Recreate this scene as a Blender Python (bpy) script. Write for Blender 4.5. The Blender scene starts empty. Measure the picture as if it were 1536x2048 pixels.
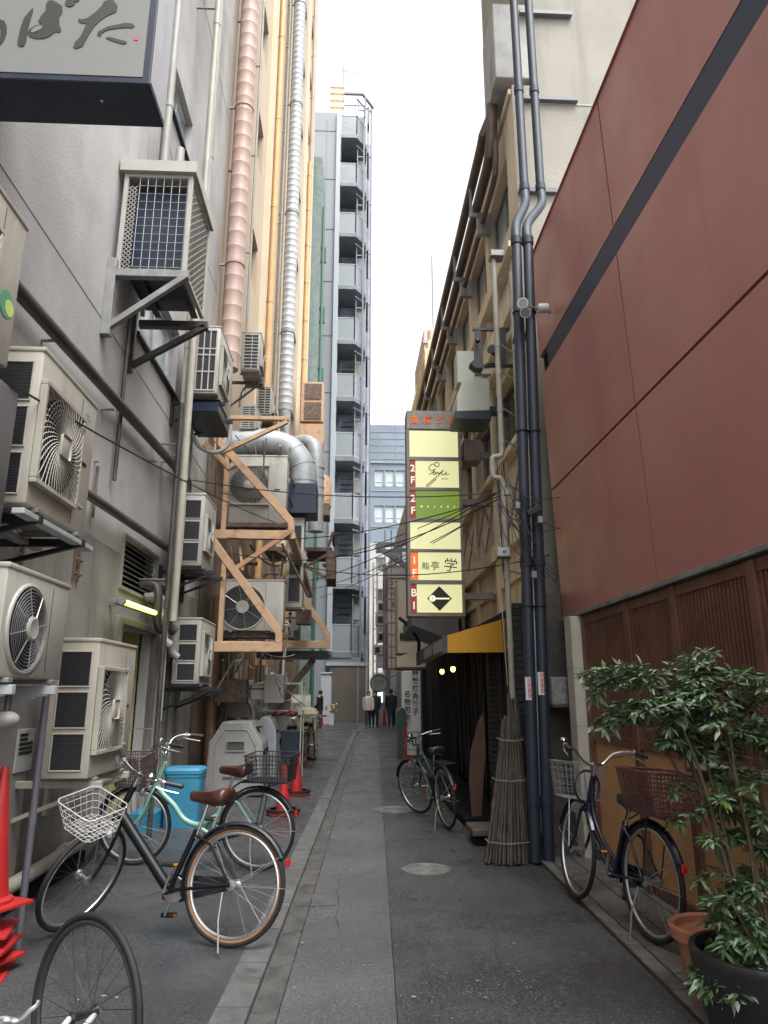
import bpy, bmesh, math, random
from mathutils import Vector, Matrix, noise
random.seed(7)
PI = math.pi
R = math.radians
scn = bpy.context.scene
COL = scn.collection
# ---------------------------------------------------------------- survey helpers (photo pixel + known plane -> metres)
FL, PCX, PCY, CAMH = 1420., 768., 1024., 1.5
PITCH = math.atan(365 / FL); YAW = R(2.65)
_f = Vector((math.sin(YAW) * math.cos(PITCH), math.cos(YAW) * math.cos(PITCH), math.sin(PITCH)))
_r = Vector((math.cos(YAW), -math.sin(YAW), 0)); _u = _r.cross(_f)
def ray(x, y): return _f + _r * ((x - PCX) / FL) + _u * ((PCY - y) / FL)
def AX(x, y, X): d = ray(x, y); t = X / d.x; return Vector((X, t * d.y, CAMH + t * d.z))
def AY(x, y, Y): d = ray(x, y); t = Y / d.y; return Vector((t * d.x, Y, CAMH + t * d.z))
def AZ(x, y, Z=0.): d = ray(x, y); t = (Z - CAMH) / d.z; return Vector((t * d.x, t * d.y, Z))
# ---------------------------------------------------------------- materials
MATS = {}
def mat(name, col, rough=.6, var=.15, scale=3., metal=0., bump=.0, bscale=60., dirt=None, damt=.4, dscale=(1.5, 1.5, .25),
        spec=.5, emit=None, estr=1., alpha=1., trans=0., rvar=0., orand=0.):
    if name in MATS: return MATS[name]
    m = bpy.data.materials.new(name); m.use_nodes = True; MATS[name] = m
    nt = m.node_tree; N = nt.nodes; L = nt.links; b = N['Principled BSDF']
    b.inputs['Roughness'].default_value = rough; b.inputs['Metallic'].default_value = metal
    b.inputs['Specular IOR Level'].default_value = spec
    geo = N.new('ShaderNodeNewGeometry')
    def ns(sc, det=6., mp=None, rgh=.6):
        n = N.new('ShaderNodeTexNoise'); n.inputs['Scale'].default_value = sc; n.inputs['Detail'].default_value = det
        n.inputs['Roughness'].default_value = rgh
        if mp:
            v = N.new('ShaderNodeMapping'); v.inputs['Scale'].default_value = mp
            L.new(geo.outputs['Position'], v.inputs['Vector']); L.new(v.outputs['Vector'], n.inputs['Vector'])
        else: L.new(geo.outputs['Position'], n.inputs['Vector'])
        return n
    def ramp(n, lo, hi, a, c):
        r = N.new('ShaderNodeMapRange'); r.inputs[1].default_value = lo; r.inputs[2].default_value = hi
        r.inputs[3].default_value = a; r.inputs[4].default_value = c; r.interpolation_type = 'SMOOTHSTEP'
        L.new(n.outputs[0], r.inputs[0]); return r
    c4 = (*col, 1)
    n1 = ns(scale); rr = ramp(n1, .3, .7, 1 - var, 1 + var)
    mx = N.new('ShaderNodeMix'); mx.data_type = 'RGBA'; mx.blend_type = 'MULTIPLY'; mx.inputs[0].default_value = 1
    mx.inputs[6].default_value = c4; L.new(rr.outputs[0], mx.inputs[7]); out = mx.outputs[2]
    if orand:
        oi = N.new('ShaderNodeObjectInfo'); ro = N.new('ShaderNodeMapRange'); ro.inputs[3].default_value = 1 - orand; ro.inputs[4].default_value = 1 + orand; L.new(oi.outputs['Random'], ro.inputs[0])
        m0 = N.new('ShaderNodeMix'); m0.data_type = 'RGBA'; m0.blend_type = 'MULTIPLY'; m0.inputs[0].default_value = 1; L.new(out, m0.inputs[6]); L.new(ro.outputs[0], m0.inputs[7]); out = m0.outputs[2]
    if dirt:
        n2 = ns(1., 7., dscale, .65); r2 = ramp(n2, .48, .72, 0, damt)
        m2 = N.new('ShaderNodeMix'); m2.data_type = 'RGBA'; L.new(r2.outputs[0], m2.inputs[0])
        L.new(out, m2.inputs[6]); m2.inputs[7].default_value = (*dirt, 1); out = m2.outputs[2]
    L.new(out, b.inputs['Base Color'])
    if rvar:
        n3 = ns(scale * 1.7, 5.); r3 = ramp(n3, .35, .65, rough - rvar, rough + rvar); L.new(r3.outputs[0], b.inputs['Roughness'])
    if bump:
        n4 = ns(bscale, 4.); bp = N.new('ShaderNodeBump'); bp.inputs['Strength'].default_value = bump; bp.inputs['Distance'].default_value = .01
        L.new(n4.outputs[0], bp.inputs['Height']); L.new(bp.outputs[0], b.inputs['Normal'])
    if emit:
        b.inputs['Emission Color'].default_value = (*emit, 1); b.inputs['Emission Strength'].default_value = estr
    if trans: b.inputs['Transmission Weight'].default_value = trans
    if alpha < 1: b.inputs['Alpha'].default_value = alpha
    return m
# ---------------------------------------------------------------- mesh builder
def frame_of(d):
    d = d.normalized(); a = Vector((0, 0, 1)) if abs(d.z) < .9 else Vector((1, 0, 0))
    x = a.cross(d).normalized(); return x, d.cross(x)
SPLIT = {'panel_screw', 'channel', 'mounting_arm', 'coupling', 'foot', 'clamps', 'cage_frame', 'cord', 'clamp'}
class MB:
    def __init__(s, world=True): s.bm = bmesh.new(); s.world = world
    def face(s, vs):
        try: return s.bm.faces.new(vs)
        except ValueError: return None
    def quad(s, *p): s.face([s.bm.verts.new(q) for q in p]); return s
    def box(s, c, size, bev=0., rot=None, seg=1):
        M = Matrix.Translation(Vector(c)) @ (rot.to_4x4() if rot is not None else Matrix.Identity(4)) @ Matrix.Diagonal((size[0], size[1], size[2], 1))
        r = bmesh.ops.create_cube(s.bm, size=1., matrix=M)
        if bev:
            es = {e for v in r['verts'] for e in v.link_edges}
            bmesh.ops.bevel(s.bm, geom=list(es), offset=bev, segments=seg, affect='EDGES', profile=.5)
        return s
    def bx(s, x0, x1, y0, y1, z0, z1, bev=0., seg=1):
        return s.box(((x0 + x1) / 2, (y0 + y1) / 2, (z0 + z1) / 2), (abs(x1 - x0), abs(y1 - y0), abs(z1 - z0)), bev, seg=seg)
    def bar(s, a, b, w, h=None, bev=0., up=None):
        a = Vector(a); b = Vector(b); d = b - a; h = h or w; L = d.length
        if L < 1e-6: return s
        d.normalize(); u = Vector(up) if up else (Vector((0, 0, 1)) if abs(d.z) < .95 else Vector((0, 1, 0)))
        x = d.cross(u).normalized(); z = x.cross(d)
        rot = Matrix((x, d, z)).transposed(); return s.box((a + b) / 2, (w, L, h), bev, rot)
    def tube(s, pts, r, seg=8, closed=False, cap=True):
        pts = [Vector(p) for p in pts]; n = len(pts); rs = r if isinstance(r, (list, tuple)) else [r] * n
        rings = []; px = None
        for i, p in enumerate(pts):
            if closed: d = pts[(i + 1) % n] - pts[i - 1]
            else: d = pts[min(i + 1, n - 1)] - pts[max(i - 1, 0)]
            if d.length < 1e-9: d = Vector((0, 0, 1))
            d.normalize()
            if px is None: px, _ = frame_of(d)
            px = px - d * px.dot(d)
            if px.length < 1e-5: px, _ = frame_of(d)
            px.normalize(); py = d.cross(px)
            rings.append([s.bm.verts.new(p + (px * math.cos(2 * PI * k / seg) + py * math.sin(2 * PI * k / seg)) * rs[i]) for k in range(seg)])
        m = n if closed else n - 1
        for i in range(m):
            a, b = rings[i], rings[(i + 1) % n]
            for k in range(seg): s.face((a[k], a[(k + 1) % seg], b[(k + 1) % seg], b[k]))
        if cap and not closed: s.face(list(reversed(rings[0]))); s.face(rings[-1])
        return s
    def cyl(s, a, b, r, r2=None, seg=16): return s.tube([a, b], [r, r if r2 is None else r2], seg)
    def ring(s, c, n, Rr, r, seg=36, sec=6):
        x, y = frame_of(Vector(n)); c = Vector(c)
        return s.tube([c + (x * math.cos(2 * PI * k / seg) + y * math.sin(2 * PI * k / seg)) * Rr for k in range(seg)], r, sec, closed=True)
    def lathe(s, prof, c=(0, 0, 0), axis=(0, 0, 1), seg=24, cap=True):
        x, y = frame_of(Vector(axis)); ax = Vector(axis).normalized(); c = Vector(c); rings = []
        for (r, h) in prof:
            rings.append([s.bm.verts.new(c + ax * h + (x * math.cos(2 * PI * k / seg) + y * math.sin(2 * PI * k / seg)) * max(r, 1e-4)) for k in range(seg)])
        for a, b in zip(rings, rings[1:]):
            for k in range(seg): s.face((a[k], a[(k + 1) % seg], b[(k + 1) % seg], b[k]))
        if cap: s.face(list(reversed(rings[0]))); s.face(rings[-1])
        return s
    def prism(s, poly, d):
        d = Vector(d); a = [s.bm.verts.new(Vector(p)) for p in poly]; b = [s.bm.verts.new(Vector(p) + d) for p in poly]
        s.face(list(reversed(a))); s.face(b); n = len(a)
        for i in range(n): s.face((a[i], a[(i + 1) % n], b[(i + 1) % n], b[i]))
        return s
    def loft(s, rings, cap=True):
        vs = [[s.bm.verts.new(Vector(p)) for p in r] for r in rings]
        for a, b in zip(vs, vs[1:]):
            n = len(a)
            for k in range(n): s.face((a[k], a[(k + 1) % n], b[(k + 1) % n], b[k]))
        if cap: s.face(list(reversed(vs[0]))); s.face(vs[-1])
        return s
    def ball(s, c, r, seg=12, sc=(1, 1, 1)):
        bmesh.ops.create_uvsphere(s.bm, u_segments=seg, v_segments=max(6, seg // 2 + 2), radius=r, matrix=Matrix.Translation(Vector(c)) @ Matrix.Diagonal((*sc, 1))); return s
    def xf(s, M): s.bm.transform(M); return s
    def build(s, name, m, parent=None, label=None, kind=None, sharp=32, norm=True):
        if norm: bmesh.ops.recalc_face_normals(s.bm, faces=s.bm.faces[:])
        if name in SPLIT:
            left = set(s.bm.verts); isl = []
            while left:
                st_ = [left.pop()]; grp = {st_[0]}
                while st_:
                    for e in st_.pop().link_edges:
                        for q in e.verts:
                            if q in left: left.discard(q); grp.add(q); st_.append(q)
                isl.append(grp)
            if len(isl) > 1:
                for grp in isl[1:]:
                    fs = {f for q in grp for f in q.link_faces}; nb = MB(s.world); mp = {q: nb.bm.verts.new(q.co) for q in grp}
                    for f in fs: nb.face([mp[q] for q in f.verts])
                    nb.build(name, m, parent, label, kind, sharp, norm)
                bmesh.ops.delete(s.bm, geom=[q for grp in isl[1:] for q in grp], context='VERTS')
        if parent is not None and s.world:
            p = parent; off = Vector((0, 0, 0))
            while p is not None: off += p.location; p = p.parent
            bmesh.ops.translate(s.bm, verts=s.bm.verts[:], vec=-off)
        me = bpy.data.meshes.new(name); s.bm.to_mesh(me); s.bm.free()
        for p in me.polygons: p.use_smooth = True
        try: me.set_sharp_from_angle(angle=R(sharp))
        except Exception: pass
        if m is not None: me.materials.append(m)
        o = bpy.data.objects.new(name, me); COL.objects.link(o)
        if parent is not None: o.parent = parent
        if label: o['label'] = label
        if kind: o['kind'] = kind
        return o
def tag(o, label=None, cat=None, group=None, kind=None):
    if label: o['label'] = label
    if cat: o['category'] = cat
    if group: o['group'] = group
    if kind: o['kind'] = kind
    return o
def thing(name, label, cat, loc=(0, 0, 0), group=None, rz=0.):
    o = bpy.data.objects.new(name, None); COL.objects.link(o); o.location = loc; o.rotation_euler = (0, 0, rz)
    o.empty_display_size = .1
    return tag(o, label, cat, group)
def dup(root, loc=None, rot=None, label=None, group=None, scale=None):
    def cp(o, par):
        c = o.copy(); COL.objects.link(c); c.parent = par
        for ch in list(o.children): cp(ch, c)
        return c
    r = cp(root, None)
    if loc is not None: r.location = loc
    if rot is not None: r.rotation_euler = rot
    if scale is not None: r.scale = scale
    if label: r['label'] = label
    if group: r['group'] = group
    return r
def text(s, size, m, parent, M, name='lettering', ext=.002, align='CENTER', label=None, bold=0.):
    cu = bpy.data.curves.new(name, 'FONT'); cu.body = s; cu.size = size; cu.extrude = ext; cu.align_x = align; cu.align_y = 'CENTER'; cu.offset = bold
    cu.space_line = 1.
    o = bpy.data.objects.new(name, cu); COL.objects.link(o)
    bpy.context.view_layer.update()
    dg = bpy.context.evaluated_depsgraph_get(); me = bpy.data.meshes.new_from_object(o.evaluated_get(dg))
    bpy.data.objects.remove(o)
    off = Vector((0, 0, 0)); p = parent
    while p is not None: off += p.location; p = p.parent
    me.transform(Matrix.Translation(-off) @ M)
    me.materials.clear(); me.materials.append(m)
    q = bpy.data.objects.new(name, me); COL.objects.link(q); q.parent = parent
    if label: q['label'] = label
    return q
def FACE(x, y, z, rz=0.):   # text plane facing -Y (towards the camera end of the alley)
    return Matrix.Translation((x, y, z)) @ Matrix.Rotation(rz, 4, 'Z') @ Matrix.Rotation(PI / 2, 4, 'X')
def bez(a, b, c, d, n=10):
    a, b, c, d = map(Vector, (a, b, c, d)); out = []
    for i in range(n + 1):
        t = i / n; u = 1 - t; out.append(a * u**3 + b * 3 * u * u * t + c * 3 * u * t * t + d * t**3)
    return out
def smooth(pts, n=6):
    P = [Vector(p) for p in pts]; out = []
    for i in range(len(P) - 1):
        p0 = P[max(i - 1, 0)]; p1 = P[i]; p2 = P[i + 1]; p3 = P[min(i + 2, len(P) - 1)]
        for k in range(n):
            t = k / n
            out.append(.5 * ((2 * p1) + (p2 - p0) * t + (2 * p0 - 5 * p1 + 4 * p2 - p3) * t * t + (3 * p1 - p0 - 3 * p2 + p3) * t**3))
    out.append(P[-1]); return out
def sag(a, b, s, n=10):
    a, b = Vector(a), Vector(b)
    return [a.lerp(b, i / n) - Vector((0, 0, s * 4 * (i / n) * (1 - i / n))) for i in range(n + 1)]
# ================================================================ materials
def asphalt(name, col, stone, amt, sc, r0, r1, bstr, big=.25):
    m = mat(name, col, .5, big, 1.1); nt = m.node_tree; N = nt.nodes; L = nt.links; b = N['Principled BSDF']
    geo = [n for n in N if n.type == 'NEW_GEOMETRY'][0]
    src = b.inputs['Base Color'].links[0].from_socket
    vo = N.new('ShaderNodeTexVoronoi'); vo.inputs['Scale'].default_value = sc; L.new(geo.outputs['Position'], vo.inputs['Vector'])
    cr = N.new('ShaderNodeMapRange'); cr.inputs[1].default_value = 1 - amt; cr.inputs[2].default_value = 1.; L.new(vo.outputs['Color'], cr.inputs[0])
    mx = N.new('ShaderNodeMix'); mx.data_type = 'RGBA'; L.new(cr.outputs[0], mx.inputs[0]); L.new(src, mx.inputs[6]); mx.inputs[7].default_value = (*stone, 1)
    n2 = N.new('ShaderNodeTexNoise'); n2.inputs['Scale'].default_value = sc * .6; n2.inputs['Detail'].default_value = 6; L.new(geo.outputs['Position'], n2.inputs['Vector'])
    m2 = N.new('ShaderNodeMapRange'); m2.inputs[1].default_value = .3; m2.inputs[2].default_value = .7; m2.inputs[3].default_value = .45; m2.inputs[4].default_value = 1.55; L.new(n2.outputs[0], m2.inputs[0])
    mm = N.new('ShaderNodeMix'); mm.data_type = 'RGBA'; mm.blend_type = 'MULTIPLY'; mm.inputs[0].default_value = 1; L.new(mx.outputs[2], mm.inputs[6]); L.new(m2.outputs[0], mm.inputs[7]); L.new(mm.outputs[2], b.inputs['Base Color'])
    n3 = N.new('ShaderNodeTexNoise'); n3.inputs['Scale'].default_value = .9; n3.inputs['Detail'].default_value = 7; n3.inputs['Roughness'].default_value = .62; L.new(geo.outputs['Position'], n3.inputs['Vector'])
    r3 = N.new('ShaderNodeMapRange'); r3.interpolation_type = 'SMOOTHSTEP'; r3.inputs[1].default_value = .4; r3.inputs[2].default_value = .6; r3.inputs[3].default_value = r0; r3.inputs[4].default_value = r1; L.new(n3.outputs[0], r3.inputs[0]); L.new(r3.outputs[0], b.inputs['Roughness'])
    bp = N.new('ShaderNodeBump'); bp.inputs['Strength'].default_value = bstr; bp.inputs['Distance'].default_value = .006
    ad = N.new('ShaderNodeMath'); L.new(vo.outputs['Distance'], ad.inputs[0]); L.new(n2.outputs[0], ad.inputs[1]); ad.operation = 'ADD'; L.new(ad.outputs[0], bp.inputs['Height']); L.new(bp.outputs[0], b.inputs['Normal'])
    return m
M_asph = asphalt('asphalt', (.088, .088, .092), (.18, .18, .185), .26, 120, .2, .5, .4, .16)
M_asphR = asphalt('coarse_asphalt', (.056, .056, .059), (.24, .24, .24), .27, 130, .22, .55, .8, .2)
M_asphL = asphalt('pavement_asphalt', (.05, .051, .055), (.085, .085, .09), .25, 120, .25, .6, .4)
M_conc = mat('gutter_concrete', (.105, .105, .103), .6, .3, 5, bump=.5, bscale=110, rvar=.15, dirt=(.075, .075, .075), damt=.75, dscale=(6, .8, 1))
M_iron = mat('iron_lid', (.17, .17, .165), .55, .2, 9, metal=.2, bump=.4)
M_tile = mat('sidewalk_tile', (.13, .12, .108), .6, .3, 3.2, bump=.35, bscale=90, dirt=(.05, .05, .05), damt=.6, dscale=(3, 3, 3))
M_grout = mat('grout', (.035, .035, .035), .8)
M_gwall = mat('grey_render', (.37, .36, .35), .85, .16, .7, bump=.35, bscale=45, dirt=(.12, .11, .1), damt=.75, dscale=(.95, .95, .3))
M_gwallb = mat('grimy_render', (.215, .205, .185), .8, .2, 1.6, bump=.3, bscale=60, dirt=(.07, .06, .05), damt=.8, dscale=(2.2, 2.2, .35))
M_dark = mat('dark_opening', (.006, .007, .01), .8, .2, spec=.15)
M_black = mat('black_metal', (.012, .013, .017), .45, .2, 8, bump=.05)
M_navy = mat('navy_sheet', (.009, .017, .038), .38, .15, 3, dirt=(.08, .09, .1), damt=.18, dscale=(2, 2, 2))
M_ac = mat('ac_enamel', (.36, .34, .29), .48, .07, 3, orand=.08, dirt=(.2, .165, .12), damt=.5, dscale=(3, 3, .8))
M_ac2 = mat('ac_enamel_grey', (.33, .32, .285), .5, .08, 3, orand=.1, dirt=(.18, .15, .11), damt=.5, dscale=(3, 3, .8))
M_fin = mat('cooling_fins', (.01, .011, .016), .5, .3, 30)
M_galv = mat('galvanised', (.36, .385, .4), .52, .12, 6, metal=.15, dirt=(.22, .2, .18), damt=.35, dscale=(3, 3, 1))
M_galvd = mat('galvanised_dull', (.24, .245, .245), .5, .2, 6, metal=.4, dirt=(.12, .08, .05), damt=.6, dscale=(4, 4, 1.5))
M_pvc = mat('grey_pipe', (.27, .27, .25), .5, .1, 4, dirt=(.14, .12, .1), damt=.5, dscale=(5, 5, .5))
M_pvcl = mat('cream_pipe', (.34, .32, .27), .5, .1, 4, dirt=(.16, .14, .11), damt=.5, dscale=(6, 6, .6))
M_dpipe = mat('dark_pipe', (.045, .042, .04), .38, .35, 3, dirt=(.2, .19, .17), damt=.3, dscale=(2, 2, 2))
M_blkpipe = mat('black_drain_pipe', (.013, .02, .036), .55, .15, 3, dirt=(.06, .065, .07), damt=.2, dscale=(4, 4, .6))
M_orange = mat('ochre_render', (.46, .375, .28), .8, .06, .8, bump=.25, bscale=35, dirt=(.5, .34, .2), damt=.35, dscale=(1.6, 1.6, .2))
M_orpipe = mat('ochre_pipe', (.55, .33, .15), .55, .1, 3, dirt=(.4, .24, .1), damt=.4, dscale=(4, 4, .4))
M_pink = mat('pink_pipe', (.4, .285, .24), .55, .06, 2, dirt=(.4, .25, .2), damt=.25, dscale=(4, 4, .4))
M_orst = mat('ochre_steel', (.46, .3, .18), .6, .14, 4, dirt=(.14, .08, .045), damt=.85, dscale=(4, 4, 4))
M_rust = mat('rusty_steel', (.1, .065, .045), .7, .35, 12, dirt=(.2, .19, .17), damt=.35, dscale=(6, 6, 6))
M_green = mat('green_mesh', (.15, .2, .19), .7, .2, 5, dirt=(.08, .15, .13), damt=.5, dscale=(2, 2, .4))
M_green2 = mat('dark_green_metal', (.03, .11, .075), .5, .15, 5)
M_tw = mat('tower_panel', (.2, .22, .24), .45, .05, .3, dirt=(.26, .28, .31), damt=.25, dscale=(.5, .5, .1))
M_twl = mat('tower_column', (.3, .335, .36), .4, .06, .4)
M_frost = mat('frosted_panel', (.21, .235, .25), .3, .05, .5, rvar=.08)
M_twd = mat('tower_steel', (.15, .16, .185), .5, .15, 1)
M_twdark = mat('tower_recess', (.34, .38, .46), .6, .3, 1)
M_shut = mat('brown_shutter', (.12, .1, .085), .5, .12, 1)
M_bglass = mat('blue_tile', (.15, .19, .23), .35, .14, .25, rvar=.1)
M_pane = mat('window_pane', (.36, .42, .44), .12, .12, .5, spec=.8)
M_paned = mat('dark_window_pane', (.05, .055, .065), .1, .3, .7, spec=.8)
M_white = mat('white_paint', (.42, .42, .41), .5, .06, 3)
M_cream = mat('cream_wall', (.62, .52, .385), .8, .1, .9, bump=.3, bscale=40, dirt=(.26, .2, .14), damt=.45, dscale=(2.2, 2.2, .18))
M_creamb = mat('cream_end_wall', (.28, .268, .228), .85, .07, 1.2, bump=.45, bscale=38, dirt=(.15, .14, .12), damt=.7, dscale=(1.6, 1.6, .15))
M_ccon = mat('stained_concrete', (.34, .34, .33), .8, .14, 2, bump=.3, dirt=(.1, .1, .1), damt=.6, dscale=(3, 3, .3))
M_recess = mat('brown_recess', (.1, .075, .058), .7, .3, 1)
M_brpipe = mat('brown_pipe', (.1, .072, .06), .45, .15, 2)
M_cpanel = mat('window_sheet', (.42, .44, .42), .5, .15, 1, dirt=(.22, .2, .16), damt=.5, dscale=(3, 3, .4))
M_red = mat('red_panel', (.38, .145, .122), .46, .05, .6, dirt=(.29, .1, .085), damt=.5, dscale=(1.8, 1.8, .14), bump=.03, bscale=8, rvar=.08, spec=.9, orand=.04)
M_wood = mat('dark_wood', (.13, .055, .034), .5, .22, 5, dirt=(.06, .03, .02), damt=.4, dscale=(8, 8, .8))
M_oran2 = mat('orange_render', (.52, .28, .125), .75, .1, 1.5, bump=.25, bscale=70, dirt=(.24, .12, .06), damt=.4, dscale=(1.5, 1.5, .4))
M_pillar = mat('stone_pillar', (.5, .47, .4), .6, .07, 4, dirt=(.25, .23, .19), damt=.4, dscale=(5, 5, .6))
M_bambo = mat('weathered_bamboo', (.026, .019, .013), .6, .35, 16, bump=.4, dirt=(.085, .068, .05), damt=.6, dscale=(9, 9, 3), orand=.5)
M_brick = mat('grey_brick', (.03, .028, .027), .7, .3, 8, bump=.3)
M_yel = mat('yellow_canvas', (.52, .25, .012), .65, .06, 1.5, dirt=(.42, .19, .01), damt=.3, dscale=(3, 3, 1))
M_dcanv = mat('dark_canvas', (.05, .05, .055), .7, .3, 3, dirt=(.18, .18, .18), damt=.5, dscale=(2, 2, 2))
M_chrome = mat('chrome', (.72, .73, .74), .16, .05, 5, metal=1.)
M_alu = mat('aluminium', (.6, .61, .62), .32, .08, 8, metal=.9)
M_tyre = mat('tyre_rubber', (.012, .012, .013), .7, .2, 20)
M_tan = mat('tan_tyre', (.24, .12, .05), .6, .15, 20)
M_bkfr = mat('black_frame_paint', (.005, .0055, .008), .45, .05, 4, spec=.3)
M_nvfr = mat('navy_frame_paint', (.008, .011, .028), .22, .05, 4, spec=.6)
M_mint = mat('mint_frame_paint', (.2, .4, .33), .28, .05, 4, spec=.6)
M_dgfr = mat('dark_green_frame_paint', (.03, .07, .05), .28, .05, 4, spec=.6)
M_leath = mat('brown_leather', (.055, .021, .014), .35, .2, 12, bump=.15)
M_blks = mat('black_vinyl', (.012, .012, .013), .4, .1, 12)
M_bkpl = mat('black_plastic', (.012, .012, .013), .5, .1, 9)
M_brpl = mat('brown_basket_plastic', (.1, .04, .038), .4, .1, 9)
M_wire = mat('white_wire', (.5, .5, .5), .35, .05, 9)
M_gwire = mat('grey_wire', (.36, .37, .38), .35, .1, 9, metal=.6)
M_redl = mat('red_reflector', (.6, .01, .01), .2, .1, 9)
M_amb = mat('amber_reflector', (.7, .28, .02), .3, .1, 9)
M_cone = mat('red_cone_plastic', (.36, .016, .016), .5, .12, 6, dirt=(.16, .03, .03), damt=.3, dscale=(5, 5, 5))
M_blue = mat('blue_plastic', (.035, .21, .34), .5, .08, 4, dirt=(.05, .17, .26), damt=.6, dscale=(4, 4, 2))
M_binp = mat('grey_bin_plastic', (.3, .3, .29), .5, .05, 3, dirt=(.17, .16, .15), damt=.4, dscale=(4, 4, 2))
M_binb = mat('beige_bin_plastic', (.4, .35, .25), .55, .06, 3, dirt=(.2, .17, .12), damt=.4, dscale=(4, 4, 2))
M_terra = mat('terracotta', (.42, .17, .1), .7, .15, 6, dirt=(.2, .09, .06), damt=.4, dscale=(5, 5, 3))
M_pot = mat('dark_glazed_pot', (.018, .017, .018), .4, .2, 4, dirt=(.07, .065, .06), damt=.5, dscale=(3, 3, 3))
M_soil = mat('soil', (.03, .022, .015), .9, .4, 30, bump=.8)
M_leaf = mat('nandina_leaf', (.065, .115, .045), .38, .45, 9, spec=.6)
M_leafp = mat('pale_leaf', (.23, .31, .2), .38, .4, 9, spec=.6)
M_leafy = mat('young_leaf', (.08, .15, .02), .45, .35, 9)
M_stem = mat('plant_stem', (.1, .07, .045), .8, .3, 20)
M_skin = mat('skin', (.45, .26, .18), .6, .05)
M_hair = mat('black_hair', (.012, .01, .01), .5, .2)
M_coat = mat('navy_coat', (.02, .028, .045), .8, .2, 8)
M_wh = mat('white_cloth', (.6, .56, .5), .8, .1, 8)
M_jean = mat('dark_trousers', (.03, .045, .07), .8, .2, 8)
M_gcloth = mat('grey_cloth', (.2, .2, .21), .8, .2, 8)
M_cable = mat('black_cable', (.012, .012, .014), .5, .1)
M_lampl = mat('lit_tube', (.9, .9, .5), .4, 0, emit=(.95, 1., .16), estr=1.1)
M_lit = mat('lit_sign_face', (.34, .33, .2), .35, .04, 1.2, emit=(.84, .83, .42), estr=.235)
M_litg = mat('lit_green_face', (.07, .11, .015), .35, .1, 1., emit=(.24, .36, .04), estr=.19)
M_lito = mat('lit_orange_tab', (.6, .12, .01), .4, .05, emit=(.8, .16, .01), estr=.2)
M_litr = mat('red_tab', (.28, .035, .02), .4, .05, emit=(.4, .05, .02), estr=.07)
M_ink = mat('black_ink', (.02, .02, .015), .5, 0)
M_whink = mat('white_ink', (.8, .76, .65), .5, 0, emit=(.9, .8, .65), estr=.14)
M_orink = mat('orange_letter', (.75, .16, .03), .5, .1, 20)
M_redink = mat('red_ink', (.45, .06, .05), .6, .3, 60)
M_sgrey = mat('sign_metal', (.2, .185, .175), .5, .12, 3, dirt=(.1, .08, .07), damt=.4, dscale=(3, 3, .8))
M_signf = mat('grey_sign_face', (.185, .19, .185), .35, .03, 1)
M_bulb = mat('warm_bulb', (1, .7, .2), .4, 0, emit=(1., .5, .1), estr=2.6)
M_boxg = mat('pale_green_box', (.4, .42, .36), .5, .05, 2, dirt=(.28, .28, .24), damt=.3)
M_paper = mat('white_paper', (.6, .6, .6), .7, .05)
M_board = mat('russet_board', (.085, .04, .024), .6, .2, 3)
M_far = mat('far_wall', (.4, .38, .36), .7, .15, .5)
M_paleg = mat('pale_hoarding', (.5, .51, .55), .5, .05)
# ================================================================ camera and light
cam = bpy.data.cameras.new('camera'); co = bpy.data.objects.new('camera', cam); COL.objects.link(co); scn.camera = co
co.location = (0, 0, CAMH)
co.matrix_world = Matrix.Translation((0, 0, CAMH)) @ Matrix((_r, _u, -_f)).transposed().to_4x4()
cam.sensor_fit = 'VERTICAL'; cam.sensor_height = 24; cam.lens = FL / 2048 * 24; cam.clip_end = 2000; cam.clip_start = .05
w = bpy.data.worlds.new('World'); scn.world = w; w.use_nodes = True
nt = w.node_tree; bg = nt.nodes['Background']
sky = nt.nodes.new('ShaderNodeTexSky'); sky.sky_type = 'NISHITA'; sky.sun_disc = False
SUN_EL, SUN_AZ = R(62), R(150)
sky.sun_elevation = SUN_EL; sky.sun_rotation = SUN_AZ; sky.air_density = 1.; sky.dust_density = 4.; sky.ozone_density = 1.
hs = nt.nodes.new('ShaderNodeHueSaturation'); hs.inputs['Saturation'].default_value = .12
nt.links.new(sky.outputs[0], hs.inputs['Color'])
tc = nt.nodes.new('ShaderNodeTexCoord'); cn = nt.nodes.new('ShaderNodeTexNoise'); cn.inputs['Scale'].default_value = 2.2; cn.inputs['Detail'].default_value = 5
nt.links.new(tc.outputs['Generated'], cn.inputs['Vector'])
cm = nt.nodes.new('ShaderNodeMapRange'); cm.inputs[1].default_value = .3; cm.inputs[2].default_value = .7; cm.inputs[3].default_value = .86; cm.inputs[4].default_value = 1.14; nt.links.new(cn.outputs[0], cm.inputs[0])
cx_ = nt.nodes.new('ShaderNodeMix'); cx_.data_type = 'RGBA'; cx_.blend_type = 'MULTIPLY'; cx_.inputs[0].default_value = 1; nt.links.new(hs.outputs[0], cx_.inputs[6]); nt.links.new(cm.outputs[0], cx_.inputs[7]); nt.links.new(cx_.outputs[2], bg.inputs['Color'])
bg.inputs['Strength'].default_value = .15
sl = bpy.data.lights.new('sun', 'SUN'); sl.energy = .8; sl.angle = R(30); sl.color = (1, .97, .93)
so = bpy.data.objects.new('sun', sl); COL.objects.link(so)
sd = Vector((math.sin(SUN_AZ) * math.cos(SUN_EL), math.cos(SUN_AZ) * math.cos(SUN_EL), math.sin(SUN_EL)))
so.rotation_euler = sd.to_track_quat('Z', 'Y').to_euler()
vs = scn.view_settings; vs.view_transform = 'Standard'; vs.look = 'None'; vs.gamma = 1; vs.use_curve_mapping = False; vs.exposure = 1.68
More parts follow.
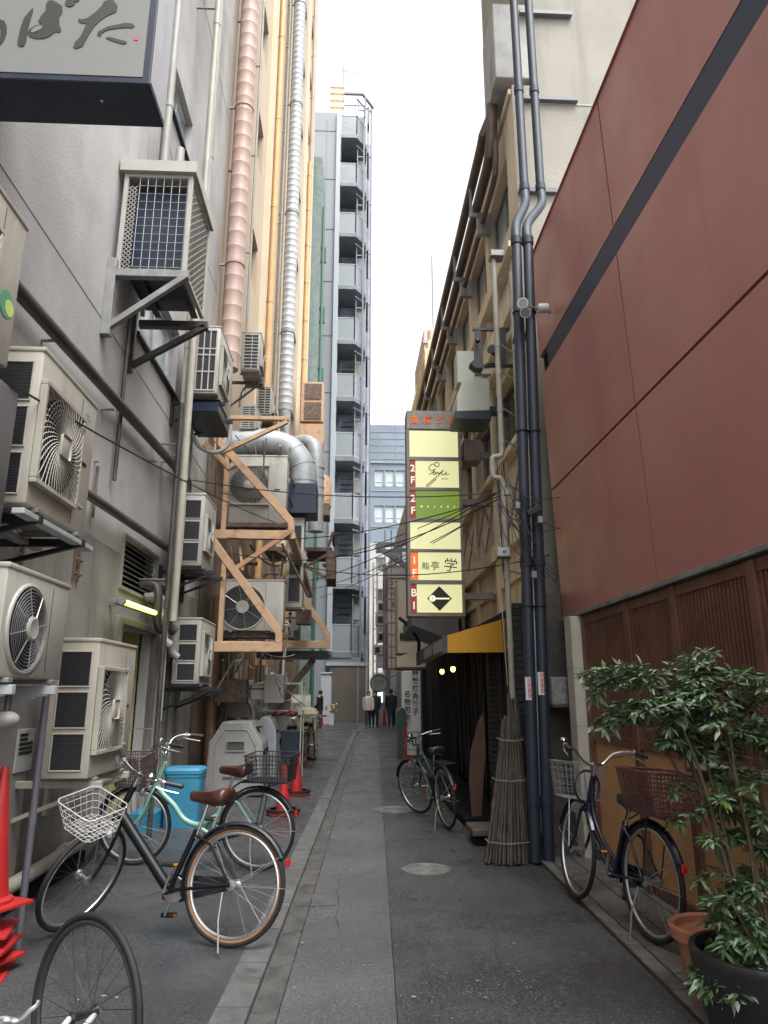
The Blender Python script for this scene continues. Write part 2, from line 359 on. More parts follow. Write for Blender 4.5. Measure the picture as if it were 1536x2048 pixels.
# ================================================================ ground
def sheet(name, pts, z, m, kind='structure'):
    b = MB(); b.quad(*[(p[0], p[1], z) for p in pts]); o = b.build(name, m); return tag(o, kind=kind)
sheet('ground', [(-400, -400), (400, -400), (400, 500), (-400, 500)], -.02, M_asph)
def seam_x(y): return .24 + (y - 3.87) * .034
def gl(y): return -.64 + (y - 3.86) * .0292   # gutter left edge
def strip(name, fa, fb, y0, y1, z, m):
    b = MB(); n = 12
    for i in range(n):
        a = y0 + (y1 - y0) * i / n; c = y0 + (y1 - y0) * (i + 1) / n
        b.quad((fa(a), a, z), (fb(a), a, z), (fb(c), c, z), (fa(c), c, z))
    return tag(b.build(name, m), kind='structure')
GY = 31.
strip('pavement', lambda y: -3.2, lambda y: gl(y), -6, 60, .016, M_asphL)
strip('alley_road', lambda y: gl(y) + .31, lambda y: seam_x(y), -6, 60, 0., M_asph)
strip('alley_road', lambda y: seam_x(y) + .006, lambda y: 9., -6, 60, .003, M_asphR)
b2 = MB(); b = MB()                                          # precast gutter blocks, L section with a real dip
y = -2.
while y < GY:
    L = .6 if y < 14 else 1.2
    a, c = y + .004, y + L - .004
    x0, x1 = gl(a), gl(c)
    j = random.uniform(-.0015, .0015)
    b.prism([(x0, a, -.05), (x0, a, .02 + j), (x0 + .15, a, .018 + j), (x0 + .162, a, .012), (x0 + .165, a, -.03), (x0 + .165, a, -.05)], (x1 - x0, c - a, 0))
    b2.prism([(x0 + .178, a, -.05), (x0 + .178, a, -.012), (x0 + .305, a, .001 + j), (x0 + .305, a, -.05)], (x1 - x0, c - a, 0))
    y += L
tag(b.build('kerb', M_conc), kind='structure'); tag(b2.build('gutter', mat('damp_concrete', (.085, .085, .082), .45, .3, 4, bump=.5, bscale=110, rvar=.2, dirt=(.04, .04, .04), damt=.7, dscale=(6, .8, 1))), kind='structure')
sheet('road_patch', [(gl(5.9) + .31, 5.75), (gl(5.9) + .5, 5.78), (gl(5.9) + .52, 6.05), (gl(5.9) + .31, 6.1)], .0035, mat('patch_concrete', (.09, .09, .088), .6, .2, 6, bump=.4))
# repair patch in the pavement and iron lids
def lid(name, label, c, r, m, z=.0):
    t = thing(name, label, 'manhole cover', (c[0], c[1], z))
    b = MB(); b.lathe([(r, -.02), (r, .006), (r * .93, .008), (r * .93, .004)], (c[0], c[1], z), seg=40); b.build('frame', M_iron, t)
    b = MB(); b.lathe([(r * .9, -.02), (r * .9, .0075)], (c[0], c[1], z), seg=40)
    l_ = b.build('lid', m, t)
    b = MB()
    for k in range(3): b.ring((c[0], c[1], z + .0078), (0, 0, 1), r * (.82 - .24 * k), .0035, 36, 4)
    for k in range(16): a = 2 * PI * k / 16; b.bar((c[0] + math.cos(a) * r * .4, c[1] + math.sin(a) * r * .4, z + .0085), (c[0] + math.cos(a) * r * .78, c[1] + math.sin(a) * r * .78, z + .0085), .009, .004)
    b.build('relief', m, l_)
    return t
lid('manhole_cover', 'round iron manhole cover flush in the coarse asphalt near the tied bamboo', (.69, 6.84), .22, M_iron, .004)
lid('manhole_cover', 'dark wet manhole cover beside the front wheel of the green bicycle', (.62, 10.2), .3, M_iron, .004)
t = thing('drain_grate', 'small dark square drain grate at the far end of the kerb line', 'drain', (.27, 30.3, .02)); b = MB(); b.bx(.17, .39, 30.1, 30.7, -.02, .024); b.build('surround', M_conc, t); b = MB(); b.bx(.21, .35, 30.2, 30.6, .02, .03); b.build('grate', M_black, t)
# tiled strip on the right
XR = 2.33
def sx(y): return 1.66 + (y - 3.8) * .03
b = MB()
b.prism([(sx(.5), .5, -.03), (XR + .3, .5, -.03), (XR + .3, 7.0, -.03), (sx(7.), 7.0, -.03)], (0, 0, .052)); tag(b.build('sidewalk_bed', M_grout), kind='structure')
b = MB(); y = .55
while y < 6.95:
    x = sx(y) + .105; k = 0
    b.box((sx(y) + .05, y + .11, .023), (.085, .207, .02), .003)
    while x < XR + .1:
        b.box((x + .11, y + .11 , .022 + random.uniform(-.0015, .0015)), (.205, .205, .018), .004); x += .22
    y += .22
tag(b.build('sidewalk', M_tile), kind='structure')

# worn marks on the ground: thin tar cracks and trodden gum
random.seed(14)
b = MB()
for (x, y, dx, dy, n_) in ((.9, 4.3, .1, .35, 9), (1.3, 6.2, -.12, .3, 8), (-.05, 5.2, .05, .4, 10), (.55, 9.2, -.06, .5, 9), (-1.5, 6., .12, .25, 7), (.1, 12., .03, .7, 9)):
    P = [Vector((x, y, .0045 if x > gl(y) + .3 else .0175))]
    for k in range(n_): P.append(P[-1] + Vector((dx * random.uniform(-.9, 1.3) * .5, dy * random.uniform(.2, .5), 0)))
    b.tube(P, [random.uniform(.0007, .0018) for _ in P], 4)
tag(b.build('asphalt_cracks', mat('tar', (.015, .015, .016), .6)), kind='structure')
b = MB()
for k in range(60):
    x, y = random.uniform(-1.7, 1.5), random.uniform(3.6, 14); z = .0165 if x < gl(y) else (.005 if x > gl(y) + .32 else None)
    if z: b.lathe([(random.uniform(.007, .016), 0), (.004, .0012)], (x, y, z), seg=9)
tag(b.build('gum_marks', mat('old_gum', (.11, .11, .11), .7, .3, 30)), kind='structure')
# ================================================================ walls with openings
def holed(b, O, U, Nn, u1, z0, z1, holes, depth=.12):
    O = Vector(O); U = Vector(U).normalized(); Nn = Vector(Nn).normalized()
    us = sorted({0., u1, *[h[0] for h in holes], *[h[1] for h in holes]}); zs = sorted({z0, z1, *[h[2] for h in holes], *[h[3] for h in holes]})
    P = lambda u, z, d=0.: O + U * u + Vector((0, 0, z)) - Nn * d
    def inh(u, z): return any(h[0] < u < h[1] and h[2] < z < h[3] for h in holes)
    for i in range(len(us) - 1):
        for j in range(len(zs) - 1):
            if not inh((us[i] + us[i + 1]) / 2, (zs[j] + zs[j + 1]) / 2):
                b.quad(P(us[i], zs[j]), P(us[i + 1], zs[j]), P(us[i + 1], zs[j + 1]), P(us[i], zs[j + 1]))
    for (a, c, e, f) in [h[:4] for h in holes]:
        b.quad(P(a, e), P(a, f), P(a, f, depth), P(a, e, depth)); b.quad(P(c, e), P(c, f), P(c, f, depth), P(c, e, depth))
        b.quad(P(a, e), P(c, e), P(c, e, depth), P(a, e, depth)); b.quad(P(a, f), P(c, f), P(c, f, depth), P(a, f, depth))
def pane_at(parent, O, U, Nn, h, depth, mframe, mpane, name='window', mull=1, fw=.04, sill=True, rail=None):
    O = Vector(O); U = Vector(U).normalized(); Nn = Vector(Nn).normalized(); a, c, e, f = h
    P = lambda u, z, d: O + U * u + Vector((0, 0, z)) - Nn * d
    b = MB(); d = depth * .75; up = (0, 0, 1)
    for p, q in ((P(a + fw / 2, e, d), P(a + fw / 2, f, d)), (P(c - fw / 2, e, d), P(c - fw / 2, f, d))): b.bar(p, q, fw, fw)
    for z in (e + fw / 2, f - fw / 2): b.bar(P(a, z, d), P(c, z, d), fw, fw)
    for k in range(1, mull + 1):
        u = a + (c - a) * k / (mull + 1); b.bar(P(u, e, d + .005), P(u, f, d + .005), fw * .8, fw * .8)
    if rail: b.bar(P(a, e + (f - e) * rail, d), P(c, e + (f - e) * rail, d), fw * .8, fw * .8)
    w_ = b.build(name, mframe, parent)
    b = MB(); b.quad(P(a, e, d + .02), P(c, e, d + .02), P(c, f, d + .02), P(a, f, d + .02)); b.build('pane', mpane, w_)
    return w_
XL = -2.46
# ---------------------------------------------------------------- grey building (left)
GEND = 11.5
gb = thing('grey_building', 'grey rendered building with stained wall along the left side of the alley', 'building', (XL - 4, 4, 0))
def hole(pTL, pBR, X=XL, y0=-3.):   # window rectangle from two photo corners on the wall plane
    a = AX(*pTL, X); c = AX(*pBR, X); return (a.y - y0, c.y - y0, min(a.z, c.z), max(a.z, c.z))
O_, U_, N_ = Vector((XL, -3, 0)), Vector((0, 1, 0)), Vector((1, 0, 0))
hA = (7.86 + 3, 9.02 + 3, 9.02, 9.78)
p = AX(272, 671, XL); q = AX(350, 789, XL); hB = (p.y + 3, q.y + 3, (p.z + q.z) / 2, (p.z + q.z) / 2 + .95)
p = AX(238, 1170, XL); q = AX(312, 1124, XL); hV = (p.y + 3, q.y + 3, p.z, p.z + .53)
p = AX(230, 1300, XL); q = AX(303, 1300, XL); hD = (p.y + 3 - .02, q.y + 3 - .05, 0., 2.22)
b = MB(); holed(b, O_, U_, N_, GEND + 3, -.02, 24., [hA, hB, hV, hD], .14)
b.quad((XL, GEND, -.02), (XL - 8, GEND, -.02), (XL - 8, GEND, 24), (XL, GEND, 24)); b.quad((XL, -3, -.02), (XL - 8, -3, -.02), (XL - 8, -3, 24), (XL, -3, 24))
b.quad((XL, -3, 24), (XL, GEND, 24), (XL - 8, GEND, 24), (XL - 8, -3, 24))
b.build('wall', M_gwall, gb, norm=False)
b = MB()   # grimy lower render: thin applied skin, a real 4 mm coat
holed(b, (XL + .006, -3, 0), U_, N_, GEND + 3, -.02, 2.95, [hV, hD] if hV[3] < 2.95 else [hD, (hV[0], hV[1], hV[2], 2.95)], .01)
b.quad((XL + .006, -3, 2.95), (XL + .006, GEND, 2.95), (XL, GEND, 2.95), (XL, -3, 2.95)); b.build('lower_render', M_gwallb, gb, norm=False)
b = MB()                                          # expansion joints as thin dark grooves covered with sealant beads
for z in (5.05, 8.45, 12.2): b.bar((XL + .001, -3, z), (XL + .001, GEND, z), .006, .008)
b.build('joint_seal', M_gwallb, gb)
pane_at(gb, O_, U_, N_, hA, .14, M_alu, M_pane, mull=1); pane_at(gb, O_, U_, N_, hB, .14, M_alu, M_pane, mull=1)
for h in (hA, hB):
    b = MB(); b.bx(XL, XL + .05, h[0] - 3.04, h[1] - 2.96, h[2] - .05, h[2] - .005, .005); b.build('sill', M_black, gb)
a, c, e, f = hV; b = MB(); n = 9
b.quad((XL - .13, a - 3, e), (XL - .13, c - 3, e), (XL - .13, c - 3, f), (XL - .13, a - 3, f)); b.build('vent_back', M_dark, gb)
b = MB()
for k in range(n):
    z = e + (f - e) * (k + .5) / n; b.box((XL - .05, (a + c) / 2 - 3, z), (.075, c - a, .006), rot=Matrix.Rotation(R(38), 3, 'Y'))
fr = b.build('louvre', M_galvd, gb)
b = MB()
for yy in (a - 3.02, c - 2.98): b.bx(XL, XL + .03, yy - .02, yy + .02, e - .04, f + .04, .004)
for z in (e - .02, f + .02): b.bx(XL, XL + .028, a - 3, c - 3, z - .02, z + .02, .004)
b.build('louvre_frame', M_gwallb, gb)
a, c, e, f = hD
b = MB(); b.bx(XL - .75, XL - .7, a - 3 - .2, c - 3 + .2, 0, 2.3); dr = b.build('door', mat('yellow_lit_door', (.4, .36, .16), .5, .1), gb)  # yellow light inside the doorway is put into the door colour
b = MB(); b.tube([(XL - .68, c - 3.12, 1.), (XL - .62, c - 3.12, 1.), (XL - .62, c - 3.24, 1.)], .012); b.build('handle', M_alu, dr)
b = MB()
b.quad((XL - .12, a - 3, 0), (XL - .72, a - 3, 0), (XL - .72, a - 3, 2.24), (XL - .12, a - 3, 2.24)); b.quad((XL - .12, c - 3, 0), (XL - .72, c - 3, 0), (XL - .72, c - 3, 2.24), (XL - .12, c - 3, 2.24))
b.quad((XL - .12, a - 3, 2.23), (XL - .12, c - 3, 2.23), (XL - .72, c - 3, 2.23), (XL - .72, a - 3, 2.23)); b.build('door_reveal', mat('yellow_lit_reveal', (.42, .38, .2), .7, .15), gb)  # reveal colour also carries the yellow light of the doorway
b = MB()
b.bx(XL, XL + .07, c - 3, c - 2.93, 0, 2.3, .006); b.bx(XL, XL + .07, a - 3.07, a - 3, 0, 2.3, .006); b.bx(XL, XL + .068, a - 3, c - 3, 2.22, 2.3, .006); b.build('door_frame', M_gwallb, gb)
# ribbed metal door / panels further along the same wall
b = MB(); y0 = c - 3 + .22
for k in range(7): b.bx(XL + .006, XL + .06, y0 + k * .17, y0 + k * .17 + .12, .05, 2.5, .012)
b.build('ribbed_panel', mat('ribbed_grey', (.26, .245, .21), .5, .15, 3, dirt=(.1, .09, .07), damt=.5, dscale=(4, 4, .5)), gb)
b = MB(); b.bx(XL, XL + .05, 4.98, 5.75, .1, 1.48, .01)
b.build('steel_plate', mat('grey_plate', (.22, .21, .19), .45, .1, 2, dirt=(.1, .09, .08), damt=.4, dscale=(2, 2, .6)), gb)
b = MB(); b.bx(XL, XL + .09, 3.2, 7.1, .0, .14, .01); b.build('dark_gap_strip', M_dark, gb)  # dark gap below the base pipe, put in as a near-black strip
for (yy, zz) in ((5.25, 2.62), (6.35, 2.66)):        # rusty leftover anchor plates
    p = MB()
    for dy in (-.045, .045):
        p.bx(XL + .006, XL + .03, yy + dy - .014, yy + dy + .014, zz - .19, zz + .19, .003)
        for dz in (-.13, .0, .13): p.cyl((XL + .02, yy + dy, zz + dz), (XL + .055, yy + dy, zz + dz), .013, seg=6)
    p.bx(XL + .006, XL + .02, yy - .04, yy + .04, zz - .05, zz + .05)
    p.build('anchor_plate', M_rust, gb)
# ---------------------------------------------------------------- ochre building (left, tall)
ob = thing('ochre_building', 'tall ochre plastered building with rows of recessed windows beyond the grey wall', 'building', (-6, 22, 0))
OA, OB = Vector((XL, GEND + .01, 0)), Vector((-2.4, 34, 0)); UO = (OB - OA).normalized(); NO = Vector((UO.y, -UO.x, 0)); LO = (OB - OA).length
def on_o(u, z, d=0.): return OA + UO * u + Vector((0, 0, z)) + NO * d
holes = []
for (u, wd) in ((3.2, 1.1), (6.3, 1.3), (10.2, 1.5), (14., 1.6), (18., 1.7)):
    for z in (7.6, 11., 14.4, 17.8, 21.2, 24.6, 28., 31.4, 34.8): holes.append((u, u + wd, z, z + 1.35))
b = MB(); holed(b, OA, UO, NO, LO, -.02, 40, holes, .22)
b.quad(on_o(LO, -.02), on_o(LO, -.02, -8), on_o(LO, 40, -8), on_o(LO, 40)); b.quad(on_o(0, 40), on_o(LO, 40), on_o(LO, 40, -8), on_o(0, 40, -8))
b.quad(on_o(0, 20), on_o(0, 20, -8), on_o(0, 40, -8), on_o(0, 40)); b.build('wall', M_orange, ob, norm=False)
for h in holes: pane_at(ob, OA, UO, NO, h, .22, M_black, M_paned, mull=1, rail=.45)
b = MB()
for u in (5.1, 8.6, 12.7, 16.7, 20.7): b.bar(on_o(u, 6.2, .06), on_o(u, 40, .06), .32, .14, up=NO)
b.build('pilaster', mat('ochre_light', (.58, .49, .36), .8, .05, .8, dirt=(.6, .42, .25), damt=.3, dscale=(2, 2, .2)), ob)
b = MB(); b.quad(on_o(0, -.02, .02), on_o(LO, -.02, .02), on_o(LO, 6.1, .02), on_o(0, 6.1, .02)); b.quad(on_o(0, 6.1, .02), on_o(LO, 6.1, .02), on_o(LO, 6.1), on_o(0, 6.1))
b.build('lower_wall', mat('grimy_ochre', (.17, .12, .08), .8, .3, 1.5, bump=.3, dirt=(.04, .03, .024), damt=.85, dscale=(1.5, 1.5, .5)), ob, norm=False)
for (u, z0, z1, wd) in ((6.3, 0, 2.3, 1.), (10.5, 0, 2.3, 1.6), (15.2, .0, 2.4, 1.1)):
    b = MB(); b.bar(on_o(u, (z0 + z1) / 2, .04), on_o(u + wd, (z0 + z1) / 2, .04), .03, z1 - z0); b.build('service_door', M_paned, ob)
# ---------------------------------------------------------------- green netted building
g = thing('green_building', 'narrow green mesh clad building squeezed between ochre building and grey tower', 'building', (-3, 36, 0))
b = MB(); b.bx(-7, -1.9, 34.3, 38.5, 0, 31.2); b.build('wall', M_green, g)
for zz in (6.9, 17.3, 20.9, 24.6):
    b = MB(); b.bx(-1.9, -1.6, 34.6, 34.75, zz, zz + .12); b.bx(-1.72, -1.6, 34.6, 34.75, zz + .12, zz + .8); b.bx(-1.9, -1.6, 34.6, 34.75, zz + .8, zz + .92); b.build('bracket', M_green2, g)
b = MB(); b.prism([(-1.5, 34.4, 3.7), (-.95, 34.2, 3.3), (-.95, 34.2, 3.2), (-1.5, 34.4, 3.2)], (0, 2.5, 0)); b.build('canopy', M_green2, g)
b = MB(); b.tube([(-1.78, 34.5, .2), (-1.78, 34.5, 28)], .08, 10); b.build('drain_pipe', mat('green_pipe', (.05, .12, .09), .5, .1), g)
# ---------------------------------------------------------------- stair tower
TY = 42.; t = thing('stair_tower', 'tall grey office tower with open stair landings and frosted balcony panels', 'building', (-2, TY, 0))
b = MB(); b.bx(-7, -1.42, TY, TY + 9, 0, 41.6); b.build('wall', M_tw, t)
b = MB()
for k in range(10): b.bx(-3.2, -1.43, TY - .03, TY - .002, 4.2 + k * 3.98, 4.24 + k * 3.98)
b.bx(-2.1, -2.07, TY - .03, TY - .002, 4., 41); b.build('panel_joint', M_twd, t)
b = MB(); b.bx(-1.41, -1.1, TY - .25, TY + .15, 3.9, 41.5, .02); b.build('column', M_twl, t)
b = MB(); b.bx(-1.42, 1.1, TY + 2.2, TY + 9, 0, 41.); b.build('core', M_twdark, t)
FZ = [3.95 + 3.98 * k for k in range(10)]
def chamfer(o=0.): return [(-1.08, TY - .1 - o), (.02 + o * .4, TY - .1 - o), (.66 + o, TY + .9 - o * .4), (.66 + o, TY + 3.)]
for i, z in enumerate(FZ):
    b = MB(); c = chamfer(.08); b.prism([(x, y, z - .38) for x, y in c] + [(-1.08, TY + 3, z - .38)], (0, 0, .3)); b.build('landing_slab', M_twd, t)
    c = chamfer()
    b = MB()
    for (p, q) in zip(c[:2], c[1:3]):
        a_, b_ = Vector((*p, z + .72)), Vector((*q, z + .72)); b.bar(a_.lerp(b_, .03), a_.lerp(b_, .97), .04, 1.5)
    fp = b.build('balcony_panel', M_frost, t)
    b = MB()
    for (p, q) in zip(c[:2], c[1:3]):
        for f_ in (.0, 1.): u_ = Vector((*p, 0)).lerp(Vector((*q, 0)), f_); b.bar(u_ + Vector((0, -.03, z - .06)), u_ + Vector((0, -.03, z + 1.56)), .05)
        b.bar((*p, z + 1.5), (*q, z + 1.5), .08, .06); b.bar((*p, z - .04), (*q, z - .04), .08, .06)
    b.build('panel_frame', M_twl, fp)
    b = MB()                                             # stair flight behind the landing
    for s in range(9): b.bx(-.95 + s * .02, -.0, TY + .9 + s * .16, TY + 1.1 + s * .16, z + .2 + s * .36, z + .26 + s * .36)
    b.bar((-.97, TY + .9, z), (-.97, TY + 2.1, z + 3.4), .06, .3); b.bar((.03, TY + .9, z), (.03, TY + 2.1, z + 3.4), .06, .3)
    b.build('stair_flight', M_twd, t)
    b = MB(); b.bx(.12, .55, TY + 1.2, TY + 1.7, z + 1.9, z + 2.9 - .2 * (i % 2), .02); b.build('service_box', M_ac2 if i % 3 else M_twl, t)
    b = MB(); b.bx(.15, .6, TY + .5, TY + .56, z + 2.6, z + 2.66); b.bar((.0, TY + .2, z + 3.3), (.62, TY + 1., z + 3.3), .08); b.bar((.1, TY + .5, z + 1.5), (.1, TY + .5, z + 3.5), .05); b.build('bracket', M_galvd, t)
b = MB()
for (x, y) in ((.78, TY + .75), (1.02, TY + 1.3)): b.bx(x, x + .1, y, y + .1, 0, 43.4 if x > 1. else 41.5)
b.bx(.5, .6, TY + .35, TY + .45, 0, 42.5)
for z in FZ: b.bar((.62, TY + .95, z + 3.3), (1.06, TY + 1.35, z + 3.3), .07); b.bar((.85, TY + .8, z + 1.), (.85, TY + .8, z + 3.2), .16, .1)
b.build('steel_post', M_twd, t)
b = MB(); b.bar((-.9, TY, 43.3), (.4, TY, 43.3), .14); b.bar((.4, TY, 43.3), (1.2, TY + 1.2, 43.3), .14); b.bar((.6, TY + .2, 41.5), (.6, TY + .2, 43.3), .1)
b.bar((-.9, TY, 42.3), (.6, TY, 42.3), .05); b.bar((-.1, TY, 41.6), (-.1, TY, 42.4), .05); b.build('roof_frame', M_twd, t)
b = MB()
for x in (-1.95, -1.6, -1.25, -.95): b.bx(x, x + .05, TY + .1, TY + .15, 41.6, 44.)
for z in (42.2, 42.8, 43.4, 43.95): b.bx(-1.95, -.9, TY + .1, TY + .14, z, z + .05)
b.bx(-1.95, -.9, TY + .16, TY + .2, 41.6, 44)
b.build('roof_lattice', M_cream, t)
b = MB()
for k in range(24): b.bx(-1.15 + k * .08, -1.15 + k * .08 + .065, TY - .22, TY - .15, .05, 3.05)
b.bx(-1.18, .9, TY - .2, TY + 2.5, .0, 3.08); b.build('shutter', M_shut, t)
b = MB(); b.bx(.88, 1.0, TY - .25, TY + .3, 0, 4., .01); b.bx(-1.4, 1.1, TY - .28, TY, 3.1, 3.3); b.bx(.42, .46, TY - .25, TY - .1, 0, 3.1); b.build('steel_frame', M_twl, t)
b = MB(); b.bx(-1.4, .6, TY - .12, TY + .8, 3.3, 3.6); b.build('fascia', M_twd, t)
b = MB(); b.tube([(-1., TY + .3, 44.3), (-1., TY + .3, 46.2)], .03, 5); b.tube([(-1.3, TY + .3, 45.7), (.2, TY + .3, 45.3)], .02, 5); b.build('aerial', M_galvd, t)
# low pale hoarding in front of the tower
t = thing('hoarding_post', 'pale grey site hoarding standing at the corner before the brown shutter', 'hoarding', (-1.3, 40, 0))
b = MB(); b.bx(-1.55, -1.0, 38.6, 40.8, 0, 2.55, .01); b.build('panel', M_paleg, t); b = MB(); b.bx(-1.58, -.95, 38.55, 40.85, 2.55, 2.64, .01); b.build('cap', M_white, t)
# ---------------------------------------------------------------- far backdrop buildings
t = thing('blue_office_building', 'blue tiled office block with white windows far behind the tower', 'building', (6, 80, 0))
b = MB(); hs_ = []
for k in range(5):
    for x in range(7): hs_.append((.7 + x * 1.25, 1.75 + x * 1.25, 25.2 - k * 4.35, 27.2 - k * 4.35))
holed(b, (1.9, 80, 0), (1, 0, 0), (0, -1, 0), 9.5, 0, 32.9, hs_, .3); b.quad((1.9, 80, 0), (1.9, 92, 0), (1.9, 92, 32.9), (1.9, 80, 32.9)); b.quad((1.9, 80, 32.9), (11.4, 80, 32.9), (11.4, 92, 32.9), (1.9, 92, 32.9)); b.quad((11.4, 80, 0), (11.4, 92, 0), (11.4, 92, 32.9), (11.4, 80, 32.9)); b.build('wall', M_bglass, t, norm=False)
b = MB()
for z in (29.4 + .85 * k for k in range(-1, 4)): b.bx(1.88, 11.4, 79.95, 79.99, z, z + .05)
for x in range(5): b.bx(3.1 + x * 2, 3.16 + x * 2, 79.94, 79.985, 28.2, 32.9)
b.bx(1.85, 11.4, 79.8, 79.98, 28., 28.25)
for k in range(5): b.bx(1.88, 11.4, 79.93, 79.98, 24.6 - k * 4.35, 24.75 - k * 4.35)
b.build('tile_joint', M_tw, t)
for h in hs_: pane_at(t, (1.9, 80, 0), (1, 0, 0), (0, -1, 0), h, .3, M_white, M_pane, mull=0, fw=.12, rail=.3)
b = MB()
for x in (2.6, 3.4, 4.6, 5.2, 6.1): b.bx(x, x + .12, 81, 81.1, 32.9, 36.4 if x < 4 else 35.4)
for z in (33.4, 34., 34.7, 35.3): b.bx(2.4, 6.8, 81, 81.08, z, z + .08)
b.bx(3.2, 3.3, 81, 81.1, 33, 37.5); b.bx(5.6, 5.7, 81, 81.1, 33, 38.2); b.bx(6.0, 6.1, 81, 81.1, 33, 38.2)
for z in range(10): b.bar((5.6, 81, 33 + z * .5), (6.1, 81, 33.5 + z * .5), .05)
b.build('roof_mast', mat('pale_steel', (.55, .56, .58), .5, .05), t)
t = thing('far_street_building', 'pale mixed frontage with small windows closing the end of the alley', 'building', (4, 62, 0))
b = MB(); hs_ = [(x * 1.3 + .5, x * 1.3 + 1.3, z, z + 1.3) for x in range(8) for z in (3.6, 6.4, 9.2, 12.)]
holed(b, (1.6, 62, 0), (1, 0, 0), (0, -1, 0), 11, 0, 14.6, hs_, .2); b.quad((1.6, 62, 0), (1.6, 70, 0), (1.6, 70, 14.6), (1.6, 62, 14.6)); b.quad((1.6, 62, 14.6), (12.6, 62, 14.6), (12.6, 70, 14.6), (1.6, 70, 14.6)); b.build('wall', M_far, t, norm=False)
for h in hs_: pane_at(t, (1.6, 62, 0), (1, 0, 0), (0, -1, 0), h, .2, M_white, M_paned, mull=0, fw=.08)
b = MB(); b.bx(2.2, 5.4, 61.5, 61.95, .2, 2.7); b.build('shop_window', mat('bright_shop', (.6, .75, .72), .3, .1, emit=(.55, .75, .7), estr=.55), t)
b = MB(); b.bx(2., 5.6, 61.0, 61.98, 2.8, 3.3); b.build('shop_canopy', M_twd, t)
t = thing('pale_drain_mast', 'slender pale framed drain rising at the end of the alley beside the tower', 'pipe', (1.35, 41, 0))
b = MB(); b.tube([(1.28, 41, 0), (1.28, 41, 9.)], .045, 8); b.tube([(1.5, 41, 0), (1.5, 41, 9.)], .045, 8)
for k in range(10): b.bx(1.28, 1.5, 40.97, 41.03, .6 + k * .9, .66 + k * .9)
b.build('twin_pipe', M_pvcl, t)
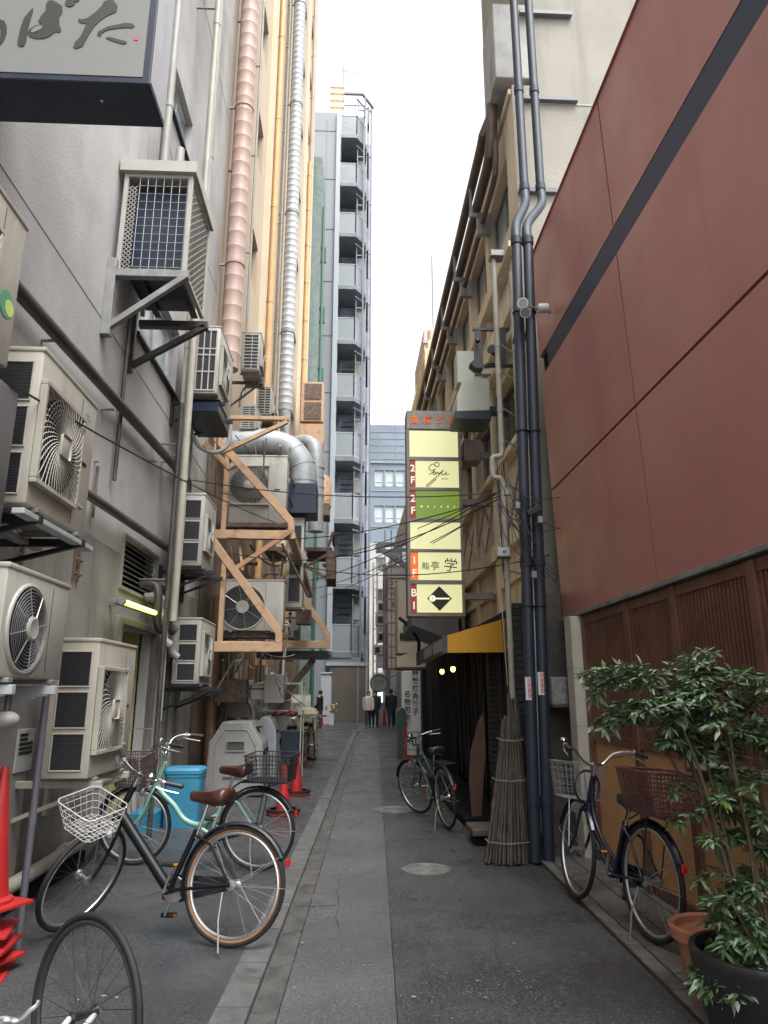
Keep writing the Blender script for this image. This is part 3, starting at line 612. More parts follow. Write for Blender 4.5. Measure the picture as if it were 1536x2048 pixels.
# ================================================================ air conditioners
def make_ac(label, w=.9, d=.34, h=.98, style='swirl', side='vents', m=None, fan_z=None, logo=False, group='outdoor air conditioning units', fans=1, rr=None):
    """local frame: front faces -y, base centre at origin; -x end carries the side vents"""
    m = m or M_ac
    t = thing('air_conditioner', label, 'air conditioner', group=group)
    b = MB(0); b.bx(-w / 2, w / 2, -d / 2, d / 2, .025, h - .012, .016, 2); cs = b.build('casing', m, t)
    b = MB(0); b.bx(-w / 2 - .007, w / 2 + .007, -d / 2 - .007, d / 2 + .007, h - .03, h, .008, 2); b.build('lid', m, t)
    for sx_ in (-1, 1): b = MB(0); b.bx(sx_ * w * .34 - .03, sx_ * w * .34 + .03, -d / 2 - .02, d / 2 + .02, 0, .026, .004); b.build('foot', M_galvd, t)
    # seams
    b = MB(0); b.bx(w * .2, w * .205, -d / 2 - .0016, -d / 2 + .002, .06, h - .06); b.build('seam', M_fin, cs)
    for fi in range(fans):
        fz = fan_z if fan_z else (h * .47 if fans == 1 else h * (.27 + .45 * fi)); fx = -w * .16 if style != 'swirl_full' else -w * .12
        rad = min(w * .27, h * (.29 if fans == 2 else .24) if fans == 2 else .27)
        rad = rr or rad
        y = -d / 2
        b = MB(0); b.lathe([(rad * 1.02, -.002), (rad * 1.02, .002)], (fx, y, fz), (0, -1, 0), 40); b.build('fan_well', M_fin, t)
        b = MB(0)
        for k in range(4):
            a0 = k * PI / 2; pts = []
            for (r_, da) in ((.07, 0), (.6, -.25), (.95, .15), (.9, .75), (.5, .6), (.07, .5)):
                pts.append((fx + math.cos(a0 + da) * rad * r_, y - .004, fz + math.sin(a0 + da) * rad * r_))
            b.prism(pts, (0, -.004, 0))
        b.build('fan_blades', M_bkpl if style != 'round' else M_black, t)
        if style == 'round':
            b = MB(0); b.ring((fx, y - .004, fz), (0, 1, 0), rad * 1.05, .014, 44, 8); gr = b.build('fan_grille', m, t)
            b = MB(0)
            for k in range(1, 13): b.ring((fx, y - .02 - .012 * math.cos(k / 13 * PI / 2), fz), (0, 1, 0), rad * k / 12.4, .0016, 36, 4)
            for k in range(8):
                a = k * PI / 4 + .2; b.tube([(fx + math.cos(a) * rad * .15, y - .034, fz + math.sin(a) * rad * .15), (fx + math.cos(a) * rad, y - .018, fz + math.sin(a) * rad)], .0035, 5)
            b.build('wire_guard', M_gwire, gr)
            b = MB(0); b.lathe([(rad * .3, .026), (rad * .3, .04), (rad * .24, .046), (rad * .2, .043)], (fx, y, fz), (0, -1, 0), 28); b.build('hub_cap', M_ac2, gr)
        else:
            s = rad * 1.1; fy = y - .001
            b = MB(0)
            for (a0, a1, c0, c1) in ((-s, s, s - .03, s), (-s, s, -s, -s + .03), (-s, -s + .03, -s + .03, s - .03), (s - .03, s, -s + .03, s - .03)): b.bx(fx + a0, fx + a1, fy - .042, fy, fz + c0, fz + c1, .004)
            gr = b.build('fan_grille', m, t)
            b = MB(0); nv = 44
            for k in range(nv):
                a0 = 2 * PI * k / nv; pts = []
                for j in range(7):
                    f = j / 6; r_ = rad * (.2 + 1.2 * f); a = a0 + .75 * (1 - (1 - f)**1.6)
                    x_, z_ = math.cos(a) * r_, math.sin(a) * r_; mx_ = max(abs(x_), abs(z_)) / (s - .02)
                    if mx_ > 1: x_ /= mx_; z_ /= mx_
                    pts.append((fx + x_, fy - .036 - .012 * math.cos(f * PI / 2), fz + z_))
                    if mx_ > 1: break
                b.tube(pts, .0032, 4)
            for k in range(2, 13):
                r_ = rad * .1 * k
                if r_ < s * .97: b.ring((fx, fy - .034 - .01 * math.cos(k / 13 * PI / 2), fz), (0, 1, 0), r_, .0016, 40, 4)
            b.build('swirl_guard', M_ac2, gr)
            b = MB(0); b.box((fx, fy - .052, fz), (rad * .5, .012, rad * .5), .02, Matrix.Rotation(.0, 3, 'Y'), 2); b.build('hub_cap', m, gr)
    b = MB(0)
    for k in range(2): b.tube(smooth([(w / 2 - .02, d / 2 - .09 + .05 * k, .14 + .05 * k), (w / 2 + .05, d / 2 - .09 + .05 * k, .13 + .05 * k), (w / 2 + .08, d / 2 + .02, .1 - .02 * k), (w / 2 + .03, d / 2 + .1, -.05), (w / 2 - .02 * k, d / 2 + .12, -.35)], 4), .016, 7)
    b.build('refrigerant_line', M_pvcl, t)
    X0 = -w / 2
    if side == 'vents':
        n = 3; y0, y1 = -d * .33, d * .3
        for k in range(n):
            z0 = h * .07 + (h * .86) / n * k + .015; z1 = z0 + (h * .86) / n - .05
            b = MB(0); b.bx(X0 - .0025, X0 + .004, y0, y1, z0, z1); v = b.build('side_vent', M_fin, t)
            b = MB(0); r_ = .011
            for (a, c, e, f) in ((y0 - r_, y1 + r_, z0 - r_, z0), (y0 - r_, y1 + r_, z1, z1 + r_), (y0 - r_, y0, z0, z1), (y1, y1 + r_, z0, z1)): b.bx(X0 - .009, X0, a, c, e, f, .003)
            b.build('vent_rim', m, v)
            b = MB(0)
            for q in range(14): zz = z0 + (z1 - z0) * (q + .5) / 14; b.bx(X0 - .0045, X0 - .002, y0, y1, zz - .0012, zz + .0012)
            b.build('fin_rows', mat('fin_edge', (.05, .05, .055), .5, .2), v)
    elif side == 'ribs':
        b = MB(0); b.bx(X0 - .003, X0 + .004, -d * .4, d * .36, h * .08, h * .92); v = b.build('side_vent', M_fin, t)
        b = MB(0)
        for k in range(5): yy = -d * .4 + d * .76 * k / 4; b.bx(X0 - .014, X0, yy - .008, yy + .008, h * .06, h * .94, .002)
        for k, zz in enumerate((h * .07, h * .33, h * .57, h * .66, h * .93)): b.bx(X0 - .0135, X0, -d * .4, d * .36, zz - .01, zz + .01, .002)
        b.build('vent_ribs', m, v)
    elif side == 'slats':
        b = MB(0); b.bx(X0 - .003, X0 + .004, -d * .4, d * .36, h * .08, h * .92); v = b.build('side_vent', M_fin, t)
        b = MB(0)
        for k in range(11): zz = h * .08 + h * .84 * k / 10; b.bx(X0 - .014, X0, -d * .4, d * .36, zz - .009, zz + .009, .002)
        for yy in (-d * .4, -.02, d * .36): b.bx(X0 - .0135, X0, yy - .007, yy + .007, h * .08, h * .92)
        b.build('vent_ribs', m, v)
    if logo:
        b = MB(0)
        for k, (a, c) in enumerate(((0, .05), (.02, .07), (0, .04))): b.bx(w * .29 + a, w * .29 + c, -d / 2 - .0022, -d / 2, h * .86 - k * .028, h * .86 - k * .028 + .016)
        b.build('label_mark', mat('teal_mark', (.2, .42, .42), .5, .1), t)
        for k in range(2):
            b = MB(0); b.bx(w * .28, w * .38, -d / 2 - .008, -d / 2, h * (.5 - .3 * k), h * (.5 - .3 * k) + .02, .003); b.build('handle', M_bkpl if k == 0 else m, t)
    return t
def put(o, x, y, z, rz): o.location = (x, y, z); o.rotation_euler = (0, 0, rz); return o
TOALLEY = PI / 2
def wall_bracket(name_label, y, z, x0=XL, reach=.62, drop=.5, m=M_galvd, post=True, mesh=None, group='wall brackets under the air conditioners'):
    t = thing('wall_bracket', name_label, 'bracket', (x0, y, z), group)
    b = MB(); b.bx(x0, x0 + reach, y - .022, y + .022, z - .05, z, .003); b.build('arm', m, t)
    if post: b = MB(); b.bx(x0, x0 + .04, y - .03, y + .03, z - drop - .05, z + .06, .003); b.build('post', m, t)
    b = MB(); b.bar((x0 + .02, y, z - drop), (x0 + reach - .04, y, z - .04), .035, .03, .002); b.build('brace', m, t)
    return t
# A1 low tall unit standing on wall arms
a1 = put(make_ac('tall beige air conditioner with three square side openings, low behind the wire basket bicycle', .92, .34, 1.02, 'swirl', 'vents', logo=True, rr=.285, fan_z=.5), -2.03, 5.92, .89, TOALLEY)
wall_bracket('pale steel arm under the near end of the lowest tall air conditioner', 5.6, .89, reach=.66, drop=.28, m=M_pvcl)
wall_bracket('pale steel arm under the far end of the lowest tall air conditioner', 6.25, .89, reach=.66, drop=.28, m=M_pvcl)
# A2 mid unit
a2 = put(make_ac('beige air conditioner with swirl grille and dark side slots, above the round fan unit', .9, .34, .98, 'swirl', 'vents', logo=True, rr=.285, fan_z=.46), -1.99, 4.36, 2.51, TOALLEY)
wall_bracket('dark rusty bracket under near end of the mid height swirl grille unit', 4.05, 2.5, reach=.68, drop=.2, m=M_black); wall_bracket('dark rusty bracket under far end of the mid height swirl grille unit', 4.72, 2.5, reach=.68, drop=.2, m=M_black)
t = thing('drip_tray', 'thin galvanised tray edge under the mid height swirl grille unit', 'tray', (-2.1, 4.5, 2.5))
b = MB(); b.bx(-1.86, -1.79, 3.84, 4.92, 2.458, 2.49, .004); b.bx(-2.2, -2.13, 3.84, 4.92, 2.458, 2.49, .004); b.build('tray', M_galv, t)
# A3 round fan unit
a3 = put(make_ac('older beige air conditioner with round fan guard and white hub above the red cones', .84, .32, .62, 'round', 'plain', M_ac2), -1.96, 4.2, 1.56, TOALLEY)
for yy, nm in ((3.92, 'near'), (4.48, 'far')): wall_bracket('galvanised arm under the %s end of the round fan air conditioner' % nm, yy, 1.55, reach=.7, drop=.14, m=M_galv, post=False)
# unit cut by the left edge, with oval sticker, and dark box in front of it
ae = put(make_ac('pale air conditioner with a green oval sticker, nearest unit on the grey wall', .8, .3, .9, 'plainfront', 'plain', M_ac, group='outdoor air conditioning units') if False else make_ac('pale air conditioner with a green oval sticker, nearest unit on the grey wall', .8, .3, .9, 'swirl', 'plain', M_ac), -1.99, 3.16, 3.15, TOALLEY)
b = MB(); b.lathe([(.075, 0), (.075, .003)], (-1.839, 3.45, 3.5), (1, 0, 0), 28); b.xf(Matrix.Identity(4)); b.world = True
st = b.build('sticker', mat('green_sticker', (.08, .3, .16), .4, .1)); st.parent = ae; st.matrix_parent_inverse = ae.matrix_basis.inverted()
b = MB(); b.lathe([(.045, 0), (.045, .0045)], (-1.839, 3.48, 3.49), (1, 0, 0), 24); st2 = b.build('sticker_spot', mat('lime_sticker', (.45, .6, .15), .4, .1)); st2.parent = ae; st2.matrix_parent_inverse = ae.matrix_basis.inverted()
wall_bracket('grey bracket behind the dark steel box holding the edge unit', 3.3, 3.14, reach=.6, drop=.3)
t = thing('steel_cabinet', 'dark grey steel cabinet cut by the left edge above the round fan unit', 'cabinet', (-2.1, 3.3, 2.2))
b = MB(); b.bx(-2.44, -1.84, 3.0, 3.72, 2.24, 3.1, .012, 2); b.build('body', mat('charcoal_steel', (.09, .085, .09), .45, .1, 3, dirt=(.14, .13, .13), damt=.3), t)
b = MB(); b.bx(-2.4, -1.9, 3.0, 3.7, 2.08, 2.235); b.build('base_rail', M_black, t)
# A4 caged unit high up
t = a4 = thing('air_conditioner', 'large air conditioner in a wire cage with perforated sides, highest on the grey wall', 'air conditioner', (-2.0, 7.2, 6.05), 'outdoor air conditioning units')
x0, x1, y0, y1, z0, z1 = -2.38, -1.72, 6.42, 7.3, 5.62, 6.76
b = MB(); b.bx(x0 + .04, x1 - .06, y0 + .12, y1 - .05, z0 + .03, z1 - .08, .02); b.build('casing', M_navy, t)
b = MB()
for (xx, yy) in ((x0, y0), (x1, y0), (x0, y1), (x1, y1)): b.box((xx, yy, (z0 + z1) / 2), (.045, .045, z1 - z0), .004)
for z in (z0, z1 - .02):
    b.bx(x0, x1, y0 - .02, y0 + .02, z - .02, z + .02, .003); b.bx(x1 - .02, x1 + .02, y0, y1, z - .018, z + .018, .003)
b.build('cage_frame', M_ac2, t)
b = MB(); b.prism([(x0 - .06, y0 - .07, z1), (x0 - .06, y0 - .07, z1 + .13), (x1 + .06, y0 - .07, z1 + .13), (x1 + .06, y0 - .07, z1)], (0, y1 - y0 + .1, 0))
b.lathe([(.26, .0), (.24, .05), (.16, .09), (.06, .11)], ((x0 + x1) / 2 + .08, 6.85, z1 + .13), (0, 0, 1), 28); b.build('hood', M_ac2, t)
b = MB(); b.tube([((x0 + x1) / 2 + .05, 6.9, z1 + .2), ((x0 + x1) / 2 + .05, 6.9, z1 + .75)], .05, 12); b.build('flue', M_pvc, t)
b = MB()
for k in range(7): xx = x0 + .14 + (x1 - x0 - .17) * k / 6; b.tube([(xx, y0 - .012, z0), (xx, y0 - .012, z1)], .003, 5)
for k in range(12): zz = z0 + (z1 - z0) * (k + .5) / 12; b.tube([(x0 + .12, y0 - .014, zz), (x1 - .02, y0 - .014, zz)], .003, 5)
b.build('wire_mesh', M_gwire, t)
def lattice(b, P0, U, V, nu, nv, r=.006):     # crossing diagonal bars on a plane patch
    P0, U, V = Vector(P0), Vector(U), Vector(V)
    for i in range(nu):
        for j in range(nv):
            o = P0 + U * (i / nu) + V * (j / nv); b.bar(o, o + U / nu + V / nv, r, r); b.bar(o + U / nu, o + V / nv, r, r)
b = MB(); lattice(b, (x1 + .002, y0 + .03, z0), (0, y1 - y0 - .05, 0), (0, 0, z1 - z0), 9, 14, .011); b.build('side_lattice', M_ac2, t)
b = MB(); lattice(b, (x0 + .015, y0 - .008, z0), (.1, 0, 0), (0, 0, z1 - z0 - .15), 2, 20, .008); b.build('side_lattice', M_ac2, t)
# its two triangular frames on the wall
def tri_frame(label, y, zt, x1, post_h, m, xo=XL, pw=.045):
    t = thing('wall_truss', label, 'frame', (xo, y, zt), 'triangular steel frames under the caged unit')
    b = MB(); b.bx(xo, xo + pw * 2, y - pw, y + pw, zt - post_h, zt + .12, .004); b.build('post', m, t)
    b = MB(); b.bx(xo + .09, x1, y - .04, y + .04, zt - .08, zt, .004); b.build('arm', m, t)
    b = MB(); b.bar((xo + .05, y - .01, zt - post_h + .08), (x1 - .03, y - .01, zt - .06), .06, .06, .003); b.build('brace', m, t)
    return t
tri_frame('rust spotted pale triangular frame under the near end of the caged unit', 6.38, 5.6, -1.66, .72, M_galvd, XL)
tri_frame('dark triangular frame with long brace under the far end of the caged unit', 7.2, 5.5, -1.62, .62, M_dpipe, XL, .03)
t = thing('support_rail', 'pair of dark steel rails lying across the triangular frames', 'rail', (-2.0, 6.9, 5.6))
for xx in (-2.2, -1.8): b = MB(); b.bx(xx - .035, xx + .035, 6.35, 7.3, 5.602, 5.63, .003); b.build('rail', M_black, t)
# A5..A7 on the wall near the end of the grey building
a5 = put(make_ac('air conditioner with dark ribbed side grille, over a dark pan beside the pink duct', 1.05, .44, 1.02, 'swirl', 'ribs', M_ac2), -2.03, 9.35, 5.34, TOALLEY)
a6 = put(make_ac('narrow air conditioner with three side openings, upper of the pair beside the grey drain pipes', .8, .3, .98, 'swirl', 'vents', M_ac2), -2.05, 9.35, 3.05, TOALLEY)
a7 = put(make_ac('narrow air conditioner with dented bottom guard, lower of the pair beside the grey drain pipes', .95, .34, .86, 'swirl', 'vents', M_ac2), -2.08, 9.75, 1.6, TOALLEY)
for (yy, zz, nm) in ((9.05, 5.34, 'near arm below the ribbed side unit'), (9.7, 5.34, 'far arm below the ribbed side unit'), (9.1, 3.04, 'near arm below the upper unit by the drain pipes'), (9.6, 3.04, 'far arm below the upper unit by the drain pipes'), (9.45, 1.59, 'near arm below the lower unit by the drain pipes'), (10.05, 1.59, 'far arm below the lower unit by the drain pipes')):
    wall_bracket('dark steel ' + nm, yy, zz, reach=.72, drop=.3, m=M_black)
t = thing('mounting_pan', 'dark steel pan hanging below the ribbed side air conditioner', 'tray', (-2.0, 9.4, 5.3)); b = MB(); b.bx(-2.27, -1.8, 8.9, 9.9, 5.14, 5.285, .01); b.build('pan', M_navy, t)
# units facing the camera on ochre frames
def ochre_frame(label, y, x1, zb, zt, xo, m=M_orst, dirn=1, lip=.18):
    """open steel shelf frame: bottom beam, short lip and long diagonal back to the wall"""
    t = thing('equipment_shelf', label, 'frame', (xo, y, zb), 'ochre steel shelves carrying air conditioners')
    b = MB(); b.bx(xo, x1, y - .05, y + .05, zb - .02, zb + .12, .005); b.bx(xo, x1, y + .07, y + .13, zb + .05, zb + .14, .005); b.build('beam', m, t)
    b = MB(); b.bx(x1 - .1, x1, y - .055, y + .055, zb + .11, zb + lip + .1, .005); b.build('lip', m, t)
    b = MB(); b.bar((x1 - .05, y, zb + lip + .08), (xo + .1, y, zt), .1, .12, .005); b.build('diagonal', m, t)
    b = MB()
    b.bx(xo + .26, xo + .33, y - .04, y + .04, zb + .11, zt - .2, .004); b.build('upright', m, t)
    return t
YF = 10.9
f1 = ochre_frame('upper ochre shelf frame with long diagonal across the square grille unit', YF, -.9, 3.86, 5.5, -2.3)
f2 = ochre_frame('lower ochre shelf frame with thick diagonal across the dark fan unit', YF - .3, -1.0, 2.12, 3.75, -2.2)
a8 = put(make_ac('air conditioner facing the camera behind the upper ochre diagonal', .92, .36, 1.2, 'swirl', 'vents', M_ac2, fan_z=.68, logo=True, rr=.31), -1.53, YF + .45, 4.12, 0)
a9 = put(make_ac('air conditioner facing the camera with large dark round fan behind the lower ochre diagonal', .95, .36, .82, 'round', 'vents', M_ac2, rr=.33), -1.52, YF + .35, 2.42, 0)
for (z, nm) in ((4.05, 'upper'), (2.3, 'lower')):
    t = thing('shelf_rail', 'dark bearer rails under the %s camera facing unit' % nm, 'rail', (-1.5, YF + .4, z))
    for yy in (YF + .27, YF + .5): b = MB(); b.bx(-2.36, -1.0, yy - .03, yy + .03, z + .045, z + .12, .004); b.build('rail', M_rust, t)
t = thing('equipment_shelf', 'second ochre strut rising from the lower unit toward the upper shelf', 'frame', (-1.6, YF, 3.2), 'ochre steel shelves carrying air conditioners')
b = MB(); b.bar((-2.0, YF - .25, 3.15), (-.95, YF - .1, 3.95), .07, .07, .004); b.build('strut', mat('brown_ochre_steel', (.3, .17, .08), .5, .2, 5), t)
b = MB(); b.bar((-1.6, YF + .9, 2.9), (-1.05, YF + .9, 3.5), .05, .05); b.build('strut', MATS['brown_ochre_steel'], t)
t = thing('ochre_beam', 'long ochre beam with foam lumps running back from the upper shelf corner', 'frame', (-.93, YF, 3.9))
b = MB(); b.bar((-.94, YF + .02, 3.9), (-.82, 14.2, 3.42), .11, .11, .005); b.build('beam', M_orst, t)
b = MB(); random.seed(3)
for k in range(26): f = random.uniform(.05, .9); b.ball((-.96 + .11 * f + random.uniform(-.06, 0), YF + 3.2 * f, 3.9 - .45 * f + random.uniform(-.06, .05)), random.uniform(.025, .055), 8, (1, 1.2, 1))
b.build('foam_lumps', M_white, t)
# deeper shelf with unit, x 575-660
YG = 14.6
f3 = ochre_frame('far low ochre shelf frame reaching out above the cones', YG, -.42, 2.42, 4.15, -1.6)
t = thing('shelf_rail', 'black bearer with dark steel props under the far ochre shelf', 'rail', (-1., YG, 2.3))
b = MB(); b.bx(-1.9, -.45, YG + .1, YG + 1.0, 2.22, 2.36, .005); b.build('deck', M_black, t)
b = MB(); b.bar((-.75, YG + .3, 2.2), (-1.75, YG + .3, .95), .14, .12, .005); b.build('prop', M_rust, t)
a10 = put(make_ac('slatted end unit on the far low ochre shelf', .9, .4, .95, 'swirl', 'slats', M_ac2), -1.35, YG + .9, 2.62, TOALLEY - .1)
a11 = put(make_ac('pale slim unit standing upright behind the camera facing units', .35, .3, 1.6, 'swirl', 'vents', M_ac2, fan_z=.9), -.98, YF + 1.4, 2.9, TOALLEY)
a12 = put(make_ac('small louvred unit behind the ribbed side unit beside the pink pipe', .8, .34, .8, 'swirl', 'slats', M_ac2), -1.88, 12.3, 7.15, TOALLEY)
a13 = put(make_ac('third small louvred unit further along the ochre wall', .75, .32, .66, 'swirl', 'slats', M_ac2), -1.82, 13.9, 6.95, TOALLEY)
a14 = put(make_ac('small unit below the louvred pair on rusty steel', .6, .3, .5, 'swirl', 'slats', M_ac2), -1.9, 12.4, 6.1, TOALLEY)
a15 = put(make_ac('unit with horizontal side slats standing low behind the green cart frame', .8, .34, .95, 'swirl', 'slats', M_ac2), -1.65, 15.2, .75, TOALLEY * .15)
a16 = put(make_ac('low slatted unit beside the hooded person', .7, .3, .9, 'swirl', 'slats', M_ac2), -1.8, 27., .6, TOALLEY * .1)
for (x, y, z, nm) in ((-2.3, 12.3, 7.14, 'rusty arm below the first small louvred unit'), (-2.2, 13.9, 6.94, 'rusty arm below the third small louvred unit'), (-2.3, 12.4, 6.09, 'rusty arm below the lowest small louvred unit')):
    wall_bracket(nm, y, z, x0=x, reach=.6, drop=.5, m=M_rust)
t = thing('equipment_shelf', 'ochre arm and long brace reaching from the wall above the big duct elbow', 'frame', (-1.9, 10.4, 5.4), 'ochre steel shelves carrying air conditioners')
b = MB(); b.bx(-2.2, -1., 10.35, 10.43, 5.62, 5.68, .003); b.build('arm', M_orst, t)
b = MB(); b.bar((-2.0, 10.38, 5.08), (-1.02, 10.38, 5.6), .06, .06, .003); b.build('brace', M_orst, t)
b = MB(); b.bar((-2.32, 10.6, 5.3), (-1.9, 10.65, 4.9), .09, .09, .004); b.build('post', M_orst, t)
# stand and clutter behind: unit legs to ground
for (o, x, y, z) in (('iron stand under the low slatted unit by the green cart', -1.65, 15.2, .74), ('iron stand under the slatted unit by the hooded person', -1.8, 27., .59)):
    t = thing('unit_stand', o, 'stand', (x, y, 0))
    for sx_ in (-.3, .3):
        for sy_ in (-.14, .14): b = MB(); b.bx(x + sx_ - .02, x + sx_ + .02, y + sy_ - .02, y + sy_ + .02, 0, z - .03); b.build('leg', M_galvd, t)
    b = MB(); b.bx(x - .36, x + .36, y - .17, y + .17, z - .03, z); b.build('deck', M_galvd, t)
# ================================================================ signs on the left
t = thing('hanging_sign', 'large dark framed box sign with brushed black characters hung high on the grey wall', 'sign', (-2.0, 3.75, 5.0))
sx0, sx1, sy0, sy1, sz0, sz1 = -2.46, -1.235, 3.52, 3.86, 5.02, 6.35
b = MB(); b.bx(sx0, sx1, sy0, sy1, sz0, sz1, .006)
b.build('case', M_navy, t)
b = MB(); b.bx(sx0 + .02, sx1 - .045, sy0 - .004, sy0 + .01, sz0 + .045, sz1 - .04); b.build('face', M_signf, t)
b = MB(); b.bx(sx1 - .0005, sx1 + .003, sy0 + .02, sy1 - .015, sz0 + .03, sz1 - .03); b.build('side_sheet', mat('scuffed_sheet', (.42, .42, .44), .4, .1, 2, dirt=(.25, .25, .27), damt=.5, dscale=(2, 6, 2)), t)
def traced(name, pts, m=M_ink, d=.004, k=3.657, parent=t):
    b = MB(); P = [AY(x / k, y / k, sy0 - .008) for x, y in pts]; b.prism([Vector((p.x, sy0 - .008, p.z)) for p in P], (0, d - .001, 0)); return b.build(name, m, parent)
traced('brush_stroke', [(240, 55), (222, 75), (175, 130), (150, 200), (130, 290), (128, 325), (150, 340), (178, 335), (190, 300), (200, 230), (225, 130), (243, 75)])
traced('brush_stroke', [(350, 5), (385, 0), (420, 20), (455, 45), (455, 90), (430, 130), (435, 190), (448, 215), (440, 235), (400, 232), (370, 260), (320, 280), (260, 282), (215, 265), (200, 240), (215, 210), (260, 185), (310, 175), (278, 155), (300, 115), (335, 75), (335, 35)])
b = MB()
for (x, y, r_) in ((515, 28, .03), (562, 3, .018)): c = AY(x / 3.657, y / 3.657, sy0); b.lathe([(r_, 0), (r_, .004)], (c.x, sy0 - .005, c.z), (0, -1, 0), 20)
b.build('brush_dot', M_ink, t)
traced('brush_stroke', [(760, 10), (800, -8), (830, 0), (860, 45), (850, 85), (790, 110), (730, 150), (690, 190), (650, 250), (605, 335), (560, 355), (535, 345), (545, 310), (585, 270), (620, 200), (630, 170), (590, 165), (572, 150), (575, 132), (600, 140), (640, 130), (700, 85), (745, 40)])
traced('brush_stroke', [(710, 255), (715, 232), (780, 195), (850, 180), (920, 165), (970, 172), (985, 190), (970, 203), (920, 200), (860, 205), (790, 215), (745, 240), (735, 265)])
traced('brush_stroke', [(772, 275), (800, 268), (860, 285), (920, 300), (928, 312), (905, 322), (860, 310), (800, 290)])
traced('brush_stroke', [(-60, 150), (0, 140), (30, 150), (48, 185), (48, 240), (30, 290), (0, 330), (-30, 350), (0, 280), (5, 220), (-10, 190), (-60, 200)])
traced('counter_gap', [(225, 230), (245, 205), (280, 190), (310, 190), (305, 210), (270, 228), (240, 240)], M_signf, .003).location.y -= .002
c = AY(273, 79, sy0); b = MB(); b.bx(c.x - .012, c.x + .012, sy0 - .007, sy0 - .003, c.z - .012, c.z + .012); b.build('red_seal', M_redink, t)
b = MB(); c = AY(192, 211, sy0 + .15); b.ball((-1.56, sy0 + .14, sz0), .009, 10); b.build('drain_bolt', M_wh, t)
# ================================================================ pipes on the left
def pipe(name, label, pts, r, m, seg=12, group=None, joints=None, clamps=None, cat='pipe', cm=None):
    p0 = Vector(pts[0]); t = thing(name, label, cat, p0, group)
    b = MB(); b.tube(pts, r, seg); b.build('tube', m, t)
    if joints:
        b = MB()
        for (p, q) in joints: b.cyl(p, q, r * 1.14, seg=seg)
        b.build('coupling', m, t)
    if clamps:
        b = MB()
        for (p, q) in clamps: b.bar(p, q, .03, .012)
        b.build('clamp', cm or M_galvd, t)
    return t
def vpipe(label, x, y, z0, z1, r, m, n=4, wallx=None, group=None, name='drain_pipe', jstep=None):
    zs = [z0 + (z1 - z0) * (k + .5) / n for k in range(n)]
    j = [((x, y, z - .04), (x, y, z + .04)) for z in zs]
    c = [((x, y + r * .5, z + .3), (wallx if wallx is not None else x, y + r * .5, z + .3)) for z in zs] if wallx is not None else None
    return pipe(name, label, [(x, y, z0), (x, y, z1)], r, m, joints=j, clamps=c, group=group)
XP = XL + .12
p0, p1 = AX(45, 592, XP), AX(372, 958, XP)
pipe('cable_duct', 'thick dark sleeved pipe running along the wall above the mid height unit', [(XP, 3.0, p0.z - .03), p0, p1, p1 + Vector((.02, .05, -.02)), (XP + .02, p1.y + .06, p1.z - .12), (XP + .02, p1.y + .06, 2.7)], .055, M_dpipe,
     joints=[((XP, p1.y - .5, p1.z - .02), (XP, p1.y - .05, p1.z - .0))], clamps=[((XP, y_, p0.z - .02), (XL, y_, p0.z - .02)) for y_ in (5.2, 6.6, 8.2)])
p0, p1 = AX(178, 990, XP), AX(352, 1108, XP)
pipe('cable_duct', 'second sleeved pipe running along the wall above the louvred vent', [(XP, p0.y - 1., p0.z - .05), p0, p1, (XP, p1.y + .08, p1.z - .05), (XP, p1.y + .1, 1.9)], .045, M_dpipe)
p0, p1 = AX(24, 1757, XL + .1), AX(141, 1672, XL + .1)
pipe('base_pipe', 'cream plastic pipe lying along the foot of the grey wall', [(XL + .1, 3.4, .19), (XL + .1, p0.y, .2), (XL + .1, 7.6, .25), (XL + .06, 7.66, .25)], .052, M_pvcl, joints=[((XL + .1, 6.5, .236), (XL + .1, 6.6, .237))])
GRP = 'vertical drain pipes at the end of the grey wall'
for (px, py, r, m, z0, z1, lab, yy) in ((412, 200, .055, M_pvc, .0, 24., 'grey drain pipe furthest right of the group beside the ochre wall', 9.9), (333, 150, .05, M_pvc, 7.4, 24, 'grey flue pipe rising behind the caged unit', 7.6),
        (386, 700, .047, M_pvcl, 2.35, 24., 'stained cream drain pipe running down beside the narrow units', 8.7), (366, 800, .035, M_pvcl, 1.2, 7., 'thin cream pipe left of the thick stained drain pipe', 8.8), (349, 1000, .03, M_dpipe, .0, 5., 'thin dark conduit at the left of the drain group', 8.3)):
    c = AY(px, py, yy); x_ = max(c.x, XL + r + .02); vpipe(lab, x_, yy, z0, z1, r, m, 6 if z1 > 10 else 3, XL, GRP)
c = AX(230, 800, XL + .05); vpipe('thin dark conduit dropping from the triangular frame to the wall tap', XL + .05, 7.0, 3.6, 5.5, .022, M_dpipe, 2, XL, GRP, 'conduit')
vpipe('rusty conduit stub on the wall under the dark conduit', XL + .04, 6.55, 3.1, 3.6, .014, M_rust, 1, XL, GRP, 'conduit')
c = AX(62, 1400, XL + .55)
vpipe('dark grey pole standing in front of the wall notice', -1.97, 4.86, .0, 1.5, .022, mat('slate_pole', (.1, .1, .12), .4, .1), 1, None, None, 'pole')
# bundle of bends near the vent
t = thing('pipe_bends', 'tangle of weathered grey pipe elbows below the second sleeved pipe', 'pipe', (XL + .1, 8.9, 2.2))
for k, (y_, z_, r) in enumerate(((8.35, 2.75, .05), (8.6, 2.62, .055), (8.85, 2.8, .06), (9.05, 2.5, .045))):
    b = MB(); b.tube(smooth([(XL + .0, y_, z_), (XL + .16, y_, z_), (XL + .22, y_, z_ - .12), (XL + .22, y_ + .06, z_ - .45), (XL + .3, y_ + .12, z_ - .55)], 5), r, 10); b.build('elbow', M_pvc if k % 2 else M_dpipe, t)
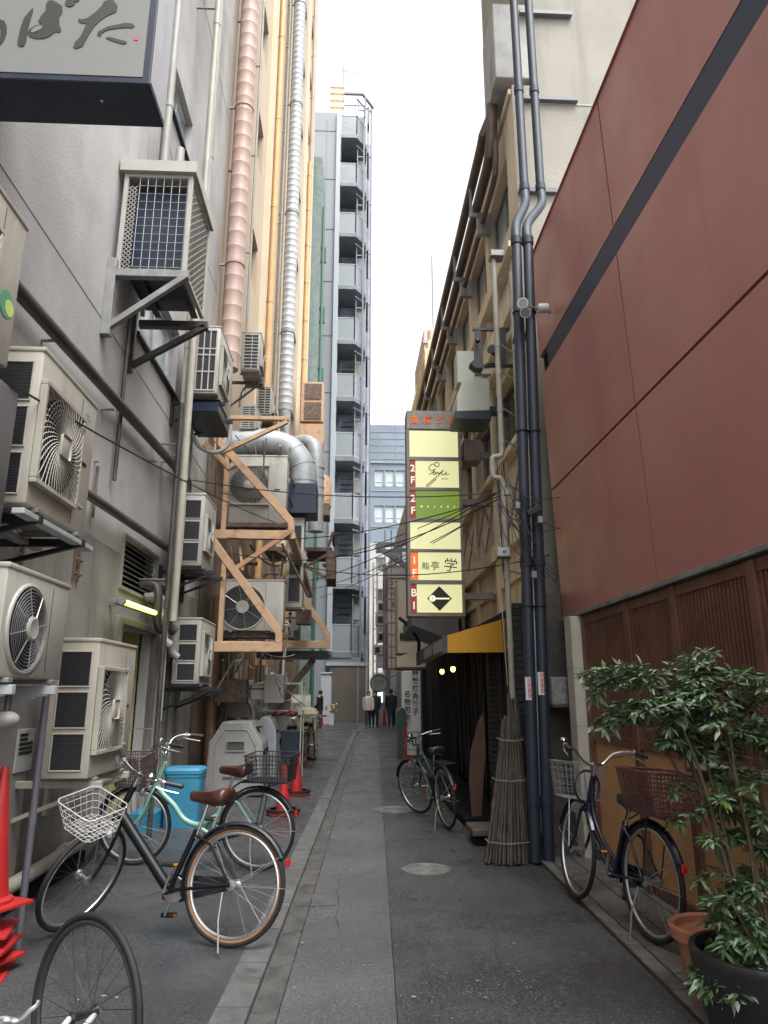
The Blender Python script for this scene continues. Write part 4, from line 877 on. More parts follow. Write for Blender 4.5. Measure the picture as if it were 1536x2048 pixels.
# orange building pipes
def o_at(px, py, off): # point on a plane parallel to the ochre wall
    d = ray(px, py); n = NO; o = OA + NO * off; k = (o - Vector((0, 0, CAMH))).dot(n) / d.dot(n); return Vector((0, 0, CAMH)) + d * k
def opipe(name, label, px, py, off, r, m, z0, z1, ribs=None, seg=16, n=6, group=None, clm=M_galvd):
    q = o_at(px, py, off); t = thing(name, label, 'duct' if r > .1 else 'pipe', (q.x, q.y, z0), group)
    b = MB()
    if ribs:
        pts, rs = [], []; z = z0
        while z < z1:
            pts += [(q.x, q.y, z), (q.x, q.y, z + ribs * .9), (q.x, q.y, z + ribs * .95)]; rs += [r, r, r * 1.03]; z += ribs
        b.tube(pts, rs, seg)
    else: b.tube([(q.x, q.y, z0), (q.x, q.y, z1)], r, seg)
    b.build('tube', m, t)
    b = MB()
    for k in range(n):
        z = z0 + (z1 - z0) * (k + .6) / n; b.cyl((q.x, q.y, z - .03), (q.x, q.y, z + .03), r * 1.1, seg=seg); b.bar((q.x, q.y, z), Vector((q.x, q.y, z)) - NO * off, .04, .03)
    b.build('clamp', m if r < .1 else clm, t); return t
opipe('pink_duct', 'thick ribbed pink duct climbing the ochre wall', 482, 330, .28, .165, M_pink, 7.0, 38, ribs=.3, n=9, clm=M_pink)
opipe('metal_duct', 'ribbed galvanised duct climbing the ochre wall', 588, 330, .42, .2, M_galv, 9.6, 39, ribs=.22, n=7, seg=20)
opipe('ochre_pipe', 'ochre painted pipe between the pink duct and the metal duct', 552, 330, .2, .085, M_orpipe, 4, 39, n=12, group='painted pipes on the ochre wall')
opipe('ochre_pipe', 'ochre painted pipe at the far corner of the ochre wall', 620, 330, .22, .11, M_orpipe, 7, 26, n=10, group='painted pipes on the ochre wall')
opipe('ochre_pipe', 'pale pink pipe above the far ochre pipe', 630, 60, .22, .09, M_pink, 26.2, 39, n=5, group='painted pipes on the ochre wall')
opipe('conduit', 'thin pink grey conduit left of the pink duct', 466, 330, .08, .03, M_pink, 5.5, 38, n=9, group='painted pipes on the ochre wall')
opipe('conduit', 'thin grey conduit right of the pink duct', 512, 300, .1, .03, M_pvc, 7, 38, n=12, group='painted pipes on the ochre wall')
opipe('conduit', 'thin grey conduit left of the metal duct', 569, 300, .1, .035, M_pvc, 7, 38, n=9, group='painted pipes on the ochre wall')
q_ = o_at(588, 330, .42); t = thing('duct_reducer', 'dark tapered reducer and strut under the ribbed galvanised duct', 'duct', (q_.x, q_.y, 8))
b = MB(); b.cyl((q_.x, q_.y, 9.6), (q_.x + .1, q_.y - .1, 8.2), .19, .1, 18); b.build('taper', M_galvd, t); b = MB(); b.bar((q_.x + .1, q_.y - .1, 8.3), (-1.15, 16, 6.9), .09); b.bar((q_.x - .25, q_.y, 9.5), (q_.x - .2, q_.y, 7.2), .08); b.build('strut', M_rust, t)
# big elbow and small ducts behind
t = thing('duct_elbow', 'large galvanised duct bend emerging over the camera facing unit', 'duct', (-1.6, 12.2, 5.6))
P = smooth([(-2.3, 12.3, 5.88), (-1.7, 12.3, 5.95), (-1.2, 12.3, 5.85), (-.92, 12.3, 5.5), (-.88, 12.3, 5.1)], 6)
b = MB(); b.tube(P, .24, 24); b.build('tube', M_galv, t)
b = MB()
for i in range(2, len(P) - 1, 4): d = (P[i + 1] - P[i]).normalized(); b.cyl(P[i] - d * .015, P[i] + d * .015, .248, seg=24)
b.build('band', M_galv, t); b = MB(); b.bx(-1.2, -.62, 12.0, 12.6, 4.55, 5.1, .01); b.build('fan_box', M_navy, t)
t = thing('metal_duct', 'small galvanised duct dropping beside the duct bend', 'duct', (-.82, 15., 5)); b = MB()
P = smooth([(-1.75, 15.6, 6.95), (-1.2, 15.3, 7.05), (-.9, 15.1, 6.9), (-.8, 15., 6.5)], 5) + [Vector((-.78, 15., 4.9))]
rs = [.165] * len(P)
b.tube(P, rs, 18); b.build('tube', M_galv, t)
b = MB()
for k in range(7): b.cyl((-.785, 15., 5.0 + k * .22), (-.785, 15., 5.02 + k * .22), .168, seg=18)
b.build('band', M_galv, t)
t = thing('ochre_hood', 'ochre louvred wall hood at the far end of the ochre wall', 'vent', (-1.3, 27, 10))
b = MB(); b.bx(-2.1, -1.2, 26.5, 27.3, 12.0, 13.7, .02); b.prism([(-2.1, 26.5, 11.9), (-1.15, 26.5, 11.9), (-1.15, 26.5, 11.2), (-1.4, 26.5, 10.4), (-2.1, 26.5, 10.4)], (0, .8, 0)); b.build('hood', M_orst, t)
b = MB(); b.bx(-1.95, -1.28, 26.46, 26.495, 12.95, 13.6); b.bx(-1.95, -1.28, 26.46, 26.495, 12.1, 12.8); b.build('louvre', M_rust, t)
t = thing('ochre_hood', 'rounded ochre and brown duct end below the louvred hood', 'vent', (-1.1, 26, 8.3))
b = MB(); b.lathe([(.55, 0), (.55, .9), (.45, 1.2), (.2, 1.3)], (-1.35, 26.2, 8.4), (0, 0, 1), 20); b.build('hood', M_orst, t); b = MB(); b.bx(-1.9, -.85, 25.6, 26.7, 7.95, 8.4); b.build('collar', M_rust, t)
t = thing('steel_platform', 'rusty steel platform with railings jutting below the small duct', 'platform', (-.7, 15.5, 4.4))
b = MB(); b.bx(-1.9, -.42, 15.1, 16.4, 4.5, 4.58); b.build('deck', M_rust, t)
b = MB()
for (p, q) in (((-.5, 15.1, 4.6), (-.42, 15.1, 4.9)), ((-.42, 15.1, 4.9), (-.42, 16.4, 4.9)), ((-1.6, 15.1, 4.5), (-.5, 15.1, 3.9)), ((-1.6, 15.15, 3.8), (-.5, 15.15, 4.45)), ((-.6, 15.1, 4.2), (-.4, 16., 4.25))): b.bar(p, q, .06, .06)
b.bx(-.55, -.35, 15.1, 16.3, 3.9, 4.5); b.build('railing', M_rust, t)
# rusty steelwork above the shelves and general service clutter on the lower ochre wall
random.seed(11)
t = thing('pipe_cluster', 'brown weathered service pipes crowding the lower ochre wall behind the bins', 'pipe', on_o(1., 0, .1), None)
for k in range(34):
    u = .6 + k * .34; x_ = on_o(u, 0, random.uniform(.1, .35)); r = random.choice((.03, .045, .06, .08)); zt = random.uniform(1.2, 5.5); z0_ = random.choice((0, 0, .5, 1.))
    P = [(x_.x, x_.y, z0_), (x_.x, x_.y, zt)]
    if k % 3 == 0: P = smooth([(x_.x, x_.y, z0_), (x_.x, x_.y, zt - .4), (x_.x, x_.y, zt - .1), (x_.x + .1, x_.y, zt), (x_.x + .35, x_.y + .1, zt)], 5)
    b = MB(); b.tube(P, r, 10); b.build('tube', random.choice((M_rust, mat('brown_pipe_paint', (.22, .12, .07), .5, .2, 5, dirt=(.1, .06, .04), damt=.5), M_dpipe, M_pvcl)), t)
t = thing('duct_hood', 'dark round ended exhaust hood low on the ochre wall behind the grey bin', 'vent', (-1.9, 13., 1.4))
b = MB(); b.prism([(-2.1, 12.6, 1.12)] + [(-2.1 + .45 * math.cos(a), 12.6, 1.12 + .45 * math.sin(a)) for a in [R(x) for x in range(0, 91, 10)]], (0, .5, 0)); b.build('hood', mat('dark_duct', (.13, .12, .11), .5, .2, 4), t)
b = MB(); b.tube([(-2.1 + .46 * math.cos(a), 12.6, 1.12 + .46 * math.sin(a)) for a in [R(x) for x in range(0, 91, 10)]], .03, 6); b.build('rim', M_galvd, t)
t = thing('junction_boxes', 'pale and brown electric boxes fixed between the service pipes', 'box', on_o(5, 2, .2))
for (u, z, m_) in ((2.2, 3.2, M_rust), (3.6, 2.0, M_pvcl), (4.8, 1.6, M_pvcl), (7., 2.4, M_orst), (9., 1.9, M_white), (11., 2.8, M_rust)):
    c = on_o(u, z, .16); b = MB(); b.box(c, (.3, .32, .4), .01); b.build('box', m_, t)
for (px, py, yy, nm) in ((520, 1310, 15., 'a'), ):
    pass
t = thing('flexible_hose', 'grey flexible hose looping below the ribbed side unit', 'hose', (-1.9, 9.2, 5.1))
b = MB(); b.tube(smooth([AY(385, 870, 9.3), AY(400, 895, 9.3), AY(430, 905, 9.2), AY(455, 890, 9.2), AY(462, 850, 9.2)], 6), .028, 8); b.build('tube', M_pvc, t)
# notice, lamp, tap and valves on the wall
t = thing('wall_notice', 'small white framed notice with black print low on the grey wall', 'notice', AX(48, 1490, XL + .06)); c = AX(50, 1500, XL + .06)
b = MB(); b.bx(XL + .05, XL + .062, c.y - .14, c.y + .14, c.z - .15, c.z + .15, .002); b.build('sheet', M_white, t); b = MB()
for k in range(5): b.bx(XL + .061, XL + .065, c.y - .11, c.y + (.11 if k < 3 else .02), c.z - .03 + k * .032, c.z - .008 + k * .032)
b.build('print', M_ink, t)
t = thing('tube_lamp', 'lit yellow fluorescent tube lamp over the doorway', 'lamp', AX(280, 1220, XL + .2)); p, q = AX(246, 1203, XL + .2), AX(322, 1230, XL + .2)
b = MB(); b.tube([p, q], .026, 12); b.build('tube', M_lampl, t)
b = MB(); b.bar(p + Vector((-.06, -.06, .0)), q + Vector((-.06, .04, .0)), .05, .05, .005); b.cyl(p + Vector((0, -.05, 0)), p, .034, seg=12); b.cyl(q, q + Vector((0, .04, 0)), .034, seg=12); b.bar(p + Vector((-.2, .2, 0)), p + Vector((-.05, .2, 0)), .03, .03); b.build('holder', M_galvd, t)
t = thing('vent_pipe', 'grey round capped vent pipe at the left edge below the round fan unit', 'pipe', AY(15, 1440, 4.)); c = AY(12, 1440, 4.1)  # capped vent pipe stub, carries no lamp
b = MB(); b.ball(c, .055, 16, (1.3, 1, .85)); b.build('cap', M_pvc, t); b = MB(); b.cyl(c, c + Vector((-.3, .05, .02)), .03); b.cyl(c, c + Vector((0, 0, .15)), .018); b.build('neck', M_dpipe, t)

# service clutter strung between the shelves
random.seed(40)
t = thing('hose_bundle', 'drooping black and pale hoses strung between the ochre shelves', 'hose', (-1.4, 10.6, 3.6))
for k in range(16):
    a_ = Vector((random.uniform(-2.2, -1.), 10.5 + random.uniform(0, 1.2), random.choice((5.45, 3.85, 2.15)) + random.uniform(-.1, .1))); c_ = a_ + Vector((random.uniform(-.5, .7), random.uniform(.2, 1.6), random.uniform(-1.3, .2)))
    b = MB(); b.tube(sag(a_, c_, random.uniform(.05, .3), 9), random.choice((.008, .012, .02)), 6); b.build('hose', random.choice((M_cable, M_pvcl, M_pvc, M_rust)), t)
t = thing('strut_group', 'rusty angle irons and short props between the two ochre shelves', 'bracket', (-1.4, 11, 3.3))
for k in range(12):
    x, y = random.uniform(-2.2, -1.0), random.uniform(10.75, 12.6); z = random.choice((5.3, 3.75, 3.75, 2.05)); b = MB(); b.bar((x, y, z), (x + random.uniform(-.5, .5), y + random.uniform(-.1, .5), z - random.uniform(.3, .9)), .035, .03); b.build('prop', random.choice((M_rust, M_galvd, M_orst)), t)
for (x, y, z, w_, h_, m_, nm) in ((-1.75, 12.1, 3.1, .4, .6, M_rust, 'brown box behind the middle of the ochre shelves'), (-1.2, 12.4, 3.2, .3, .4, M_ac2, 'pale box behind the right end of the lower ochre shelf'), (-1.9, 11.9, 1.55, .5, .35, M_rust, 'rusty box under the lower ochre shelf'), (-1.35, 13.2, 1.6, .35, .5, M_ac2, 'pale box hanging behind the green cart frame top'), (-.95, 14.4, 3.0, .3, .3, M_rust, 'brown box between the far shelf and the small duct')):
    t = thing('control_cabinet', nm, 'box', (x, y, z)); b = MB(); b.box((x, y, z), (w_, .25, h_), .012); b.build('body', m_, t); b = MB(); b.box((x + w_ * .3, y - .13, z), (.02, .012, .06), .003); b.build('latch', M_black, t); b = MB(); b.bar((x, y + .1, z), (-2.45, y + .1, z), .03); b.build('arm', M_rust, t)
# ================================================================ red building (right)
def xr(z): return 2.33 - .0286 * (z - 2.31)
YE = 7.75
t = rb = thing('red_building', 'dark red panelled building with black recessed band over a slatted timber front', 'building', (3.5, 4, 0))
zj = 3.77
def redpanel(y0, y1, z0, z1, z0b=None, z1b=None):
    """panel from (y0) to (y1); heights may differ between the two ends"""
    z0b = z0 if z0b is None else z0b; z1b = z1 if z1b is None else z1b
    b = MB(); b.prism([(xr(z0), y0, z0), (xr(z0b), y1, z0b), (xr(z1b), y1, z1b), (xr(z1), y0, z1)], (.06, 0, 0)); b.build('red_panel', M_red, rb, sharp=10)
g_ = .013; ZT = 6.78
q1, q2 = AX(1100, 700, 2.245), AX(1467, 0, 2.245); q3, q4 = AX(1126, 700, 2.245), AX(1519, 0, 2.245)
up = lambda y: q1.z + (q2.z - q1.z) * (y - q1.y) / (q2.y - q1.y); lo = lambda y: q3.z + (q4.z - q3.z) * (y - q3.y) / (q4.y - q3.y)
YJ = 5.27; zl, zu = (lo(3.5) + lo(6.5)) / 2, (up(3.5) + up(6.5)) / 2
for (a, c) in ((-1.5, 1.9 - g_), (1.9 + g_, YJ - g_), (YJ + g_, YE)):
    redpanel(a, c, 2.31, zj - g_); redpanel(a, c, zj + g_, zl)
    redpanel(a, c, zu, ZT)
b = MB(); b.prism([(xr(2.3) + .05, -1.5, 2.33), (xr(2.3) + .05, YE - .02, 2.33), (xr(6.8) + .05, YE - .02, ZT - .03), (xr(6.8) + .05, -1.5, ZT - .03)], (.05, 0, 0)); b.build('backing', M_dark, t)
b = MB(); b.prism([(xr(zl) + .012, -1.5, zl + .004), (xr(zl) + .012, YE - .3, zl + .004), (xr(zu) + .004, YE - .3, zu - .004), (xr(zu) + .004, -1.5, zu - .004)], (.04, 0, 0)); b.build('navy_band', mat('navy_band_paint', (.012, .022, .058), .5, .06, 2), t)
b = MB(); b.bx(xr(ZT) - .02, xr(ZT) + .25, -1.5, YE, ZT, ZT + .015, .004); b.build('coping', M_red, t)
b = MB(); b.bx(2.5, 9, -1.5, YE - .03, 0, ZT - .05); b.quad((2.33, YE - .01, 2.31), (2.5, YE - .01, 2.31), (2.5, YE - .01, ZT), (xr(ZT) + .06, YE - .01, ZT)); b.build('body', mat('side_render', (.3, .28, .26), .8, .1, 2, dirt=(.12, .11, .1), damt=.5), t)
b = MB(); b.bx(2.27, 2.5, -1.5, YE, 2.27, 2.308, .003); b.build('soffit_trim', M_galvd, t)
b = MB(); b.bx(2.2, 2.36, 7.08, 7.3, .02, 2.265, .008); pl = b.build('stone_pillar', M_pillar, t)
b = MB()
for z in (.6, 1.2, 1.75): b.bx(2.198, 2.362, 7.078, 7.302, z, z + .006)
b.build('joint', M_ccon, pl)
XW = 2.33
ys = [AX(1262, 1300, XW).y, AX(1355, 1260, XW).y, AX(1520, 1250, XW).y]
posts = [7.04, ys[0], ys[1], ys[2], ys[2] - 1.0, ys[2] - 2.]
for i, y in enumerate(posts):
    b = MB(); b.bx(XW - .03, XW + .05, y - .055, y + .035, .03 if i < 3 else 1.1, 2.26, .004); b.build('timber_post', M_wood, t)
for i in range(len(posts) - 1):
    y1, y0 = posts[i] - .055, posts[i + 1] + .035; zb = 1.1
    b = MB(); b.bx(XW - .015, XW + .04, y0, y1, 2.18, 2.26, .003); b.bx(XW - .015, XW + .04, y0, y1, zb - .03, zb + .05, .003)
    b.bx(XW - .01, XW + .035, y0, y0 + .04, zb + .05, 2.18, .002); b.bx(XW - .01, XW + .035, y1 - .04, y1, zb + .05, 2.18, .002)
    fr = b.build('lattice_screen', M_wood, t)
    b = MB(); n = int((y1 - y0 - .08) / .047)
    for k in range(n):
        y = y0 + .05 + (y1 - y0 - .1) * (k + .5) / n; b.bx(XW - .004, XW + .02, y - .013, y + .013, zb + .05, 2.18)
    b.build('slats', M_wood, fr)
    b = MB(); b.quad((XW + .1, y0, zb), (XW + .1, y1, zb), (XW + .1, y1, 2.26), (XW + .1, y0, 2.26)); b.build('screen_back', mat('dim_glass', (.05, .035, .028), .35, .3, 1), fr)
    if i < 2:
        b = MB(); b.bx(XW + .01, XW + .06, y0 + .0, y1 - .0, .1, zb - .03); b.build('lower_panel', M_oran2, t); b = MB(); b.bx(XW - .01, XW + .05, y0, y1, .02, .12, .003); b.build('bottom_rail', M_wood, t)
yw = posts[2] - .06
b = MB(); b.bx(XW - .0, 2.55, -1.5, yw, .02, 1.02); b.build('base_wall', M_oran2, t); b = MB(); b.bx(XW - .06, 2.5, -1.5, yw, 1.02, 1.075, .008); b.build('ledge', M_ccon, t)
# ================================================================ cream building (right)
XC = 2.2; YC = 8.2; YCE = 21.
t = cb = thing('cream_building', 'weathered cream office building with window bands and long roof pipes behind the lit sign', 'building', (4, 14, 0))
holes = []
u = .5
while u < YCE - YC - 1.6: holes.append((u, u + 1.5, 8.0, 9.15)); holes.append((u, u + 1.5, 4.75, 5.95)); u += 1.75
b = MB(); holed(b, (XC, YC, 0), (0, 1, 0), (-1, 0, 0), YCE - YC, 2.5, 9.9, holes, .2)
b.quad((XC, YCE, 0), (XC + 5, YCE, 0), (XC + 5, YCE, 9.9), (XC, YCE, 9.9)); b.quad((XC, YC, 9.9), (XC, YCE, 9.9), (XC + 5, YCE, 9.9), (XC + 5, YC, 9.9)); b.build('wall', M_cream, t, norm=False)
for i, h in enumerate(holes): pane_at(t, (XC, YC, 0), (0, 1, 0), (-1, 0, 0), h, .2, M_galvd, M_cpanel if i % 2 == 0 else M_paned, mull=1, rail=.3 if i % 2 else None)
b = MB()
for z, dx, hh in ((9.78, .05, .1), (7.3, .16, .1), (6.55, .1, .3), (6.1, .14, .1), (4.6, .15, .1), (3.4, .1, .25), (2.95, .05, .1)): b.bx(XC - dx, XC, YC + .02, YCE, z, z + hh, .01)
b.build('string_course', M_cream, t)
b = MB()
for k in range(8): y = YC + .3 + k * 1.75; b.bx(XC - .06, XC, y - .1, y + .1, 2.6, 7.3, .005)
b.build('pilaster', M_cream, t)
for z in (3.72,): b = MB(); lattice(b, (XC - .01, YC + .5, z), (0, 11.4, 0), (0, 0, .78), 13, 1, .03); b.build('breeze_panel', M_ccon, t)
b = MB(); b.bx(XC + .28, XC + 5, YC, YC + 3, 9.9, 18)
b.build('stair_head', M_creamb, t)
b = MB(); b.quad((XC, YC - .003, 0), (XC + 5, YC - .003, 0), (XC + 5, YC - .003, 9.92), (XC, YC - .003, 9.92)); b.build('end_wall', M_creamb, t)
b = MB()
for z in (9.6, 12.9): b.bx(XC + .3, XC + 5, YC - .012, YC - .004, z, z + .025)
b.build('joint_seal', M_ccon, t)
b = MB(); b.bx(1.98, XC + .3, YC + .01, YC + .8, 10.06, 11.4, .012); b.build('duct_chase', M_ccon, t)
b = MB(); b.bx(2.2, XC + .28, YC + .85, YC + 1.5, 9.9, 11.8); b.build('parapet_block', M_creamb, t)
# long roof pipes with sheet brackets
for (x, z, r, lab) in ((1.91, 9.62, .075, 'outer brown pipe running along the top of the cream facade'), (1.99, 9.25, .08, 'second brown pipe running just below the outer one on the cream facade'), (2.06, 8.93, .045, 'third thinner brown pipe nearest the upper windows of the cream facade')):
    pipe('roof_pipe', lab, [(max(x, 2.03), YC + .55, 10.1), (max(x, 2.0), YC + .57, z + .25), (x, YC + .68, z + .04), (x, YC + .85, z), (x, YCE - .5, z)], r, M_brpipe, 12, 'brown pipes along the cream facade')
t = thing('pipe_rack', 'galvanised sheet brackets holding the brown pipes off the cream facade', 'bracket', (2, 14, 9))
for k in range(7): y = YC + 1.7 + k * 1.85; b = MB(); b.bx(1.85, XC, y, y + .04, 9.02, 9.1, .003); b.bx(1.98, XC, y + .01, y + .12, 8.72, 9.06, .004); b.bx(1.86, 1.9, y, y + .04, 9.1, 9.7); b.build('bracket', M_galvd, t)
# second and third buildings behind
t = thing('old_beige_building', 'old beige block with ragged roof edge standing behind the cream building', 'building', (4, 24, 0))
hs_ = [(.6 + 1.5 * k, 1.5 + 1.5 * k, z, z + 1.2) for k in range(4) for z in (5.2, 8., 10.6)]
b = MB(); holed(b, (2.45, 21.3, 0), (0, 1, 0), (-1, 0, 0), 6.8, 0, 12.9, hs_, .15); b.quad((2.45, 21.3, 0), (6, 21.3, 0), (6, 21.3, 12.9), (2.45, 21.3, 12.9)); b.quad((2.45, 21.3, 12.9), (6, 21.3, 12.9), (6, 28.1, 12.9), (2.45, 28.1, 12.9)); b.quad((2.45, 28.1, 0), (6, 28.1, 0), (6, 28.1, 12.9), (2.45, 28.1, 12.9)); b.build('wall', M_cream, t, norm=False)
for h in hs_: pane_at(t, (2.45, 21.3, 0), (0, 1, 0), (-1, 0, 0), h, .15, M_galvd, M_paned, mull=1)
b = MB()
random.seed(5)
for k in range(16): y = 21.3 + k * .42; b.bx(2.33, 2.45, y, y + random.uniform(.1, .3), random.uniform(4, 11), 12.6)
b.build('wall_ducts', mat('ochre_duct', (.5, .4, .22), .6, .15, 4, dirt=(.2, .15, .1), damt=.5), t)
b = MB(); b.cyl((2.7, 21.9, 12.9), (2.7, 21.9, 13.5), .2); b.ball((2.7, 21.9, 13.5), .2, 14, (1, 1, .5)); b.build('water_tank', M_cream, t)
t = thing('pink_building', 'pale pink block just showing above the old beige building', 'building', (5, 31, 0)); b = MB(); b.bx(3.1, 8, 28.6, 33, 0, 17.3); b.build('wall', mat('pale_pink_render', (.5, .38, .36), .8, .05), t); b = MB(); b.bx(3.05, 8, 28.5, 28.6, 16.6, 16.75); b.bx(3.05, 8, 28.5, 28.6, 14.1, 14.25); b.build('band', M_ccon, t)
t = thing('aerial_mast', 'hair thin aerial mast rising into the white sky on the right roofs', 'mast', (3.9, 30, 17.3)); b = MB(); b.tube([(3.7, 30, 17.), (3.7, 30, 22.)], .03, 6); b.build('mast', M_galvd, t)
t = thing('commercial_building', 'plain grey commercial row continuing the right side toward the street', 'building', (4, 30, 0)); b = MB(); b.bx(2.3, 7, 28.2, 52, 0, 9.5); b.build('wall', M_far, t)
b = MB()
for k in range(6): b.bx(2.26, 2.3, 29 + k * 3.6, 31 + k * 3.6, 3.4, 4.8); b.bx(2.26, 2.3, 29 + k * 3.6, 31 + k * 3.6, 6.4, 7.8)
b.build('window', M_paned, t)
# ================================================================ ground floor shop
t = sh = thing('shopfront', 'unlit dark shopfront with hanging reed strands under the yellow awning', 'shopfront', (1.95, 11, 0))
XS = 1.93
b = MB(); b.bx(XS + .5, XS + .55, 8.2, 19.5, 0, 2.5); b.bx(XS, XC + .3, 13.2, 19.5, .0, 2.5); b.bx(XS, XS + .5, 8.2, 19.5, 2.4, 2.52); b.bx(XS, XS + .6, 10.6, 10.75, 0, 2.4); b.build('wall', M_dark, t)
b = MB()
random.seed(21)
for k in range(150): y = 8.5 + k * .066; b.tube([(XS + random.uniform(-.05, .01 if y > 13 else .05), y, 2.4), (XS + random.uniform(-.02, .06), y + random.uniform(-.02, .02), random.uniform(.15, .6))], random.uniform(.004, .009), 5)
b.build('hanging_strands', mat('dark_reed', (.05, .045, .04), .6, .5, 30), t)
b = MB()
for k in range(34): b.bx(XS - .1, XS + .06, 9.55, 9.75, .02 + k * .07, .08 + k * .07, .004)
b.build('brick_pier', M_brick, t)
b = MB()
for k in range(35): b.bx(1.74, 1.99, 7.62, 7.84, .02 + k * .07, .081 + k * .07, .005)
b.bx(1.755, 1.98, 7.63, 7.83, 0, 2.46); b.build('brick_pier', M_brick, t)
b = MB(); b.bx(1.98, 2.5, 7.84, 8.19, 0, 2.6); b.build('side_wall', mat('dark_grime', (.1, .09, .08), .8, .3, 3, dirt=(.04, .035, .03), damt=.6), t)
b = MB(); b.bx(1.35, 1.93, 8.9, 13.2, .0, .1, .01); b.build('doorstep', M_dark, t)
t = aw = thing('awning', 'yellow canvas awning with dark lettered valance over the shopfront', 'awning', (1.5, 9, 2.2))
ya0, ya1 = 8.9, 12.6; xo, xi = 1.17, 1.95; zo, zi = 2.2, 2.43
b = MB(); b.prism([(xi, ya0, zi), (xo, ya0, zo), (xo, ya0, zo - .2), (xi, ya0, zo - .19)], (0, .012, 0)); b.build('side_canvas', M_yel, t)
b = MB(); b.prism([(xi, ya0 + .013, zi), (xo - .01, ya0 + .013, zo + .003), (xo - .01, ya0 + .013, zo - .01), (xi, ya0 + .013, zi - .014)], (0, ya1 - ya0, 0)); b.build('roof_canvas', M_yel, t)
b = MB(); b.bx(xo - .022, xo - .01, ya0, ya1, zo - .22, zo + .005); va = b.build('valance', M_dcanv, t)
b = MB(); b.bx(xo - .03, xo + .03, ya0 - .012, ya0 + .0, zo - .21, zo + .01, .003); b.build('corner_post', M_dcanv, t)
b = MB(); b.bx(xo - .026, xo - .023, ya0 + .08, ya0 + 1.1, zo - .17, zo - .02); b.bx(xo - .026, xo - .023, ya0 + 1.3, ya0 + 2.4, zo - .17, zo - .02); b.build('valance_patch', mat('grey_canvas', (.32, .33, .34), .6, .2, 9, dirt=(.1, .1, .1), damt=.6, dscale=(9, 9, 9)), va)
for (px, py, nm) in ((884, 1343, 'nearer the street'), (906, 1338, 'nearer the alley mouth')):
    c = AY(px, py, 11.2 if px < 890 else 10.2); t = thing('bulb_lamp', 'small glowing warm bulb under the yellow awning, the one %s' % nm, 'lamp', c, 'warm bulbs under the awning')
    b = MB(); b.ball(c, .035, 12, (1, 1, 1.2)); b.build('bulb', M_bulb, t); b = MB(); b.cyl(c + Vector((0, 0, .03)), c + Vector((0, 0, .3)), .012); b.cyl(c + Vector((0, 0, .03)), c + Vector((0, 0, .08)), .022); b.build('socket', M_black, t)
t = thing('leaning_board', 'curved russet board leaning in the shop doorway behind the green bicycle', 'board', (1.6, 9., 0))
P = [(948, 1680), (938, 1560), (942, 1500), (958, 1440), (966, 1425), (972, 1500), (966, 1570), (962, 1680)]; b = MB(); b.prism([AY(x, y, 9.) for x, y in P], (0, .03, 0)); b.build('board', M_board, t)
t = thing('wooden_step', 'low dark wooden step at the foot of the bamboo bundle', 'step', (1.4, 7.9, 0)); b = MB(); b.bx(1.26, 1.75, 7.75, 8.2, .1, .17, .01); b.build('tread', M_recess, t); b = MB(); b.bx(1.3, 1.75, 7.8, 8.15, 0, .1); b.build('riser', M_dark, t)
# things beyond the awning
t = thing('grey_hood', 'slanted grey metal hood above the dark shopfront beyond the awning', 'hood', (1.7, 13.5, 2.6)); b = MB(); b.prism([(1.95, 12.9, 3.6), (1.1, 12.9, 2.9), (1.1, 12.9, 2.72), (1.95, 12.9, 2.4)], (0, 2.2, 0)); b.build('hood', mat('slate_sheet', (.16, .17, .19), .5, .15, 2), t)
t = thing('dark_awning_frame', 'dark bent steel awning arm beside the white box building', 'frame', (1.2, 14, 3)); b = MB(); b.tube([AY(798, 1235, 14), AY(822, 1255, 14), AY(838, 1285, 14), AY(838, 1330, 14)], .035, 8); b.build('arm', M_black, t)
t = thing('white_box_building', 'small white clad upper storey beyond the awning with dark window strip', 'building', (2, 20, 3)); b = MB(); b.bx(1.3, 2.2, 19.9, 21.2, 2.6, 4.6, .01); b.build('wall', mat('ivory_sheet', (.5, .47, .38), .6, .05), t); b = MB(); b.bx(1.36, 1.9, 19.87, 19.9, 2.95, 3.15); b.build('window', M_black, t); b = MB(); b.bx(1.95, 2.3, 19.5, 21, 0, 2.6); b.build('base', M_recess, t)
t = thing('stall_canopy', 'ivory sloped stall canopy over the white lettered sign', 'awning', (1.5, 18.6, 2.5)); b = MB(); b.prism([(1.18, 18.4, 2.42), (1.18, 18.4, 2.18), (1.95, 18.4, 2.18), (1.95, 18.4, 2.62), (1.75, 18.4, 2.62)], (0, .9, 0)); b.build('canopy', mat('ivory_canvas', (.5, .46, .36), .7, .05), t); b = MB(); b.bx(1.16, 1.95, 18.38, 19.3, 2.13, 2.18); b.build('edge_trim', M_recess, t)
c0, c1 = AY(804, 1492, 18.), AY(841, 1342, 18.)
t = thing('vertical_sign', 'tall white standing sign with two columns of black characters beyond the green bicycle', 'sign', (c0.x, 18, 0))
b = MB(); b.bx(c0.x, c1.x, 18, 18.22, .08, c1.z, .01); b.build('board', mat('sign_white', (.66, .66, .65), .5, .05, 2), t); b = MB(); b.bx(c0.x + .03, c1.x - .03, 18.03, 18.2, 0, .08); b.build('foot', M_cone, t)
w_ = c1.x - c0.x
b = MB(); b.bx(c1.x - .006, c1.x + .012, 17.99, 18.23, .08, c1.z + .005); b.build('edge_strip', M_black, t)
for s, xx, z0, st in (('特製焼売餃子', .72, 2.0, .185), ('名物担担麺', .3, 1.5, .185)):
    for k, ch in enumerate(s): text(ch, .165, M_ink, t, FACE(c0.x + w_ * xx, 17.996, z0 - k * st), bold=.003)
b = MB()
zz0, zz1 = .2, .62
